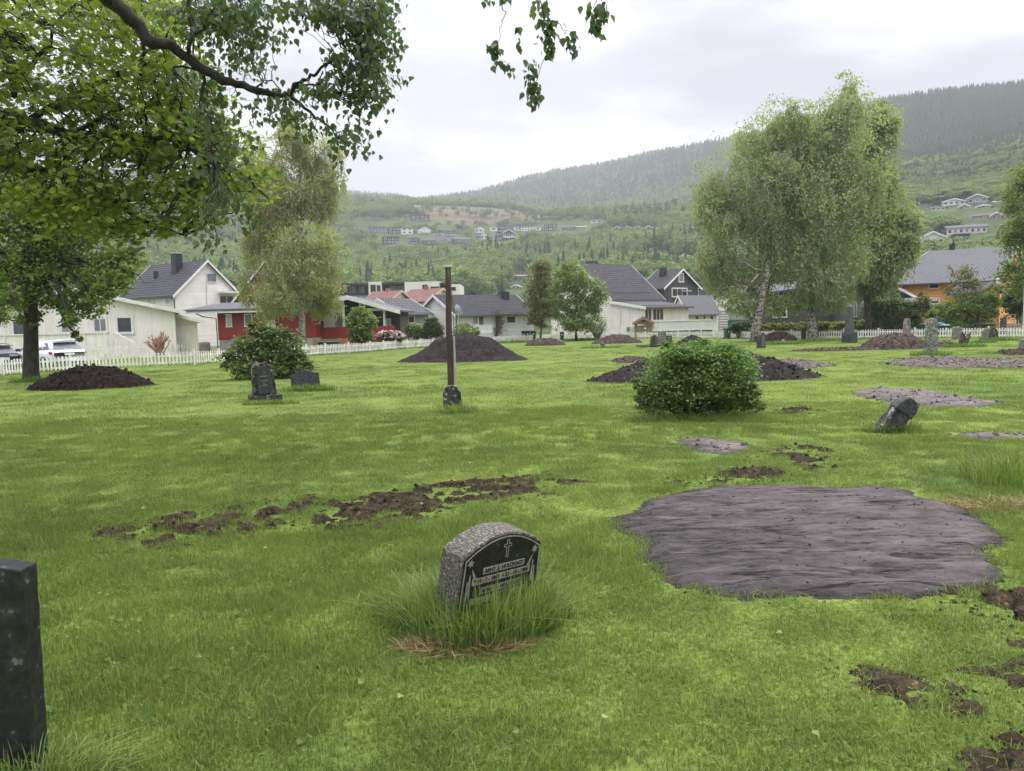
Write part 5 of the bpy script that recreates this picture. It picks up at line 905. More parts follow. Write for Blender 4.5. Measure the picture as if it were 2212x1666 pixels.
for a in (
 ('blue glazed flat-roofed house, leftmost of the upper estate row', 118, 248, 220, 278, 'flat', FBL, FR, 6, 5), ('black two-storey house right of the blue glazed one in the upper estate row', 235, 250, 308, 290, 'flat', FD, FR, 6, 3),
 ('white cubic flat-roofed house with two wide windows in the upper estate row', 316, 250, 388, 290, 'flat', FW, FR, 6, 2), ('bright white house with tall central gable in the upper estate row', 428, 247, 500, 290, 'gable', FW, FWR, 6, 3),
 ('dark low house with white windows right of the white central-gabled house', 560, 256, 640, 286, 'side', FD, FR, 6, 4), ('small pale low house in the gap of the upper estate row', 655, 262, 698, 278, 'side', FGY, FR, 6, 2),
 ('small white steep-gabled house alone in the middle of the estate', 780, 248, 826, 280, 'gable', FW, FWR, 6, 2), ('white flat carport left of the long dark flat house', 873, 247, 918, 272, 'flat', FW, FWR, 6, 1),
 ('long dark flat-roofed house above the big black gabled house', 922, 238, 1018, 262, 'flat', FD, FR, 6, 5), ('long bright white two-storey house at the right of the upper row', 1072, 240, 1158, 268, 'flat', FW, FR, 6, 5), ('low white annex left of the long bright white house', 1030, 246, 1070, 266, 'flat', FW, FWR, 6, 2), ('small white annex right of the long bright white house', 1160, 248, 1188, 266, 'flat', FW, FWR, 6, 1),
 ('dark house with pale roof right of the long white house', 1215, 232, 1292, 268, 'flat', FD, FR, 6, 3), ('grey black low house near the right end of the estate', 1330, 236, 1400, 264, 'side', FD, FR, 6, 3), ('long pale-roofed bungalow at the right end of the estate', 1405, 238, 1480, 254, 'side', FGY, FWR, 6, 4),
 ('tiny white and blue hut high at the wood edge', 1510, 205, 1578, 218, 'flat', FW, ('far_lightblue', (.3, .4, .5), (.35, .45, .55)), 6, 2), ('first dark cabin from the left in the row of four', 1650, 243, 1692, 264, 'gable', FD, FR, 6, 2), ('second dark cabin from the left in the row of four', 1718, 242, 1760, 264, 'gable', FD, FR, 6, 2), ('third dark cabin from the left in the row of four', 1783, 243, 1825, 262, 'gable', FD, FR, 6, 2), ('fourth dark cabin, rightmost in the row of four', 1850, 240, 1893, 262, 'gable', FD, FR, 6, 2),
 ('black flat-roofed house alone above the estate beside the felled slope', 380, 176, 430, 208, 'flat', FD, FR, 6, 2), ('taller black wing with large windows of the house above the estate', 434, 172, 484, 208, 'flat', FD, FR, 6, 2),
 ('black house with white edge, leftmost of the lower estate row', 205, 308, 300, 352, 'flat', FD, FR, 6, 4), ('black house with tall windows, second in the lower estate row', 361, 316, 420, 360, 'flat', FD, FR, 6, 3), ('dark house with sloping roof, third in the lower estate row', 450, 316, 530, 358, 'side', FD, FR, 6, 3),
 ('grey house with bright white flat roof slab in the estate centre', 518, 290, 572, 332, 'flat', FGY, FWR, 6, 2), ('wide grey house with white flat roof slab beside it', 580, 297, 655, 335, 'flat', FGY, FWR, 6, 3), ('dark brown house with grid of white windows in the lower estate row', 648, 310, 757, 350, 'side', FBR, FR, 6, 5),
 ('small white chalet below the steep-gabled white house', 815, 283, 858, 322, 'gable', FW, FWR, 6, 2), ('grey garage left of the small white chalet', 780, 306, 813, 322, 'flat', FGY, FR, 6, 1), ('white garage right of the small white chalet', 862, 304, 903, 324, 'side', FW, FR, 6, 2), ('largest black gabled house of the estate with white windows', 950, 262, 1030, 328, 'gable', FD, FR, 6, 3), ('black flat wing of the largest gabled house', 916, 280, 948, 332, 'flat', FD, FR, 6, 2)):
    hill_house(*a, near=(560, 1100))
hill_house('long low house with dark green roof among trees left of the birches', 1780, 400, 1935, 436, 'side', ('far_green_wall', (.12, .15, .11), (.16, .19, .14)), FGR, 6, 5, near=(220, 900))
hill_house('cream chalet with balcony among trees left of the birches', 2040, 418, 2152, 480, 'gable', FCR, FR, 6, 4, near=(220, 900))
hill_house('low reddish brown row on the slope behind the brown conifer', 1040, 545, 1135, 572, 'side', FRB, ('far_tan_roof', (.3, .22, .18), (.35, .27, .22)), 6, 4, near=(200, 900)); hill_house('tiny white gabled house behind the bare shrubs', 1010, 610, 1060, 634, 'gable', FW, FWR, 6, 2, near=(170, 900))
for a in (
 ('white chalet with two balconies just above the orange house roof', 572, 470, 748, 585, 'gable', FW, FR, 6, 3, 5), ('long pink and white two-storey house above the orange house', 800, 402, 1085, 488, 'side', FPK, FR, 6, 7, 5), ('black and white house below the long pink and white one', 845, 490, 958, 570, 'flat', FD, FR, 6, 3, 5), ('white house with shallow wide gable in the upper right cluster', 755, 195, 918, 245, 'gable', FW, FR, 6, 4, 5),
 ('tall grey gabled house highest in the right cluster', 960, 158, 1100, 230, 'gable', FGY, FR, 6, 3, 5), ('yellowish low house left in the right cluster', 655, 255, 760, 290, 'side', FCR, FR, 6, 3, 5), ('long tan terrace with low roof in the right cluster', 1000, 315, 1150, 368, 'side', FTN, FR, 6, 6, 5), ('tan gabled end house right of the long tan terrace', 1155, 308, 1225, 362, 'gable', FTN, FR, 6, 2, 5), ('small white low gable left of the right edge tree', 1035, 243, 1130, 268, 'gable', FW, FR, 6, 3, 5), ('small pale bungalow left of the yellowish house', 555, 235, 640, 262, 'side', FGY, FR, 6, 3, 5), ('grey brown gabled house under the tall grey one', 885, 238, 955, 285, 'gable', FTN, FR, 6, 2, 5), ('low grey house behind the white chalet with two balconies', 752, 470, 800, 500, 'flat', FGY, FR, 6, 2, 5), ('pale low roof just left of the right edge tree', 1170, 212, 1220, 232, 'side', FW, FWR, 6, 2, 5)):
    hill_house(*a, near=(230, 1100))
# ================================================================ gravestones
import bmesh
from mathutils import noise as mnoise
GRAN = mat('lichened_granite', (.035, .033, .027), (.135, .127, .105), sc=75, rough=.85, bump=.006, bsc=60, c3=(.26, .24, .20), lo=.38, hi=.6, detail=8)
GRANG = mat('grey_green_granite', (.07, .075, .06), (.20, .20, .17), sc=14, rough=.9, bump=.015, bsc=30, c3=(.36, .36, .32), lo=.35, hi=.6, detail=8)
BLK = mat('black_polished_stone', (.008, .009, .008), (.02, .021, .019), sc=22, rough=.55, bump=.002, bsc=60, c3=(.10, .10, .09), lo=.45, hi=.64, detail=10, spec=.35)
DGR = mat('dark_grey_stone', (.022, .024, .026), (.055, .058, .06), sc=20, rough=.7, bump=.004, bsc=50, c3=(.15, .15, .15), lo=.4, hi=.66, detail=8)
ROUGH = mat('rough_hewn_stone', (.015, .014, .012), (.075, .07, .062), sc=12, rough=.9, bump=.03, bsc=22, c3=(.34, .33, .3), lo=.36, hi=.6, detail=9)
def stonemesh(name, prof, th, amp=.0, nf=6, cuts=3, bev=.012, seed=0, taper=0.0):
    bm = bmesh.new(); n = len(prof); hm_ = max(p[1] for p in prof)
    f = [bm.verts.new((x, -th/2*(1-taper*max(0, z)/hm_), z)) for x, z in prof]; b = [bm.verts.new((x, th/2*(1-taper*max(0, z)/hm_), z)) for x, z in prof]
    bm.faces.new(f); bm.faces.new(b[::-1])
    for i in range(n): bm.faces.new((f[i], b[i], b[(i+1) % n], f[(i+1) % n]))
    bmesh.ops.recalc_face_normals(bm, faces=bm.faces)
    if bev: bmesh.ops.bevel(bm, geom=bm.edges[:], offset=bev, segments=2, affect='EDGES', profile=.6)
    if amp:
        bmesh.ops.triangulate(bm, faces=[q for q in bm.faces if len(q.verts) > 4])
        for _ in range(cuts):
            el = [e for e in bm.edges if e.calc_length() > .04+amp]
            if not el or len(bm.verts) > 9000: break
            bmesh.ops.subdivide_edges(bm, edges=el, cuts=1, use_grid_fill=True)
        for v in bm.verts:
            q = v.co*nf+Vector((seed*3.1, 0, 0)); v.co += mnoise.noise_vector(q)*amp+mnoise.noise_vector(q*2.7)*amp*.45
    me = bpy.data.meshes.new(name); bm.to_mesh(me); bm.free(); return me
def mobj(name, me, m, parent=None, M=None):
    o = bpy.data.objects.new(name, me); C.objects.link(o); me.materials.append(m)
    if parent: o.parent = parent
    if M is not None: o.matrix_local = M
    return o
def prof(kind, w, h, sh=None):
    a = w/2
    if kind == 'arch':
        sh = h*.8 if sh is None else sh; pts = [(-a, -.15), (a, -.15), (a, sh)]
        for k in range(1, 12): t = k/12; x = a-2*a*t; pts.append((x, sh+(h-sh)*math.sin(math.pi*t)**.75))
        return pts+[(-a, sh)]
    if kind == 'serp': return [(-a, -.15), (a, -.15), (a, h*.78), (a*.75, h*.80), (a*.5, h*.88), (a*.25, h*.97), (0, h), (-a*.25, h*.97), (-a*.5, h*.88), (-a*.75, h*.79), (-a, h*.75)]
    if kind == 'notch': return [(-a, -.15), (a, -.15), (a, h*.72), (a*.75, h*.76), (a*.62, h*.93), (a*.2, h), (-a*.3, h), (-a*.68, h*.93), (-a*.78, h*.76), (-a, h*.7)]
    if kind == 'taper': return [(-a, -.15), (a, -.15), (a*.92, h*.55), (a*.78, h*.88), (a*.3, h), (-a*.35, h*.985), (-a*.8, h*.9), (-a*.95, h*.5)]
    if kind == 'column': return [(-a, -.2), (a, -.2), (a*.95, h*.6), (a*.82, h*.82), (a*.6, h), (-a*.5, h*1.0), (-a*.8, h*.84), (-a*.95, h*.6)]
    if kind == 'broken': return [(-a, -.15), (a*.7, -.15), (a, h), (a*.45, h*.72), (a*.1, h*.55), (-a*.3, h*.9), (-a*.8, h*.95), (-a, h*.5)]
    return [(-a, -.15), (a, -.15), (a, h), (-a, h)]
def grave(label, u, v, wpx, hpx, kind, m, th=.14, rz=0, lean=(0, 0), amp=.004, nf=7, bev=.012, extra=None, Y=None, name='headstone', cuts=3, taper=0, group=None, noise_top=0):
    p = G(u, v) if Y is None else onground(u, Y); w_, h_ = wpx*p.y/F, hpx*p.y/F; root = thing(name, label, 'gravestone', p, group, rad(rz))
    M = Matrix.Rotation(rad(lean[0]), 4, 'X') @ Matrix.Rotation(rad(lean[1]), 4, 'Y')
    s_ = mobj('slab', stonemesh('slab', prof(kind, w_, h_), th, amp, nf, cuts, bev, seed=int(u), taper=taper), m, root, M); 
    if extra: extra(root, s_, w_, h_, M)
    return root
def stack_text(lines, col, size0, z0, dz, y, sx=1):
    def f(root, s_, w_, h_, M):                  # too small to read in the photograph: worn lines
        for k, (nl, sc_) in enumerate(lines):
            for j in range(nl): m = MB(); q = w_*.62*sc_/nl; m.box((-w_*.31*sc_+q*(j+.5), y-.004, h_*(z0-dz*k)), (q*.72, .006, size0*h_*.62)); obj('inscription_line', m, col, s_)
    return f
INS = mat('pale_inscription', (.19, .17, .145), (.29, .265, .23), sc=20, rough=.8)
# foreground headstone
p = G(1046, 1338); root = thing('headstone', 'arched granite headstone with black polished face and cut inscription, leaning in long grass', 'gravestone', p, None, rad(43))
HW, HH, HS, HT = .575, .535, .44, .17; ML = Matrix.Rotation(rad(9), 4, 'X') @ Matrix.Rotation(rad(3), 4, 'Y')
pr = [(-HW/2-.025, -.2), (HW/2+.025, -.2), (HW/2, HS)]
for k in range(1, 16): t = k/16; x = HW/2-HW*t; pr.append((x, HS+(HH-HS)*(1-(2*t-1)**2)))
pr.append((-HW/2, HS)); slab = mobj('slab', stonemesh('slab', pr, HT, .003, 16, 4, .012), GRAN, root, ML)
fy = -HT/2-.004; ins = .012; m = MB(); pf = [(x*(1-2*ins/HW), z-ins if z > 0 else z) for x, z in pr]
m.prism([Vector((x, fy-.001, z)) for x, z in pf], Vector((0, .01, 0))); face = obj('polished_face', m, BLK, slab)
def band(m, pts, w_, y, d=.002):
    for (x0, z0), (x1, z1) in zip(pts[:-1], pts[1:]):
        dx, dz = x1-x0, z1-z0; L_ = math.hypot(dx, dz); nx_, nz_ = -dz/L_*w_/2, dx/L_*w_/2; ex, ez = dx/L_*w_*.3, dz/L_*w_*.3
        m.prism([Vector((x0+nx_-ex, y, z0+nz_-ez)), Vector((x1+nx_+ex, y, z1+nz_+ez)), Vector((x1-nx_+ex, y, z1-nz_+ez)), Vector((x0-nx_-ex, y, z0-nz_-ez))], Vector((0, d, 0)))
ya = fy-.004; m = MB(); arcp = [(x*.93, z-.022) for x, z in pr[2:]]; band(m, arcp, .007, ya); band(m, [(arcp[0][0], arcp[0][1]), (arcp[0][0]+.02, -.1)], .007, ya-.001); band(m, [(arcp[-1][0], arcp[-1][1]), (arcp[-1][0]-.02, -.1)], .007, ya-.001)
band(m, [(-HW/2+.045, HS-.14), (-HW/2+.035, -.1)], .009, ya); band(m, [(HW/2-.045, HS-.14), (HW/2-.035, -.1)], .009, ya); obj('border_line', m, INS, face)
m = MB(); cz = HS+.018; c_ = [(-.007, -.05), (.007, -.05), (.007, .008), (.026, .008), (.026, .022), (.007, .022), (.007, .046), (-.007, .046), (-.007, .022), (-.026, .022), (-.026, .008), (-.007, .008)]; c_.append(c_[0]); band(m, [(x+.02, z+cz-.01) for x, z in c_], .0035, ya); obj('cross_emblem', m, INS, face)
for sg in (-1, 1):
    m = MB(); cx_, cz_ = sg*(HW/2-.055), HS-.035; st = [(cx_+(.024 if k % 2 == 0 else .011)*math.cos(k*math.pi/6+.3), cz_+(.024 if k % 2 == 0 else .011)*math.sin(k*math.pi/6+.3)) for k in range(12)]
    m.prism([Vector((x, ya, z)) for x, z in st], Vector((0, .002, 0)))
    x2, z2 = cx_-sg*.012, cz_-.03; m.prism([Vector((x2, ya, z2)), Vector((x2-sg*.035, ya, z2-.055)), Vector((x2-sg*.018, ya, z2-.07))], Vector((0, .002, 0)))
    x3 = cx_-sg*.004; m.prism([Vector((x3-.003, ya, cz_-.065)), Vector((x3+.003, ya, cz_-.065)), Vector((x3+.008, ya, cz_-.17)), Vector((x3, ya, cz_-.20)), Vector((x3-.008, ya, cz_-.17))], Vector((0, .002, 0))); obj('star_emblem', m, INS, face)
ENG = mat('black_letter', (.012, .012, .011), (.02, .02, .018), sc=30, rough=.7)
for s_, zc, wd_, x0_ in (('ARNT  J.  HOLQVAGT', .345, .30, .01), ('\u272b 19 \u2013 1 \u2013 1863  \u2020 21 \u2013 10 \u2013 1906', .295, .42, -.0), ('ANNA  A.  HOLQVAGT', .235, .30, .005), ('\u272b      \u2013     \u2013 1873  \u2020        ', .185, .42, 0.0), ('', .13, .2, 0)):
    m = MB(); m.box((x0_, ya+.001, zc), (wd_, .002, .036)); st_ = obj('inscription_strip', m, INS, face)
    if not s_: continue
    t_ = text('inscription', s_.replace('\u272b', '*').replace('\u2020', '+').replace('\u2013', '-'), .032, ENG, st_, face_matrix((x0_, ya-.001, zc), (1, 0, 0), (0, 0, 1)), .001, bold=.0008)
    mx_ = max(v.co.x for v in t_.data.vertices)-min(v.co.x for v in t_.data.vertices); k_ = wd_*.94/mx_
    for v in t_.data.vertices: v.co.x = x0_+(v.co.x-x0_)*k_
# black slab at the left edge
p = G(95, 1660); root = thing('headstone', 'tall black weathered slab cut off by the left edge, nearest the camera', 'gravestone', p, None, rad(9)); mobj('slab', stonemesh('slab', [(-.62, -.3), (.0, -.3), (-.012, .765), (-.10, .785), (-.615, .845)], .12, .003, 12, 5, .008), BLK, root, Matrix.Rotation(rad(-3), 4, 'X'))
def ped(w_=1.35, h_=.14, d_=.4, m_=None):
    def f(root, s_, w0, h0, M): mm = mobj('plinth', stonemesh('plinth', [(-w0*w_/2, -.15), (w0*w_/2, -.15), (w0*w_/2, h_), (-w0*w_/2, h_)], d_, .02, 5, 4, .02), m_ or ROUGH, root, Matrix.Translation((.0, 0, -.0)))
    return f
def st3(root, s_, w_, h_, M):
    ped(1.35, .15, .42)(root, s_, w_, h_, M); m = MB(); m.prism([Vector((-w_*.30, -.185, h_*.2)), Vector((w_*.36, -.185, h_*.2)), Vector((w_*.27, -.185, h_*.86)), Vector((w_*.05, -.185, h_*.93)), Vector((-w_*.27, -.185, h_*.88))], Vector((0, .12, 0))); f = obj('polished_panel', m, DGR, s_)
    for k in range(3): m = MB(); m.box((0, -.187, h_*(.66-.12*k)), (w_*(.34-.06*k), .004, .025)); obj('worn_inscription', m, MATS['dark_grey_stone_text'], f)
mat('dark_grey_stone_text', (.12, .12, .12), (.18, .18, .18))
grave('rough hewn grey headstone with smooth inset panel on a mossy plinth, beside the left bush', 573, 866, 50, 83, 'taper', ROUGH, .30, 27, (0, -3.5), .028, 5, .02, st3, cuts=5)
grave('low dark headstone with serpentine top among weeds, right of the rough hewn one', 661, 838, 60, 39, 'serp', DGR, .16, 14, (-4, -3), .003)
grave('small dark stone with notched shoulders in front of the wooden pole', 978, 884, 38, 52, 'notch', ROUGH, .14, 16, (0, -2), .006, 12, cuts=4)
p = G(1915, 934); root = thing('headstone', 'stubby lichened stone column tilted far to the right in the grass', 'gravestone', p, None, rad(-8)); s_ = mobj('column', stonemesh('column', [(-.115, -.2), (.115, -.2), (.125, .42), (.08, .54), (-.08, .54), (-.125, .42)], .25, .014, 7, 4, .02), ROUGH, root, Matrix.Translation((-.05, 0, .0)) @ Matrix.Rotation(rad(39), 4, 'Y')); mobj('capped_top', stonemesh('capped_top', [(-.14, .36), (.14, .36), (.13, .47), (.08, .59), (-.08, .59), (-.135, .47)], .28, .008, 9, 3, .02), DGR, root, Matrix.Translation((-.05, 0, .0)) @ Matrix.Rotation(rad(39), 4, 'Y'))
grave('tallest standing stone with white lichen patches on the right lawn', 2010, 766, 22, 77, 'column', GRANG, .36, 24, (0, 1), .04, 3.5, .03, cuts=5)
grave('slim reddish column with broken top leaning behind the reddish heap', 1955, 0, 13, 58, 'column', mat('reddish_stone', (.10, .08, .07), (.24, .19, .16), sc=9, rough=.9, bump=.02, c3=(.4, .38, .33)), .28, 20, (0, 5), .03, 4, .02, Y=44.5, cuts=4)
grave('dark upright headstone with white lines of writing in front of the left birch trunk', 1644, 752, 17, 33, 'arch', DGR, .3, 33, (0, 0), .003, extra=stack_text([(1, .2), (3, .9), (2, 1), (3, .8), (2, 1), (1, .9)], INS, .10, .84, .13, -.158, .8))
grave('thin dark slab against the fence left of the right birch trunk', 1736, 734, 10, 26, 'rect', DGR, .14, 15, (2, -2), .006)
grave('small low dark stone by the fence right of the right birch trunk', 1775, 733, 6, 9, 'rect', DGR, .14, 5, (0, 0), .01)
# obelisk
p = G(1835, 741); root = thing('obelisk', 'tall dark grey obelisk on a block base, right of the birch trunks', 'gravestone', p, None, rad(27)); k = p.y/F
mobj('base_block', stonemesh('base_block', [(-11.5*k, -.2), (11.5*k, -.2), (11.5*k, 20*k), (9.5*k, 23.5*k), (-9.5*k, 23.5*k), (-11.5*k, 20*k)], 23*k, .008, 4, 4, .03), DGR, root)
m = MB(); a, b_ = 7.6*k, 4.6*k; z0, z1, z2 = 23*k, 78*k, 83.5*k; m.hexa([(-a, -a, z0), (a, -a, z0), (a, a, z0), (-a, a, z0), (-b_, -b_, z1), (b_, -b_, z1), (b_, b_, z1), (-b_, b_, z1)]); sh_ = obj('shaft', m, mat('obelisk_stone', (.04, .043, .046), (.075, .08, .085), sc=6, rough=.6, bump=.004, bsc=40, c3=(.14, .145, .15)), root)
m = MB(); m.add([(-b_, -b_, z1+.001), (b_, -b_, z1+.001), (b_, b_, z1+.001), (-b_, b_, z1+.001), (0, 0, z2)], [(0, 1, 4), (1, 2, 4), (2, 3, 4), (3, 0, 4)]); obj('pyramid_tip', m, MATS['obelisk_stone'], sh_)
# rough stone on slab and companions
def st13(root, s_, w_, h_, M):
    m = MB(); m.box((-w_*.75, -.05, .11), (w_*3.0, .95, .09)); obj('ledger_slab', m, DGR, root)
    for k in range(5): m = MB(); m.box((w_*.18, -.2, h_*(.8-.15*k)), (w_*.5, .01, .03)); obj('inscription_line', m, INS, s_)
grave('small rough rock headstone standing on a flat dark ledger slab', 1413, 750, 16, 26, 'taper', ROUGH, .34, 12, (0, 2), .05, 5, .02, st13, cuts=5)
grave('grey green square stone column beside the rock headstone', 1430, 743, 15, 27, 'rect', GRANG, .36, 22, (0, 1), .03, 4, .03, cuts=4)
grave('dark square headstone with faint writing right of the grey green column', 1445, 735.5, 13, 15.5, 'rect', DGR, .12, 5, (0, 0), .003, extra=stack_text([(2, 1), (3, 1), (2, .8)], INS, .16, .75, .22, -.066), Y=64)
grave('squat grey stone by the fence, leftmost of the right group', 2066, 733, 17, 27, 'taper', GRANG, .4, -20, (0, 5), .05, 4, .03, cuts=4)
grave('broken jagged dark stone in weeds, second of the right group', 2082, 747, 20, 29, 'broken', ROUGH, .22, 10, (0, 6), .03, 5, .02, cuts=4)
grave('leaning lichened stone with pale stick, third of the right group', 2123, 738, 13, 29, 'taper', GRANG, .3, -12, (0, 14), .05, 4, .03, cuts=4)
grave('dark rounded stone with grey edge, rightmost by the fence', 2146, 734, 17, 27, 'arch', ROUGH, .3, -15, (0, -8), .04, 4, .03, cuts=4)
grave('grey stone plinth cut off by the right edge', 2213, 751, 14, 17, 'rect', GRANG, .4, 5, (0, 0), .01)
grave('dark square timber like post stone behind the fence near the woodpile', 2166, 0, 9, 38, 'rect', ROUGH, .3, 8, (0, 1), .02, Y=60, name='stone_post')
def rocks(label, u, v, n, r, m_, Y=None):
    p = G(u, v); bm = bmesh.new(); rr_ = random.Random(int(u))
    for k in range(n):
        M = Matrix.Translation((rr_.uniform(-r, r), rr_.uniform(-.2, .2), rr_.uniform(.05, .3))) @ Matrix.Rotation(rr_.uniform(0, 3), 4, Vector((rr_.random(), rr_.random(), 1))) @ Matrix.Diagonal((rr_.uniform(.12, .3), rr_.uniform(.1, .2), rr_.uniform(.07, .14), 1)); bmesh.ops.create_icosphere(bm, subdivisions=3, radius=1, matrix=M)
    for q in bm.verts: q.co += mnoise.noise_vector(q.co*6)*.05
    me = bpy.data.meshes.new('rock'); bm.to_mesh(me); bm.free(); o = mobj('broken_stone', me, m_); o.location = p; return tag(o, label, 'stone')
rocks('tumbled pale broken stone lying between the two birch trunks', 1692, 742, 1, .05, GRANG); rocks('flat dark half sunken stone in weeds left of the rock headstone', 1303, 751, 1, .1, ROUGH); rocks('dark slab lying on the heap by the heat pump', 1316, 729, 1, .1, DGR)

# ================================================================ wooden pole
Yp = 19.0; b0 = onground(974, Yp); tp = P(967, 574, Yp); root = thing('utility_pole', 'cut off dark brown wooden pole with pale cap, standing behind the notched stone', 'pole', b0); o = np.array(b0)
WD = mat('creosoted_wood', (.028, .018, .013), (.075, .050, .036), sc=7, rough=.8, bump=.01, bsc=18, stretch=(3, 3, .35), c3=(.16, .12, .09)); m = MB(o)
pp = [b0+(tp-b0)*f+Vector((.008*math.sin(f*9), 0, 0)) for f in np.linspace(-.02, .985, 14)]; m.tube(pp, [.084-.014*f for f in np.linspace(0, 1, 14)], 14); obj('pole', m, WD, root, True)
m = MB(o); m.tube([tp-Vector((0, 0, .03)), tp+Vector((0, 0, .01))], .108, 18); obj('cap', m, mat('zinc_cap', (.42, .4, .36), (.55, .53, .48), rough=.5), root)
c0, c1 = P(980.5, 726, Yp-.08), P(984.5, 832, Yp-.08); m = MB(o); m.tube([c0, c1], .024, 8); obj('cable_conduit', m, MATS['galvanised'], root)
q = P(976, 592, Yp-.02); m = MB(o); m.tube([q-Vector((.02, 0, 0)), q+Vector((.035, 0, .0))], .018, 8); m.tube([q+Vector((.02, -.02, -.02)), q+Vector((.06, -.02, .01))], .008, 6); obj('insulator', m, MATS['galvanised'], root)
m = MB(o)
for vv in (624, 634, 650, 668): z = P(977, vv, Yp-.08); m.tube([z, z+Vector((0, -.05, 0))], .014, 6)
obj('bolt', m, MATS['tyre_rubber'], root); m = MB(o); m.tube([P(975, 636, Yp-.09), P(979, 665, Yp-.1), P(980, 700, Yp-.1), c0], .008, 5); obj('cable', m, MATS['tyre_rubber'], root)

# ================================================================ trees and shrubs
def lobe(u, v, ru, rv, Y, dy=0, sq=.8): c = P(u, v, Y+dy); k = (Y+dy)/F; return (np.array(c), ru*k, ru*k*sq, rv*k)
def curve(a, b, sag=.0, n=6, jit=.0):
    a, b = Vector(a), Vector(b); d = (b-a).length; out_ = []
    for i in range(n+1):
        f = i/n; p = a.lerp(b, f)+Vector((0, 0, -sag*d*4*f*(1-f)))
        if 0 < i < n: p += Vector((NR.normal(0, jit), NR.normal(0, jit), NR.normal(0, jit)))*d
        out_.append(p)
    return out_
def bark(name, a, b, sc=9, c3=None): return mat(name, a, b, sc=sc, rough=.9, bump=.02, bsc=20, stretch=(1, 1, .35), c3=c3, detail=8)
BARK_D = bark('dark_bark', (.012, .010, .008), (.045, .038, .03)); BARK_L = bark('brown_bark', (.022, .018, .014), (.07, .058, .045)); BARK_B = mat('birch_bark', (.05, .045, .04), (.42, .37, .33), sc=5, rough=.85, bump=.02, bsc=14, lo=.40, hi=.56, stretch=(1, 1, 1.6), detail=7); BARK_G = bark('grey_bark', (.06, .055, .045), (.13, .12, .10))
def skeleton(mb, base, lobes, r0, fork=.35, sub=3, wander=.04, top=None):
    base = Vector(base); cz = np.mean([l[0] for l in lobes], axis=0); top = Vector(top) if top is not None else Vector((cz[0], cz[1], max(l[0][2] for l in lobes)))
    tr = curve(base-Vector((0, 0, .2)), top, 0, 9, wander*.4); tr[1].x = base.x; n = len(tr); mb.tube(tr, [r0*1.25]+[r0*(1-.85*(i/(n-1))**.9) for i in range(1, n)], 10)
    for c, rx, ry, rz in lobes:
        c = Vector(c); k = min(range(n), key=lambda i: abs(tr[i].z-(c.z-rz*.7-(c-tr[i]).xy.length*.45))+(99 if i < n*fork*.6 else 0)); br = curve(tr[k], c+Vector((0, 0, rz*.3)), -.06, 6, .04); rb = r0*(1-.8*k/n)*.45; mb.tube(br, [rb*(1-.75*i/6) for i in range(7)], 6)
        for q in range(sub):
            e = c+Vector((NR.normal(0, rx*.55), NR.normal(0, ry*.55), NR.uniform(-.2, .8)*rz)); mb.tube(curve(br[NR.randint(2, 6)], e, -.05, 4, .06), [rb*.35*(1-.7*i/4) for i in range(5)], 4)
def puffs(mb, lobes, n, size, shape='rhomb', droop=.5, cr=.16, shell=.55, per=30, low=-.75):
    w_ = np.array([(l[1]*l[2]*l[3])**(2/3) for l in lobes]); w_ /= w_.sum()
    for l, wt in zip(lobes, w_):
        c, rx, ry, rz = l; kk = max(3, int(n*wt/per)); d = NR.normal(0, 1, (kk, 3)); d /= np.linalg.norm(d, axis=1)[:, None]; d[:, 2] = np.where(d[:, 2] < low, -d[:, 2], d[:, 2]); q = NR.uniform(shell, 1, kk)[:, None]*np.where(NR.rand(kk) < .07, 1.18, 1)[:, None]
        cc = c+d*q*np.array([rx, ry, rz]); R_ = cr*(rx+rz)/2
        pts = (cc[:, None, :]+NR.normal(0, 1, (kk, per, 3))*np.array([R_, R_, R_*.6])*NR.uniform(.6, 1.3, (kk, 1, 1))).reshape(-1, 3); rn = np.clip(np.repeat(NR.uniform(0, 1, kk), per)*.5+NR.uniform(0, .5, kk*per), 0, 1)
        leaves(mb, pts, size, shape, droop, rnd=rn)
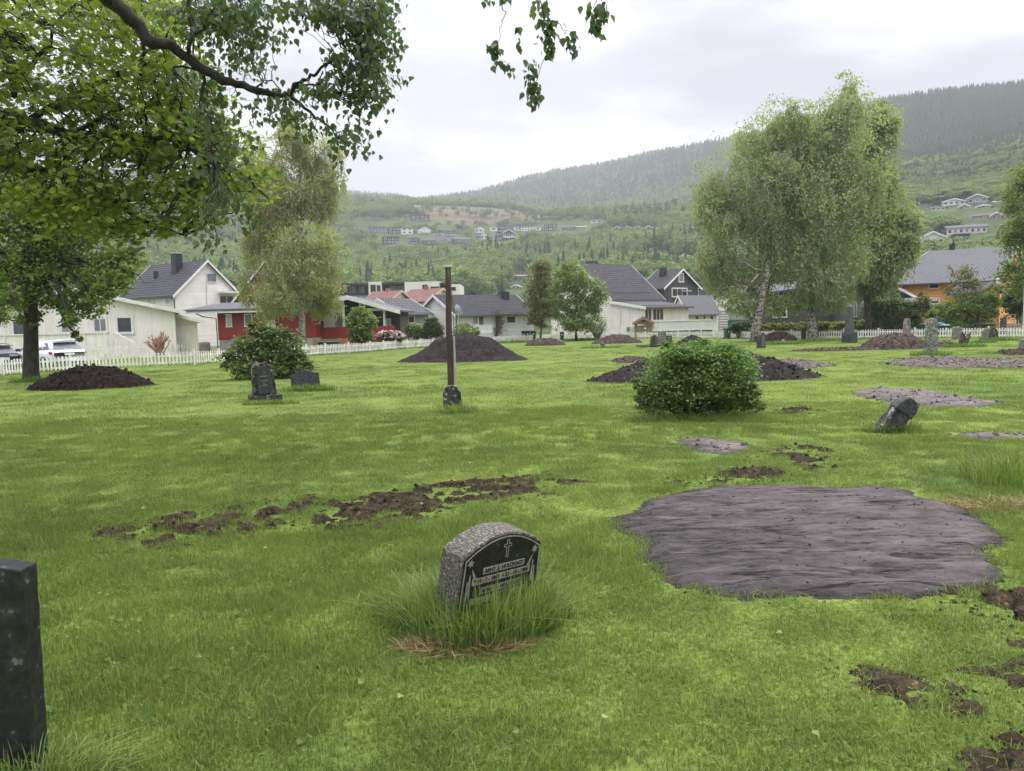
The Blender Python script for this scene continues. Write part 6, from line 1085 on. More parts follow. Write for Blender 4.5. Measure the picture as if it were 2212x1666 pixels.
def weep(mb, lobes, ns, size, per=14, lmax=1.3, thin=.11, stems=None):
    sub_ = []
    for c, rx, ry, rz in lobes:
        for q in range(8):
            d = NR.normal(0, 1, 3); d /= np.linalg.norm(d); d[1] = -abs(d[1]) if q < 4 else d[1]; f_ = NR.uniform(.32, .52); sub_.append((c+d*np.array([rx, ry, rz])*(1-f_)*1.08, rx*f_, max(rx, ry)*f_, rz*f_))
    lobes = sub_; lmax = lmax*1.35
    w_ = np.array([(l[1]*l[2]*l[3])**(2/3) for l in lobes]); w_ /= w_.sum()
    for l, wt in zip(lobes, w_):
        c, rx, ry, rz = l; k = int(ns*wt); d = NR.normal(0, 1, (k, 3)); d /= np.linalg.norm(d, axis=1)[:, None]; d[:, 2] = np.abs(d[:, 2])*.9-.25; q = NR.uniform(.45, 1, k)**.6
        tw = np.sin(np.arctan2(d[:, 1], d[:, 0])*5+c[0])*.08+1; s_ = c+d*(q*tw)[:, None]*np.array([rx, ry, rz]); ln = NR.uniform(.25, 1, k)*rz*lmax
        f = np.sort(NR.rand(k, per), axis=1); drift = NR.normal(0, .05, (k, 2)); pts = np.repeat(s_[:, None, :], per, 1); pts[:, :, 2] -= f*ln[:, None]; pts[:, :, 0] += f*ln[:, None]*drift[:, :1]; pts[:, :, 1] += f*ln[:, None]*drift[:, 1:]
        pts[:, :, 0] += np.sin(f*5+NR.uniform(0, 6, (k, 1)))*.09*ln[:, None]; pts[:, :, 1] += np.sin(f*4+NR.uniform(0, 6, (k, 1)))*.07*ln[:, None]; pts += NR.normal(0, thin, pts.shape); rn = np.clip(np.repeat(NR.uniform(0, 1, k), per)*.6+NR.uniform(0, .4, k*per), 0, 1); leaves(mb, pts.reshape(-1, 3), size, 'rhomb', .95, rnd=rn)
        if stems is not None:
            for i in range(0, k, max(1, k//60)): stems.tube([Vector(s_[i]), Vector(pts[i, per//2]), Vector(pts[i, -1])], .012, 3, False)
def plant(name, label, cat, base, group=None): return thing(name, label, cat, base, group)
# --- right birches
LB = leafmat('birch_leaf', (.16, .205, .11), (.40, .45, .26), .48, .35, .5, (.36, .40, .19)); LO = leafmat('catkin_birch_leaf', (.22, .24, .12), (.42, .43, .22), .5, .5, .5, (.48, .45, .26))
def birch(label, ub, Yb, lobes_px, ns, size, lm, r0, tops, extra=None, per=14, bk=BARK_B, lmax=1.3, pf=3.2):
    base = onground(ub, Yb); root = plant('birch_tree', label, 'tree', base, 'weeping birches'); lb = [lobe(*q[:4], Yb, q[4] if len(q) > 4 else NR.uniform(-1.5, 1.5)) for q in lobes_px]
    m = MB(base); skeleton(m, base, lb, r0, top=P(tops[0], tops[1], Yb)); m2 = MB(base); weep(m2, lb, ns, size, per, stems=m, lmax=lmax); puffs(m2, [(c, rx*1.08, ry*1.1, rz*1.05) for c, rx, ry, rz in lb], int(ns*pf), size, 'rhomb', .8, .13, .8, 22, -.35)
    if extra: extra(m)
    obj('trunk', m, bk, root, True); obj('crown', m2, lm, root); return root
birch('left weeping birch of the right group, forked pale trunk beside the dark upright stone', 1631, 61.5, [(1585, 400, 85, 90), (1548, 500, 55, 80), (1530, 570, 35, 60), (1640, 320, 70, 60), (1700, 258, 62, 48), (1645, 480, 85, 110), (1575, 590, 55, 60), (1640, 600, 70, 50), (1610, 660, 25, 25), (1540, 440, 40, 60), (1680, 400, 70, 90), (1720, 330, 50, 60), (1660, 655, 55, 28), (1590, 650, 40, 32)], 3400, .17, LB, .38, (1690, 280),
      lambda m: m.tube([P(1634, 712, 61.5), P(1622, 680, 61.4), P(1612, 655, 61.2), P(1609, 625, 61.2), P(1612, 600, 61.3)], [.3, .24, .18, .13, .08], 9))
birch('middle weeping birch of the right group with straight pale trunk', 1757, 62, [(1780, 330, 80, 90), (1760, 450, 90, 110), (1830, 270, 70, 70), (1826, 200, 34, 42), (1720, 560, 80, 80), (1800, 560, 80, 80), (1750, 300, 60, 50), (1710, 650, 45, 25), (1780, 640, 55, 35), (1840, 400, 70, 90)], 3400, .17, LB, .36, (1826, 215),
      lambda m: [m.tube([P(1790, 330, 62), P(1776, 270, 62), P(1768, 215, 62)], [.10, .06, .02], 6), m.tube([P(1776, 270, 62), P(1795, 235, 62), P(1788, 205, 62)], [.05, .03, .012], 5), m.tube([P(1772, 240, 62), P(1752, 225, 62)], [.03, .01], 4), m.tube([P(1800, 310, 62), P(1845, 320, 61), P(1870, 290, 61)], [.07, .05, .02], 5)])
birch('right weeping birch of the right group, above the obelisk and charcoal garage', 1872, 66, [(1890, 300, 50, 70), (1880, 420, 70, 90), (1930, 500, 55, 70), (1910, 580, 55, 55), (1850, 520, 60, 80), (1850, 620, 45, 30), (1900, 260, 40, 40), (1930, 400, 25, 60), (1955, 545, 28, 50), (1960, 480, 28, 45)], 3400, .18, LB, .3, (1895, 300), bk=BARK_L)
birch('tall thin weeping birch with yellowish catkins in front of the red house', 655, 55.5, [(640, 300, 50, 45), (590, 345, 60, 55), (695, 355, 52, 65), (555, 430, 50, 70), (640, 440, 80, 80), (712, 440, 38, 75), (572, 540, 52, 80), (650, 560, 80, 80), (706, 555, 40, 70), (600, 640, 60, 35), (700, 630, 45, 35), (535, 370, 25, 30), (585, 655, 38, 36), (640, 645, 60, 42), (698, 662, 38, 36), (540, 610, 28, 45), (728, 385, 20, 30), (625, 258, 28, 22)], 4000, .14, LO, .28, (640, 265), None, 15, lmax=1.5)
# --- right edge tree, middle trees
LG1 = leafmat('bright_leaf', (.09, .145, .04), (.25, .32, .10), .38, .8, .5); LG2 = leafmat('olive_leaf', (.095, .11, .04), (.22, .22, .085), .25, .8, .6); LG3 = leafmat('dark_leaf', (.03, .06, .016), (.095, .155, .035), .3, .9, .45); LYG = leafmat('yellow_green_leaf', (.10, .13, .02), (.30, .29, .05), .3, 1.2, .5)
def tree(name, label, ub, Yb, lobes_px, n, size, lm, r0, bk=BARK_G, shape='rhomb', group=None, per=26, cr=.2, droop=.5, top=None, sub=3, shell=.5, cat='tree', dy=1.0):
    base = onground(ub, Yb); root = plant(name, label, cat, base, group); lb = [lobe(*q[:4], Yb, NR.uniform(-dy, dy)) for q in lobes_px]
    m = MB(base); skeleton(m, base, lb, r0, top=P(*top, Yb) if top else None, sub=sub); m2 = MB(base); puffs(m2, lb, n, size, shape, droop, cr, shell, per); obj('trunk' if cat == 'tree' else 'stem', m, bk, root, True); obj('crown', m2, lm, root); return root
tree('pale_green_tree', 'pale green tree cut off by the right edge, beside the orange house', 2240, 64, [(2215, 430, 50, 50), (2230, 520, 60, 60), (2185, 600, 32, 40), (2240, 620, 55, 50), (2195, 500, 25, 40), (2250, 380, 60, 40)], 16000, .22, LG1, .3)
tree('dark_shrub_tree', 'dark bushy tree at the right edge behind the woodpile', 2200, 70, [(2195, 640, 28, 40), (2215, 660, 30, 40), (2180, 660, 20, 30)], 6000, .2, LG3, .12)
tree('brown_conifer', 'slim brownish green columnar conifer left of the lilac house', 1168, 84, [(1170, 590, 20, 30), (1166, 640, 30, 40), (1178, 670, 28, 30), (1160, 690, 22, 25)], 12000, .2, LG2, .14)
tree('rowan_tree', 'rounded fresh green tree in front of the lilac house gable', 1245, 82, [(1240, 600, 38, 30), (1225, 640, 36, 30), (1275, 625, 32, 32), (1290, 650, 20, 20), (1255, 665, 40, 25), (1215, 600, 20, 25), (1235, 575, 22, 14), (1240, 695, 38, 18), (1275, 680, 28, 20), (1215, 675, 24, 24), (1200, 640, 20, 30), (1250, 708, 45, 12), (1295, 640, 18, 26)], 15000, .21, LG1, .13, BARK_D, sub=7)
def bare(name, label, u, Y, wpx, hpx, n, m_, leafm=None, nl=0, cat='shrub', ls=.12, v=None):
    base = onground(u, Y); root = plant(name, label, cat, base, 'bare and thin shrubs'); k = Y/F; m = MB(base); ends = []
    for q in range(n):
        a = NR.uniform(-1, 1); e = base+Vector((a*wpx*k*.5, NR.uniform(-.4, .4), hpx*k*NR.uniform(.6, 1)*(1-.25*abs(a)))); c = curve(base+Vector((NR.normal(0, .15), 0, 0)), e, -.07 if a else 0, 5, .03); m.tube(c, [.05*(1-.8*i/5)+.014 for i in range(6)], 4, False)
        for _ in range(3): i = NR.randint(2, 5); f_ = c[i]+Vector((NR.normal(0, .35), NR.normal(0, .3), NR.uniform(.2, .7)))*hpx*k*.22; m.tube([c[i], f_], [.02, .012], 3, False); ends.append(f_); ends.append(c[i])
    obj('branches', m, m_, root)
    if leafm: m2 = MB(base); e = np.array(ends); leaves(m2, (e[NR.randint(0, len(e), nl)]+NR.normal(0, .22, (nl, 3))), ls, 'rhomb', .4); obj('foliage', m2, leafm, root)
TW = mat('brown_twig', (.10, .075, .055), (.2, .15, .11), sc=5, rough=.9); TWP = mat('pinkish_twig', (.28, .16, .13), (.36, .23, .19), sc=5, rough=.9); LSP = leafmat('sparse_bud_leaf', (.14, .11, .06), (.24, .19, .10), .3, 1, .6)
bare('bare_shrub', 'wide bare brown shrub left of the three green bins', 1065, 84, 62, 84, 26, TW, LSP, 2200); bare('bare_shrub', 'thin olive shrub just behind the three green bins', 1118, 92, 50, 72, 20, TW, LG2, 2600); bare('bare_shrub', 'small sparse grey green bush against the lilac gable wall', 1290, 88, 48, 54, 18, TW, LG1, 1700)
bare('pruned_shrub', 'bare pinkish pruned shrub in front of the cream bungalow corner', 345, 57, 62, 64, 34, TWP); bare('thin_bush', 'loose green bush below the satellite dish', 1005, 70, 50, 50, 18, TW, LG1, 1800)
def bush(label, u, Y, lobes_px, n, size, lm, shape='rhomb', group=None, per=26, cr=.16, droop=.4, shell=.5, name='bush', r0=.05, dy=.25, flowers=None, sq=.8):
    base = onground(u, Y); root = plant(name, label, 'bush', base, group); lb = [lobe(*q[:4], Y, NR.uniform(-dy, dy), sq) for q in lobes_px]; m = MB(base)
    for c, rx, ry, rz in lb: 
        for _ in range(4): m.tube(curve(base+Vector((NR.normal(0, rx*.2), 0, 0)), Vector(c)+Vector((NR.normal(0, rx*.5), NR.normal(0, ry*.5), rz*NR.uniform(-.2, .7))), -.05, 5, .04), [r0*(1-.75*i/5) for i in range(6)], 5)
    m2 = MB(base); puffs(m2, lb, n, size, shape, droop, cr, shell, per); obj('stems', m, BARK_D, root); obj('foliage', m2, lm, root)
    if flowers: m3 = MB(base); puffs(m3, lb, flowers[0], flowers[1], 'rhomb', -.2, .12, .9, 12, -.2); obj('flowers', m3, flowers[2], root)
    return root
LR = leafmat('round_bush_leaf', (.06, .12, .035), (.20, .30, .09), .4, 2.0, .5, (.30, .39, .14))
bush('round dense dark green bush on the middle of the lawn, hiding a dark heap', 1510, 12.9, [(1450, 825, 72, 70), (1560, 815, 78, 72), (1500, 785, 80, 46), (1430, 870, 60, 34), (1590, 865, 55, 34), (1510, 850, 90, 52), (1470, 762, 38, 20), (1560, 765, 50, 24), (1625, 850, 22, 26), (1388, 860, 20, 30), (1600, 800, 36, 36), (1640, 880, 14, 18), (1375, 830, 14, 16), (1520, 745, 22, 14), (1440, 745, 16, 12), (1605, 775, 16, 12)], 38000, .040, LR, 'poplar', None, 24, .15, .35, .45, 'round_bush', .02, .25)
LBR = leafmat('rose_bush_leaf', (.045, .08, .025), (.17, .22, .07), .35, 1.2, .4, (.30, .24, .10))
bush('brown tinged leafy bush behind the rough hewn headstone', 585, 27.5, [(540, 770, 52, 45), (600, 760, 60, 52), (570, 735, 42, 32), (645, 785, 36, 30), (500, 785, 24, 30), (560, 800, 60, 22), (620, 805, 45, 16), (550, 705, 18, 12)], 16000, .095, LBR, 'poplar', None, 24, .16, .35, .5, 'leafy_bush', .03, .5)
bush('tall rounded bright green bush in front of the red balcony', 780, 63, [(770, 700, 24, 30), (792, 705, 22, 30), (780, 680, 20, 18), (780, 725, 30, 16)], 8000, .17, LG1, dy=.3)
bush('pink flowering rhododendron by the white fence', 843, 65, [(835, 728, 20, 13), (856, 729, 16, 12)], 2500, .16, LG3, flowers=(1500, .15, mat('pale_pink_petal', (.62, .40, .42), (.75, .62, .60), sc=9, rough=.7)), name='rhododendron')
bush('left of the two green bushes between grey house and pole', 900, 72, [(895, 716, 20, 18), (912, 722, 16, 14)], 3500, .18, LG1, group='garden bushes'); bush('right of the two green bushes between grey house and pole', 935, 72, [(933, 708, 18, 24), (945, 716, 14, 18)], 4000, .18, LG3, group='garden bushes'); bush('low dark bush under the white balcony of the long white house', 1005, 74, [(1000, 712, 22, 14), (1020, 716, 16, 10)], 2500, .18, LG3)
bush('clipped dark green hedge left of the left birch trunk', 1600, 73, [(1590, 709, 14, 12), (1606, 708, 14, 13), (1620, 709, 12, 12)], 5000, .17, LG3, name='hedge', sq=.5); 
bush('long clipped hedge with yellowish top behind the birch trunks', 1720, 71, [(1640+24*k, 710-.5*k, 19, 11) for k in range(10)], 11000, .16, LYG, name='hedge', sq=.5, shell=.7)
bush('yellow green hedge top behind the obelisk', 1850, 70, [(1815, 706, 22, 10), (1845, 704, 22, 12), (1875, 702, 20, 12)], 4500, .16, LYG, name='hedge', sq=.5)
bush('large mixed dark green shrubbery left of the tall lichened stone', 1925, 68, [(1890, 675, 30, 32), (1925, 668, 34, 30), (1960, 680, 30, 32), (1990, 668, 24, 26), (1905, 700, 34, 16), (1960, 705, 34, 14)], 13000, .19, leafmat('shrub_leaf', (.035, .07, .02), (.14, .19, .05), .3, .6, .5)); bush('pale green shrubbery in front of the orange house porch', 2085, 66, [(2045, 680, 34, 30), (2085, 665, 38, 32), (2120, 670, 34, 34), (2060, 705, 40, 14), (2110, 705, 40, 14), (2020, 690, 22, 24), (2140, 650, 18, 24)], 14000, .19, LG1)
tree('copper_shrub', 'thin brownish shrub rising in front of the orange house roof', 2085, 67.5, [(2080, 600, 32, 26), (2105, 625, 22, 22), (2060, 630, 16, 16)], 1900, .17, LG2, .05, cat='shrub', sub=6)
tree('copper_shrub', 'small sparse shrub in front of the orange wall by the garage', 2000, 68, [(1995, 640, 14, 10), (1985, 650, 10, 8)], 350, .16, LG2, .03, cat='shrub', sub=5)
# --- lime tree with dark trunk on the left
LM1 = leafmat('lime_leaf', (.06, .11, .025), (.19, .25, .06), .48, .7, .45, (.28, .31, .09))
base = onground(68, 29.5); root = plant('lime_tree', 'dark trunked leafy tree at the left beside the black heap', 'tree', base); lb = [lobe(*q, 29.5, NR.uniform(-1.5, 1.5)) for q in [(60, 470, 100, 70), (170, 490, 100, 70), (235, 580, 62, 55), (130, 590, 100, 60), (40, 590, 80, 60), (200, 640, 62, 28), (100, 650, 80, 26), (285, 545, 28, 30), (110, 420, 120, 50), (-60, 520, 80, 90), (150, 690, 28, 24), (163, 722, 14, 16), (20, 650, 34, 24), (120, 530, 90, 60), (250, 620, 42, 34), (185, 668, 55, 22), (265, 575, 36, 40), (60, 690, 40, 20)]]
m = MB(base); m.tube([base+Vector((0, 0, -.2)), base+Vector((0, 0, .25)), P(67, 740, 29.5), P(66, 640, 29.5), P(72, 540, 29.5), P(95, 450, 29.5), P(110, 400, 29.5)], [.38, .29, .25, .23, .18, .11, .05], 12)
for c, rx, ry, rz in lb:
    s0 = P(69+NR.uniform(-2, 6), 560+NR.uniform(-60, 60), 29.5); m.tube(curve(s0, Vector(c), -.05, 6, .04), [.10*(1-.8*i/6)+.01 for i in range(7)], 6)
    for _ in range(5): m.tube(curve(Vector(c)+Vector((NR.normal(0, rx*.3), NR.normal(0, ry*.3), NR.normal(0, rz*.3))), Vector(c)+Vector((NR.normal(0, rx*.6), NR.normal(0, ry*.6), NR.normal(0, rz*.5))), -.03, 4, .06), [.03, .025, .018, .012, .008], 4)
m2 = MB(base); puffs(m2, lb, 25000, .12, 'poplar', .5, .17, .35, 26); obj('trunk', m, BARK_D, root, True); obj('crown', m2, LM1, root)
tree('young_tree', 'small yellow green tree at the very left edge behind the fence', -10, 43, [(5, 640, 26, 40), (15, 600, 22, 26), (-15, 670, 30, 40)], 5000, .15, leafmat('fresh_leaf', (.10, .15, .02), (.25, .30, .05), .35, .8, .5), .12)
# --- big maple hanging in from the left
LMA = leafmat('maple_leaf', (.08, .125, .03), (.25, .29, .07), .52, .6, .45, (.38, .36, .10))
mb0 = Vector((-11.2, 11.5, -.1)); root = plant('maple_tree', 'large yellow green maple whose boughs fill the upper left of the picture', 'tree', mb0); m = MB(mb0); m2 = MB(mb0)
m.tube([mb0+Vector((0, 0, -.3)), mb0+Vector((0, 0, 1.5)), mb0+Vector((.2, 0, 3.5)), mb0+Vector((.3, 0, 6)), mb0+Vector((.3, .2, 9)), mb0+Vector((.5, .3, 12))], [.42, .36, .3, .24, .16, .06], 12)
stm = [mb0+Vector((.2, 0, h)) for h in (2.6, 3.6, 4.6, 5.6)]
limbs = [[stm[2], P(-60, 40, 11.5), P(0, 90, 11.2), P(18, 125, 11), P(27, 165, 11), P(30, 210, 11)], [stm[1], P(-80, 260, 11.5), P(0, 250, 11), P(60, 262, 10.8), P(146, 290, 10.6), P(260, 296, 10.5), P(375, 304, 10.4), P(450, 342, 10.3), P(533, 375, 10.2), P(580, 428, 10.1)],
 [stm[0], P(-60, 380, 12), P(0, 362, 12), P(125, 367, 11.8), P(208, 408, 11.6), P(292, 470, 11.5), P(396, 508, 11.4)], [P(27, 165, 11), P(55, 160, 10.9), P(85, 125, 10.8), P(108, 95, 10.8), P(112, 60, 10.8), P(150, 20, 10.8)], [P(60, 262, 10.8), P(120, 230, 11), P(200, 190, 11.2), P(300, 130, 11.3), P(380, 60, 11.4)], [stm[3], P(0, -60, 12), P(150, -40, 12), P(300, 0, 12), P(420, 60, 12)], [P(146, 290, 10.6), P(250, 240, 10.8), P(340, 220, 11), P(420, 250, 11)]]
rads = [(.12, .04), (.11, .012), (.11, .012), (.04, .012), (.05, .012), (.1, .015), (.035, .01)]
allp = []
for L_, (r0, r1) in zip(limbs, rads):
    n = len(L_)-1; sm = []
    for i in range(n): sm += [L_[i].lerp(L_[i+1], f)+Vector((NR.normal(0, .02), NR.normal(0, .02), NR.normal(0, .02))) for f in (0, .5)]
    sm.append(L_[-1]); m.tube(sm, [r0+(r1-r0)*i/(len(sm)-1) for i in range(len(sm))], 7); allp += sm
AP = np.array([tuple(q) for q in allp])
def sprays(m, m2, lob, nclump, per, lsize, shape, Yr, R, droop, flat=.45, tw=.010, mind=.3):
    a_ = np.array([q[2]*q[3] for q in lob], float); a_ /= a_.sum()
    for _ in range(nclump):
        q = lob[NR.choice(len(lob), p=a_)]; t_, r_ = NR.uniform(0, 6.283), math.sqrt(NR.rand()); c = P(q[0]+q[2]*r_*math.cos(t_), q[1]+q[3]*r_*math.sin(t_), NR.uniform(*Yr)); cn = np.array(c)
        k = int(np.argmin(((AP-cn)**2).sum(1)-.0)); s0 = Vector(AP[k]); e = c+Vector((NR.normal(0, R*.5), NR.normal(0, R*.5), -R*.4)); tws = curve(s0, c, .03, 5, .05)+[e]; d0 = (c-s0).length
        m.tube(tws, [tw*(1+d0*.6)*(1-.8*i/6) for i in range(7)], 4, False)
        for b_ in range(3): m.tube([tws[4], c+Vector((NR.normal(0, R), NR.normal(0, R), NR.normal(-R*.2, R*flat)))], [tw*.5, tw*.2], 3, False)
        pts = cn+NR.normal(0, 1, (per, 3))*np.array([R, R, R*flat]); leaves(m2, pts, lsize, shape, droop, rnd=np.clip(NR.rand()*.5+NR.uniform(0, .5, per), 0, 1))
sprays(m, m2, [(90, 50, 150, 100), (270, 80, 130, 110), (350, 20, 120, 50), (110, 210, 160, 120), (290, 230, 140, 120), (390, 320, 95, 80), (200, 350, 200, 80), (80, 400, 130, 50), (300, 420, 140, 50), (410, 415, 60, 40), (20, 320, 60, 80), (480, 370, 50, 35), (555, 405, 30, 22), (380, 478, 60, 24), (-80, 150, 120, 250), (150, 440, 120, 40), (450, 330, 70, 50), (500, 400, 50, 40), (430, 250, 50, 50), (420, 440, 60, 40), (520, 395, 50, 30), (200, 470, 150, 34), (300, 500, 70, 26), (470, 300, 50, 60), (400, 200, 60, 60)], 560, 34, .085, 'maple', (9.8, 12.8), .23, .45, .35)
obj('trunk', m, BARK_D, root, True); obj('crown', m2, LMA, root)
# --- broad-leaved branch from the tree beside the camera
LPO = leafmat('poplar_leaf', (.035, .065, .035), (.11, .16, .075), .42, 1.5, .35, (.16, .21, .10))
mb1 = Vector((-5.2, 3.0, -.03)); root = plant('black_poplar', 'tree beside the camera whose dark gnarled bough and leafy twigs cross the sky', 'tree', mb1); m = MB(mb1); m2 = MB(mb1)
m.tube([mb1+Vector((0, 0, -.3)), mb1+Vector((0, 0, 1.0)), mb1+Vector((.1, .2, 3)), mb1+Vector((.3, .4, 5)), mb1+Vector((.6, .8, 7.5))], [.4, .33, .28, .22, .14], 12)
YB = 7.0
def pl(pts, Y=YB, dY=0): return [P(u, v, Y+dY*i/len(pts)) for i, (u, v) in enumerate(pts)]
main = [mb1+Vector((.3, .4, 4.6)), P(60, -230, 5.6), P(160, -90, 6.4)]+pl([(233, 0), (271, 25), (300, 62), (329, 94), (362, 94), (396, 117), (437, 150), (483, 175), (521, 185), (575, 200), (617, 208)], 6.8, .5)
allp = []
def gnarl(pts, r0, r1, sides=8, jit=.012):
    sm = []
    for i in range(len(pts)-1): sm += [pts[i].lerp(pts[i+1], f)+Vector((NR.normal(0, jit), NR.normal(0, jit), NR.normal(0, jit))) for f in (0, .35, .7)]
    sm.append(pts[-1]); n = len(sm)-1; m.tube(sm, [(r0+(r1-r0)*i/n)*NR.uniform(.9, 1.14) for i in range(n+1)], sides); allp.extend(sm)
gnarl(main, .075, .026, 9, .008); gnarl(pl([(617, 208), (637, 183), (660, 170), (683, 160), (717, 133), (750, 110), (775, 98)], 7.3), .022, .006); gnarl(pl([(617, 208), (650, 227), (675, 246), (704, 267), (730, 300)], 7.3), .02, .005); gnarl(pl([(637, 190), (683, 183), (705, 172), (722, 150)], 7.3), .012, .004); gnarl(pl([(683, 186), (700, 200), (722, 206)], 7.3), .009, .003)
gnarl(pl([(410, 118), (412, 70), (404, 0), (400, -60)], 7.0), .018, .014); gnarl(pl([(412, 90), (440, 50), (458, 22), (500, -20)], 7.0), .012, .006); gnarl(pl([(437, 152), (433, 208), (446, 240), (458, 258), (456, 325)], 7.1), .018, .006); gnarl(pl([(430, 150), (375, 145), (380, 165), (400, 180)], 7.1), .012, .004); gnarl(pl([(433, 208), (425, 260), (427, 280)], 7.1), .008, .003); gnarl(pl([(553, 192), (575, 178), (590, 176), (603, 195)], 7.2), .009, .004)
gnarl([mb1+Vector((.5, .7, 7.0)), P(500, -320, 5.5), P(900, -330, 5.6), P(1100, -180, 6.2), P(1180, -60, 6.8)], .10, .02); gnarl([P(900, -330, 5.6), P(1150, -260, 6.2), P(1290, -60, 6.8)], .03, .01); gnarl([P(500, -320, 5.5), P(640, -120, 6.2), P(760, -40, 6.8), P(800, 0, 7)], .04, .01)
gnarl(pl([(1180, -60), (1185, 0), (1187, 60), (1184, 120), (1150, 190)], 6.9), .006, .002, 5); gnarl(pl([(1075, -60), (1088, 0), (1088, 40), (1084, 57), (1075, 90)], 6.8), .005, .002, 5); gnarl(pl([(1140, -60), (1165, 0), (1180, 45), (1215, 60), (1240, 72)], 6.8), .006, .002, 5); gnarl(pl([(1290, -60), (1290, 0), (1288, 40)], 6.8), .005, .002, 5)
AP = np.array([tuple(q) for q in allp])
sprays(m, m2, [(800, 70, 45, 62), (765, 30, 80, 30), (700, 15, 50, 24), (815, 150, 32, 60), (775, 170, 50, 40), (745, 125, 40, 20), (822, 215, 14, 30), (770, 230, 26, 18), (690, 190, 30, 16)], 140, 15, .055, 'poplar', (6.9, 7.7), .085, 1.0, .7, .004)
sprays(m, m2, [(600, 240, 50, 22), (570, 215, 30, 16), (545, 260, 14, 14), (680, 265, 26, 30), (710, 240, 30, 24), (735, 300, 22, 45), (770, 290, 18, 22), (640, 270, 20, 26), (520, 60, 50, 50), (560, 90, 40, 60), (470, 50, 60, 50), (540, 15, 60, 20), (600, 20, 14, 24), (500, 140, 40, 26), (640, 25, 14, 24), (400, 40, 60, 40)], 105, 14, .055, 'poplar', (6.7, 7.8), .09, 1.0, .7, .004)
sprays(m, m2, [(480, 250, 40, 40), (440, 230, 30, 40), (500, 300, 26, 30), (470, 420, 45, 60), (455, 500, 25, 34), (520, 460, 26, 30), (430, 350, 30, 30), (400, 170, 22, 24), (450, 340, 22, 40)], 44, 13, .056, 'poplar', (6.8, 7.8), .09, 1.0, .7, .004)
for (u, v, ru, rv, n) in ((1170, 20, 22, 20, 34), (1182, 60, 20, 24, 55), (1186, 100, 14, 24, 40), (1148, 150, 16, 18, 26), (1150, 195, 18, 22, 42), (1160, 215, 8, 8, 8), (1230, 78, 18, 8, 14), (1236, 100, 10, 18, 20), (1068, 108, 10, 20, 34), (1090, 138, 14, 8, 14), (1105, 148, 6, 10, 5), (1120, 55, 6, 8, 4), (1292, 28, 20, 28, 60), (1288, 62, 10, 16, 16), (1118, 95, 8, 10, 5), (1090, -4, 12, 5, 8), (1055, 0, 8, 3, 4)):
    c = np.array(P(u, v, 6.9)); k = 6.9/F; leaves(m2, c+NR.normal(0, .55, (n, 3))*np.array([ru*k, ru*k, rv*k]), .058, 'poplar', 1.05)
# overhead crown: shades the foreground, out of the picture above it
for _ in range(210):
    a, q = NR.uniform(0, 6.283), 5.2*math.sqrt(NR.rand()); c = mb1+Vector((q*math.cos(a)-.6, q*math.sin(a)*.8-.4, NR.uniform(5.2, 9))); 
    if c.y > 0 and (c.z-CAMZ) < c.y*.62: continue
    leaves(m2, np.array(c)+NR.normal(0, 1, (22, 3))*np.array([.4, .4, .2]), .085, 'poplar', .7)
obj('trunk', m, BARK_D, root, True); obj('crown', m2, LPO, root)

# ================================================================ long grass and weeds
GL = leafmat('long_grass_blade', (.065, .12, .03), (.22, .29, .09), .4, 3, .45, (.28, .33, .15)); GDEAD = leafmat('dead_grass_blade', (.16, .10, .05), (.38, .27, .15), .25, 3, .7); WEED = leafmat('weed_leaf', (.05, .11, .02), (.16, .24, .05), .3, 1.5, .5)
def tuft(label, u, v, rx, ry, n, h, wd, m_, lean=.45, wx=None, name='long_grass', segs=4, front=None):
    p = G(u, v) if wx is None else Vector((*wx, gz(*wx))); a = NR.uniform(0, 6.283, n); q = np.sqrt(NR.rand(n)); x = q*np.cos(a)*rx; y = q*np.sin(a)*ry
    if front is not None: k = front(x, y); x, y = x[k], y[k]; n = len(x)
    hh = h*(1-.35*q[:n]); mb = MB(); ad = np.arctan2(y, x)+NR.normal(0, .9, n); blades(mb, np.stack([x, y, gnd(x+p.x, y+p.y)-p.z-.01], 1), hh, wd, lean, dirv=ad, segs=segs)
    return tag(obj(name, mb, m_, None, loc=p), label, 'long grass', 'tufts of uncut grass')
H0 = G(1040, 1335)
tuft('tall blue green uncut grass around the leaning inscribed headstone', 1035, 1352, .42, .34, 2600, .36, .0055, GL, .38); tuft('dead brown grass in front of the leaning inscribed headstone', 1000, 1398, .34, .13, 620, .12, .005, GDEAD, 1.1); tuft('few long arching grass stems around the leaning inscribed headstone', 1040, 1345, .55, .38, 150, .44, .005, GL, 1.1)
tuft('uncut grass on the right side of the leaning inscribed headstone', 1150, 1335, .22, .22, 360, .3, .006, GL, .6); tuft('uncut grass on the left side of the leaning inscribed headstone', 900, 1335, .2, .2, 320, .3, .006, GL, .6)
tuft('long broad grass at the foot of the black slab on the left edge', 80, 1695, .28, .14, 480, .2, .008, GL, .7); tuft('thin long grass right of the black slab foot', 190, 1670, .16, .1, 90, .18, .006, GL, .8)
tuft('grass tuft at the foot of the notched stone', 990, 893, .35, .2, 380, .26, .012, GL, .5); tuft('weeds around the serpentine topped headstone', 668, 845, .75, .3, 700, .26, .014, WEED, .6); tuft('weeds around the plinth of the rough hewn headstone', 585, 874, .65, .25, 700, .16, .014, WEED, .7)
tuft('grass behind and under the tilted stone column', 1925, 932, .42, .3, 800, .24, .010, GL, .8); tuft('uncut grass with seed heads at the right edge', 2200, 1040, .5, .5, 900, .36, .008, GL, .5); tuft('flattened straw coloured grass left of the right edge tuft', 2150, 1095, .42, .22, 800, .10, .007, GDEAD, 2.0)
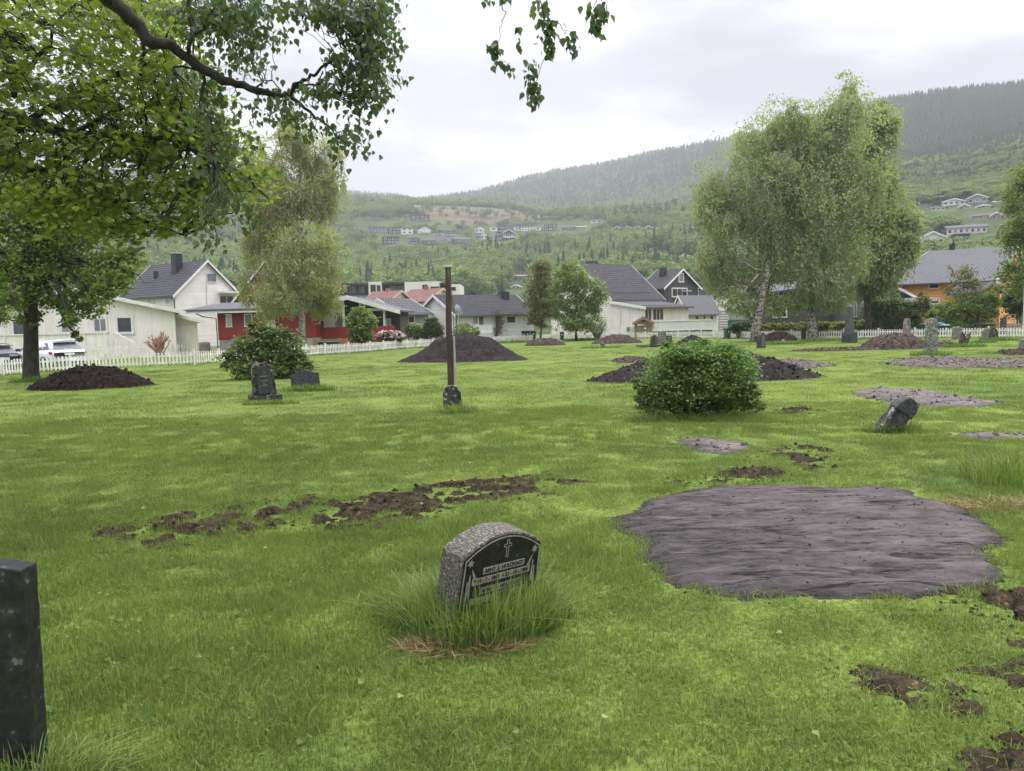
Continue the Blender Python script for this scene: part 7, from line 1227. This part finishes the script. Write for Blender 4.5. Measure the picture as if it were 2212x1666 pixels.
tuft('grass around the foot of the tallest standing stone', 2012, 768, .9, .4, 500, .28, .02, WEED, .6); tuft('weeds under the broken jagged stone', 2085, 750, 1.1, .5, 700, .3, .025, WEED, .6); tuft('weeds at the foot of the leaning lichened stone', 2125, 741, .8, .4, 450, .28, .025, WEED, .6); tuft('weeds at the foot of the dark rounded stone', 2160, 736, 1.4, .5, 500, .3, .03, WEED, .6)
tuft('weeds around the half sunken dark stone', 1300, 752, 1.6, .4, 500, .22, .03, WEED, .6); tuft('weeds around the tumbled pale stone', 1695, 744, 1.5, .4, 600, .28, .03, WEED, .7); tuft('grass mound at the foot of the right birch trunk', 1775, 738, 1.8, .6, 1100, .36, .025, GL, .6); tuft('grass at the foot of the dark trunk on the left', 70, 826, .9, .4, 700, .3, .015, WEED, .6); tuft('uncut grass at the foot of the round green bush', 1500, 908, 1.15, .32, 2600, .17, .008, GL, .7)
tuft('light green weeds between the left trunk and the fence', 130, 800, 2.2, 1.0, 2200, .42, .02, WEED, .7); tuft('tall weeds by the fence left of the heap near the bins', 1110, 741, 2.2, .4, 600, .42, .04, WEED, .5); tuft('tall weeds by the fence right of the bins', 1265, 736, 2.6, .4, 700, .45, .04, WEED, .5)
# verge of weeds under the whole fence
fp = [G(u, v) for u, v in [(-60, 818), (68, 807), (230, 797), (420, 788), (570, 777), (703, 766.5), (800, 760), (880, 753), (985, 746.5), (1089, 741), (1190, 735), (1300, 731.5), (1464, 731), (1600, 732), (1750, 733.5), (1897, 731.5), (2060, 730.5), (2300, 729)]]; cs = []
for A, B in zip(fp[:-1], fp[1:]):
    k = int((B-A).length*50); f = NR.rand(k); x = A.x+(B.x-A.x)*f+NR.normal(0, .1, k); y = A.y+(B.y-A.y)*f+NR.normal(-.12, .2, k); q = (fbm(x*.4, y*.4, 77)-.3)*1.6; s_ = NR.rand(k) < q+.25; cs.append(np.stack([x, y, gnd(x, y)], 1)[s_])
mb = MB(); blades(mb, np.concatenate(cs), .17, .03, .6, segs=3); tag(obj('fence_verge', mb, WEED), 'strip of uncut grass and weeds along the foot of the picket fence', kind='stuff')
# a few fallen leaves, dandelions and broad weeds on the near lawn
pts = []; 
for u, v in ((1355, 1280), (868, 1520), (238, 1635), (300, 1350), (1300, 1570), (570, 1195), (1690, 1385), (1755, 1605), (1400, 1400), (1500, 1215), (355, 1490), (700, 1240), (180, 1330), (1120, 1600), (430, 1440)): q = G(u, v); pts.append((q.x, q.y, gnd(q.x, q.y)+.045))
mb = MB(); leaves(mb, pts, .034, 'poplar', .25, jit=.3); tag(obj('fallen_leaves', mb, leafmat('fallen_leaf', (.13, .19, .04), (.24, .28, .09), .2, 3, .5)), 'pale green fallen leaves scattered on the near lawn', kind='stuff')
mb = MB(); n = 500; y = np.sqrt(NR.uniform(4, 14**2, n)); x = NR.uniform(-.7, .7, n)*y; k = (fbm(x*.9, y*.9, 99) > .5) & keepmask(x, y); x, y = x[k], y[k]
for i in range(len(x)): leaves(mb, np.array([[x[i], y[i], gnd(x[i], y[i])+.03]]*5)+NR.normal(0, .02, (5, 3)), .034, 'poplar', -.15)
tag(obj('broad_weeds', mb, WEED), 'small rosettes of broad weeds in the lawn', kind='stuff')
plant_forest()
# ================================================================ haze
hm, t = newmat('haze_air'); o = N(t, 'ShaderNodeOutputMaterial'); v = N(t, 'ShaderNodeVolumePrincipled')
v.inputs['Color'].default_value = (.90, .93, 1, 1); v.inputs['Density'].default_value = .0003; v.inputs['Anisotropy'].default_value = .0; t.links.new(v.outputs[0], o.inputs['Volume'])
mb = MB(); mb.hexa([(-3600, -400, -8), (3600, -400, -8), (3600, 3700, -8), (-3600, 3700, -8), (-3600, -400, 640), (3600, -400, 640), (3600, 3700, 640), (-3600, 3700, 640)])
hzb = tag(obj('haze', mb, hm), kind='stuff')
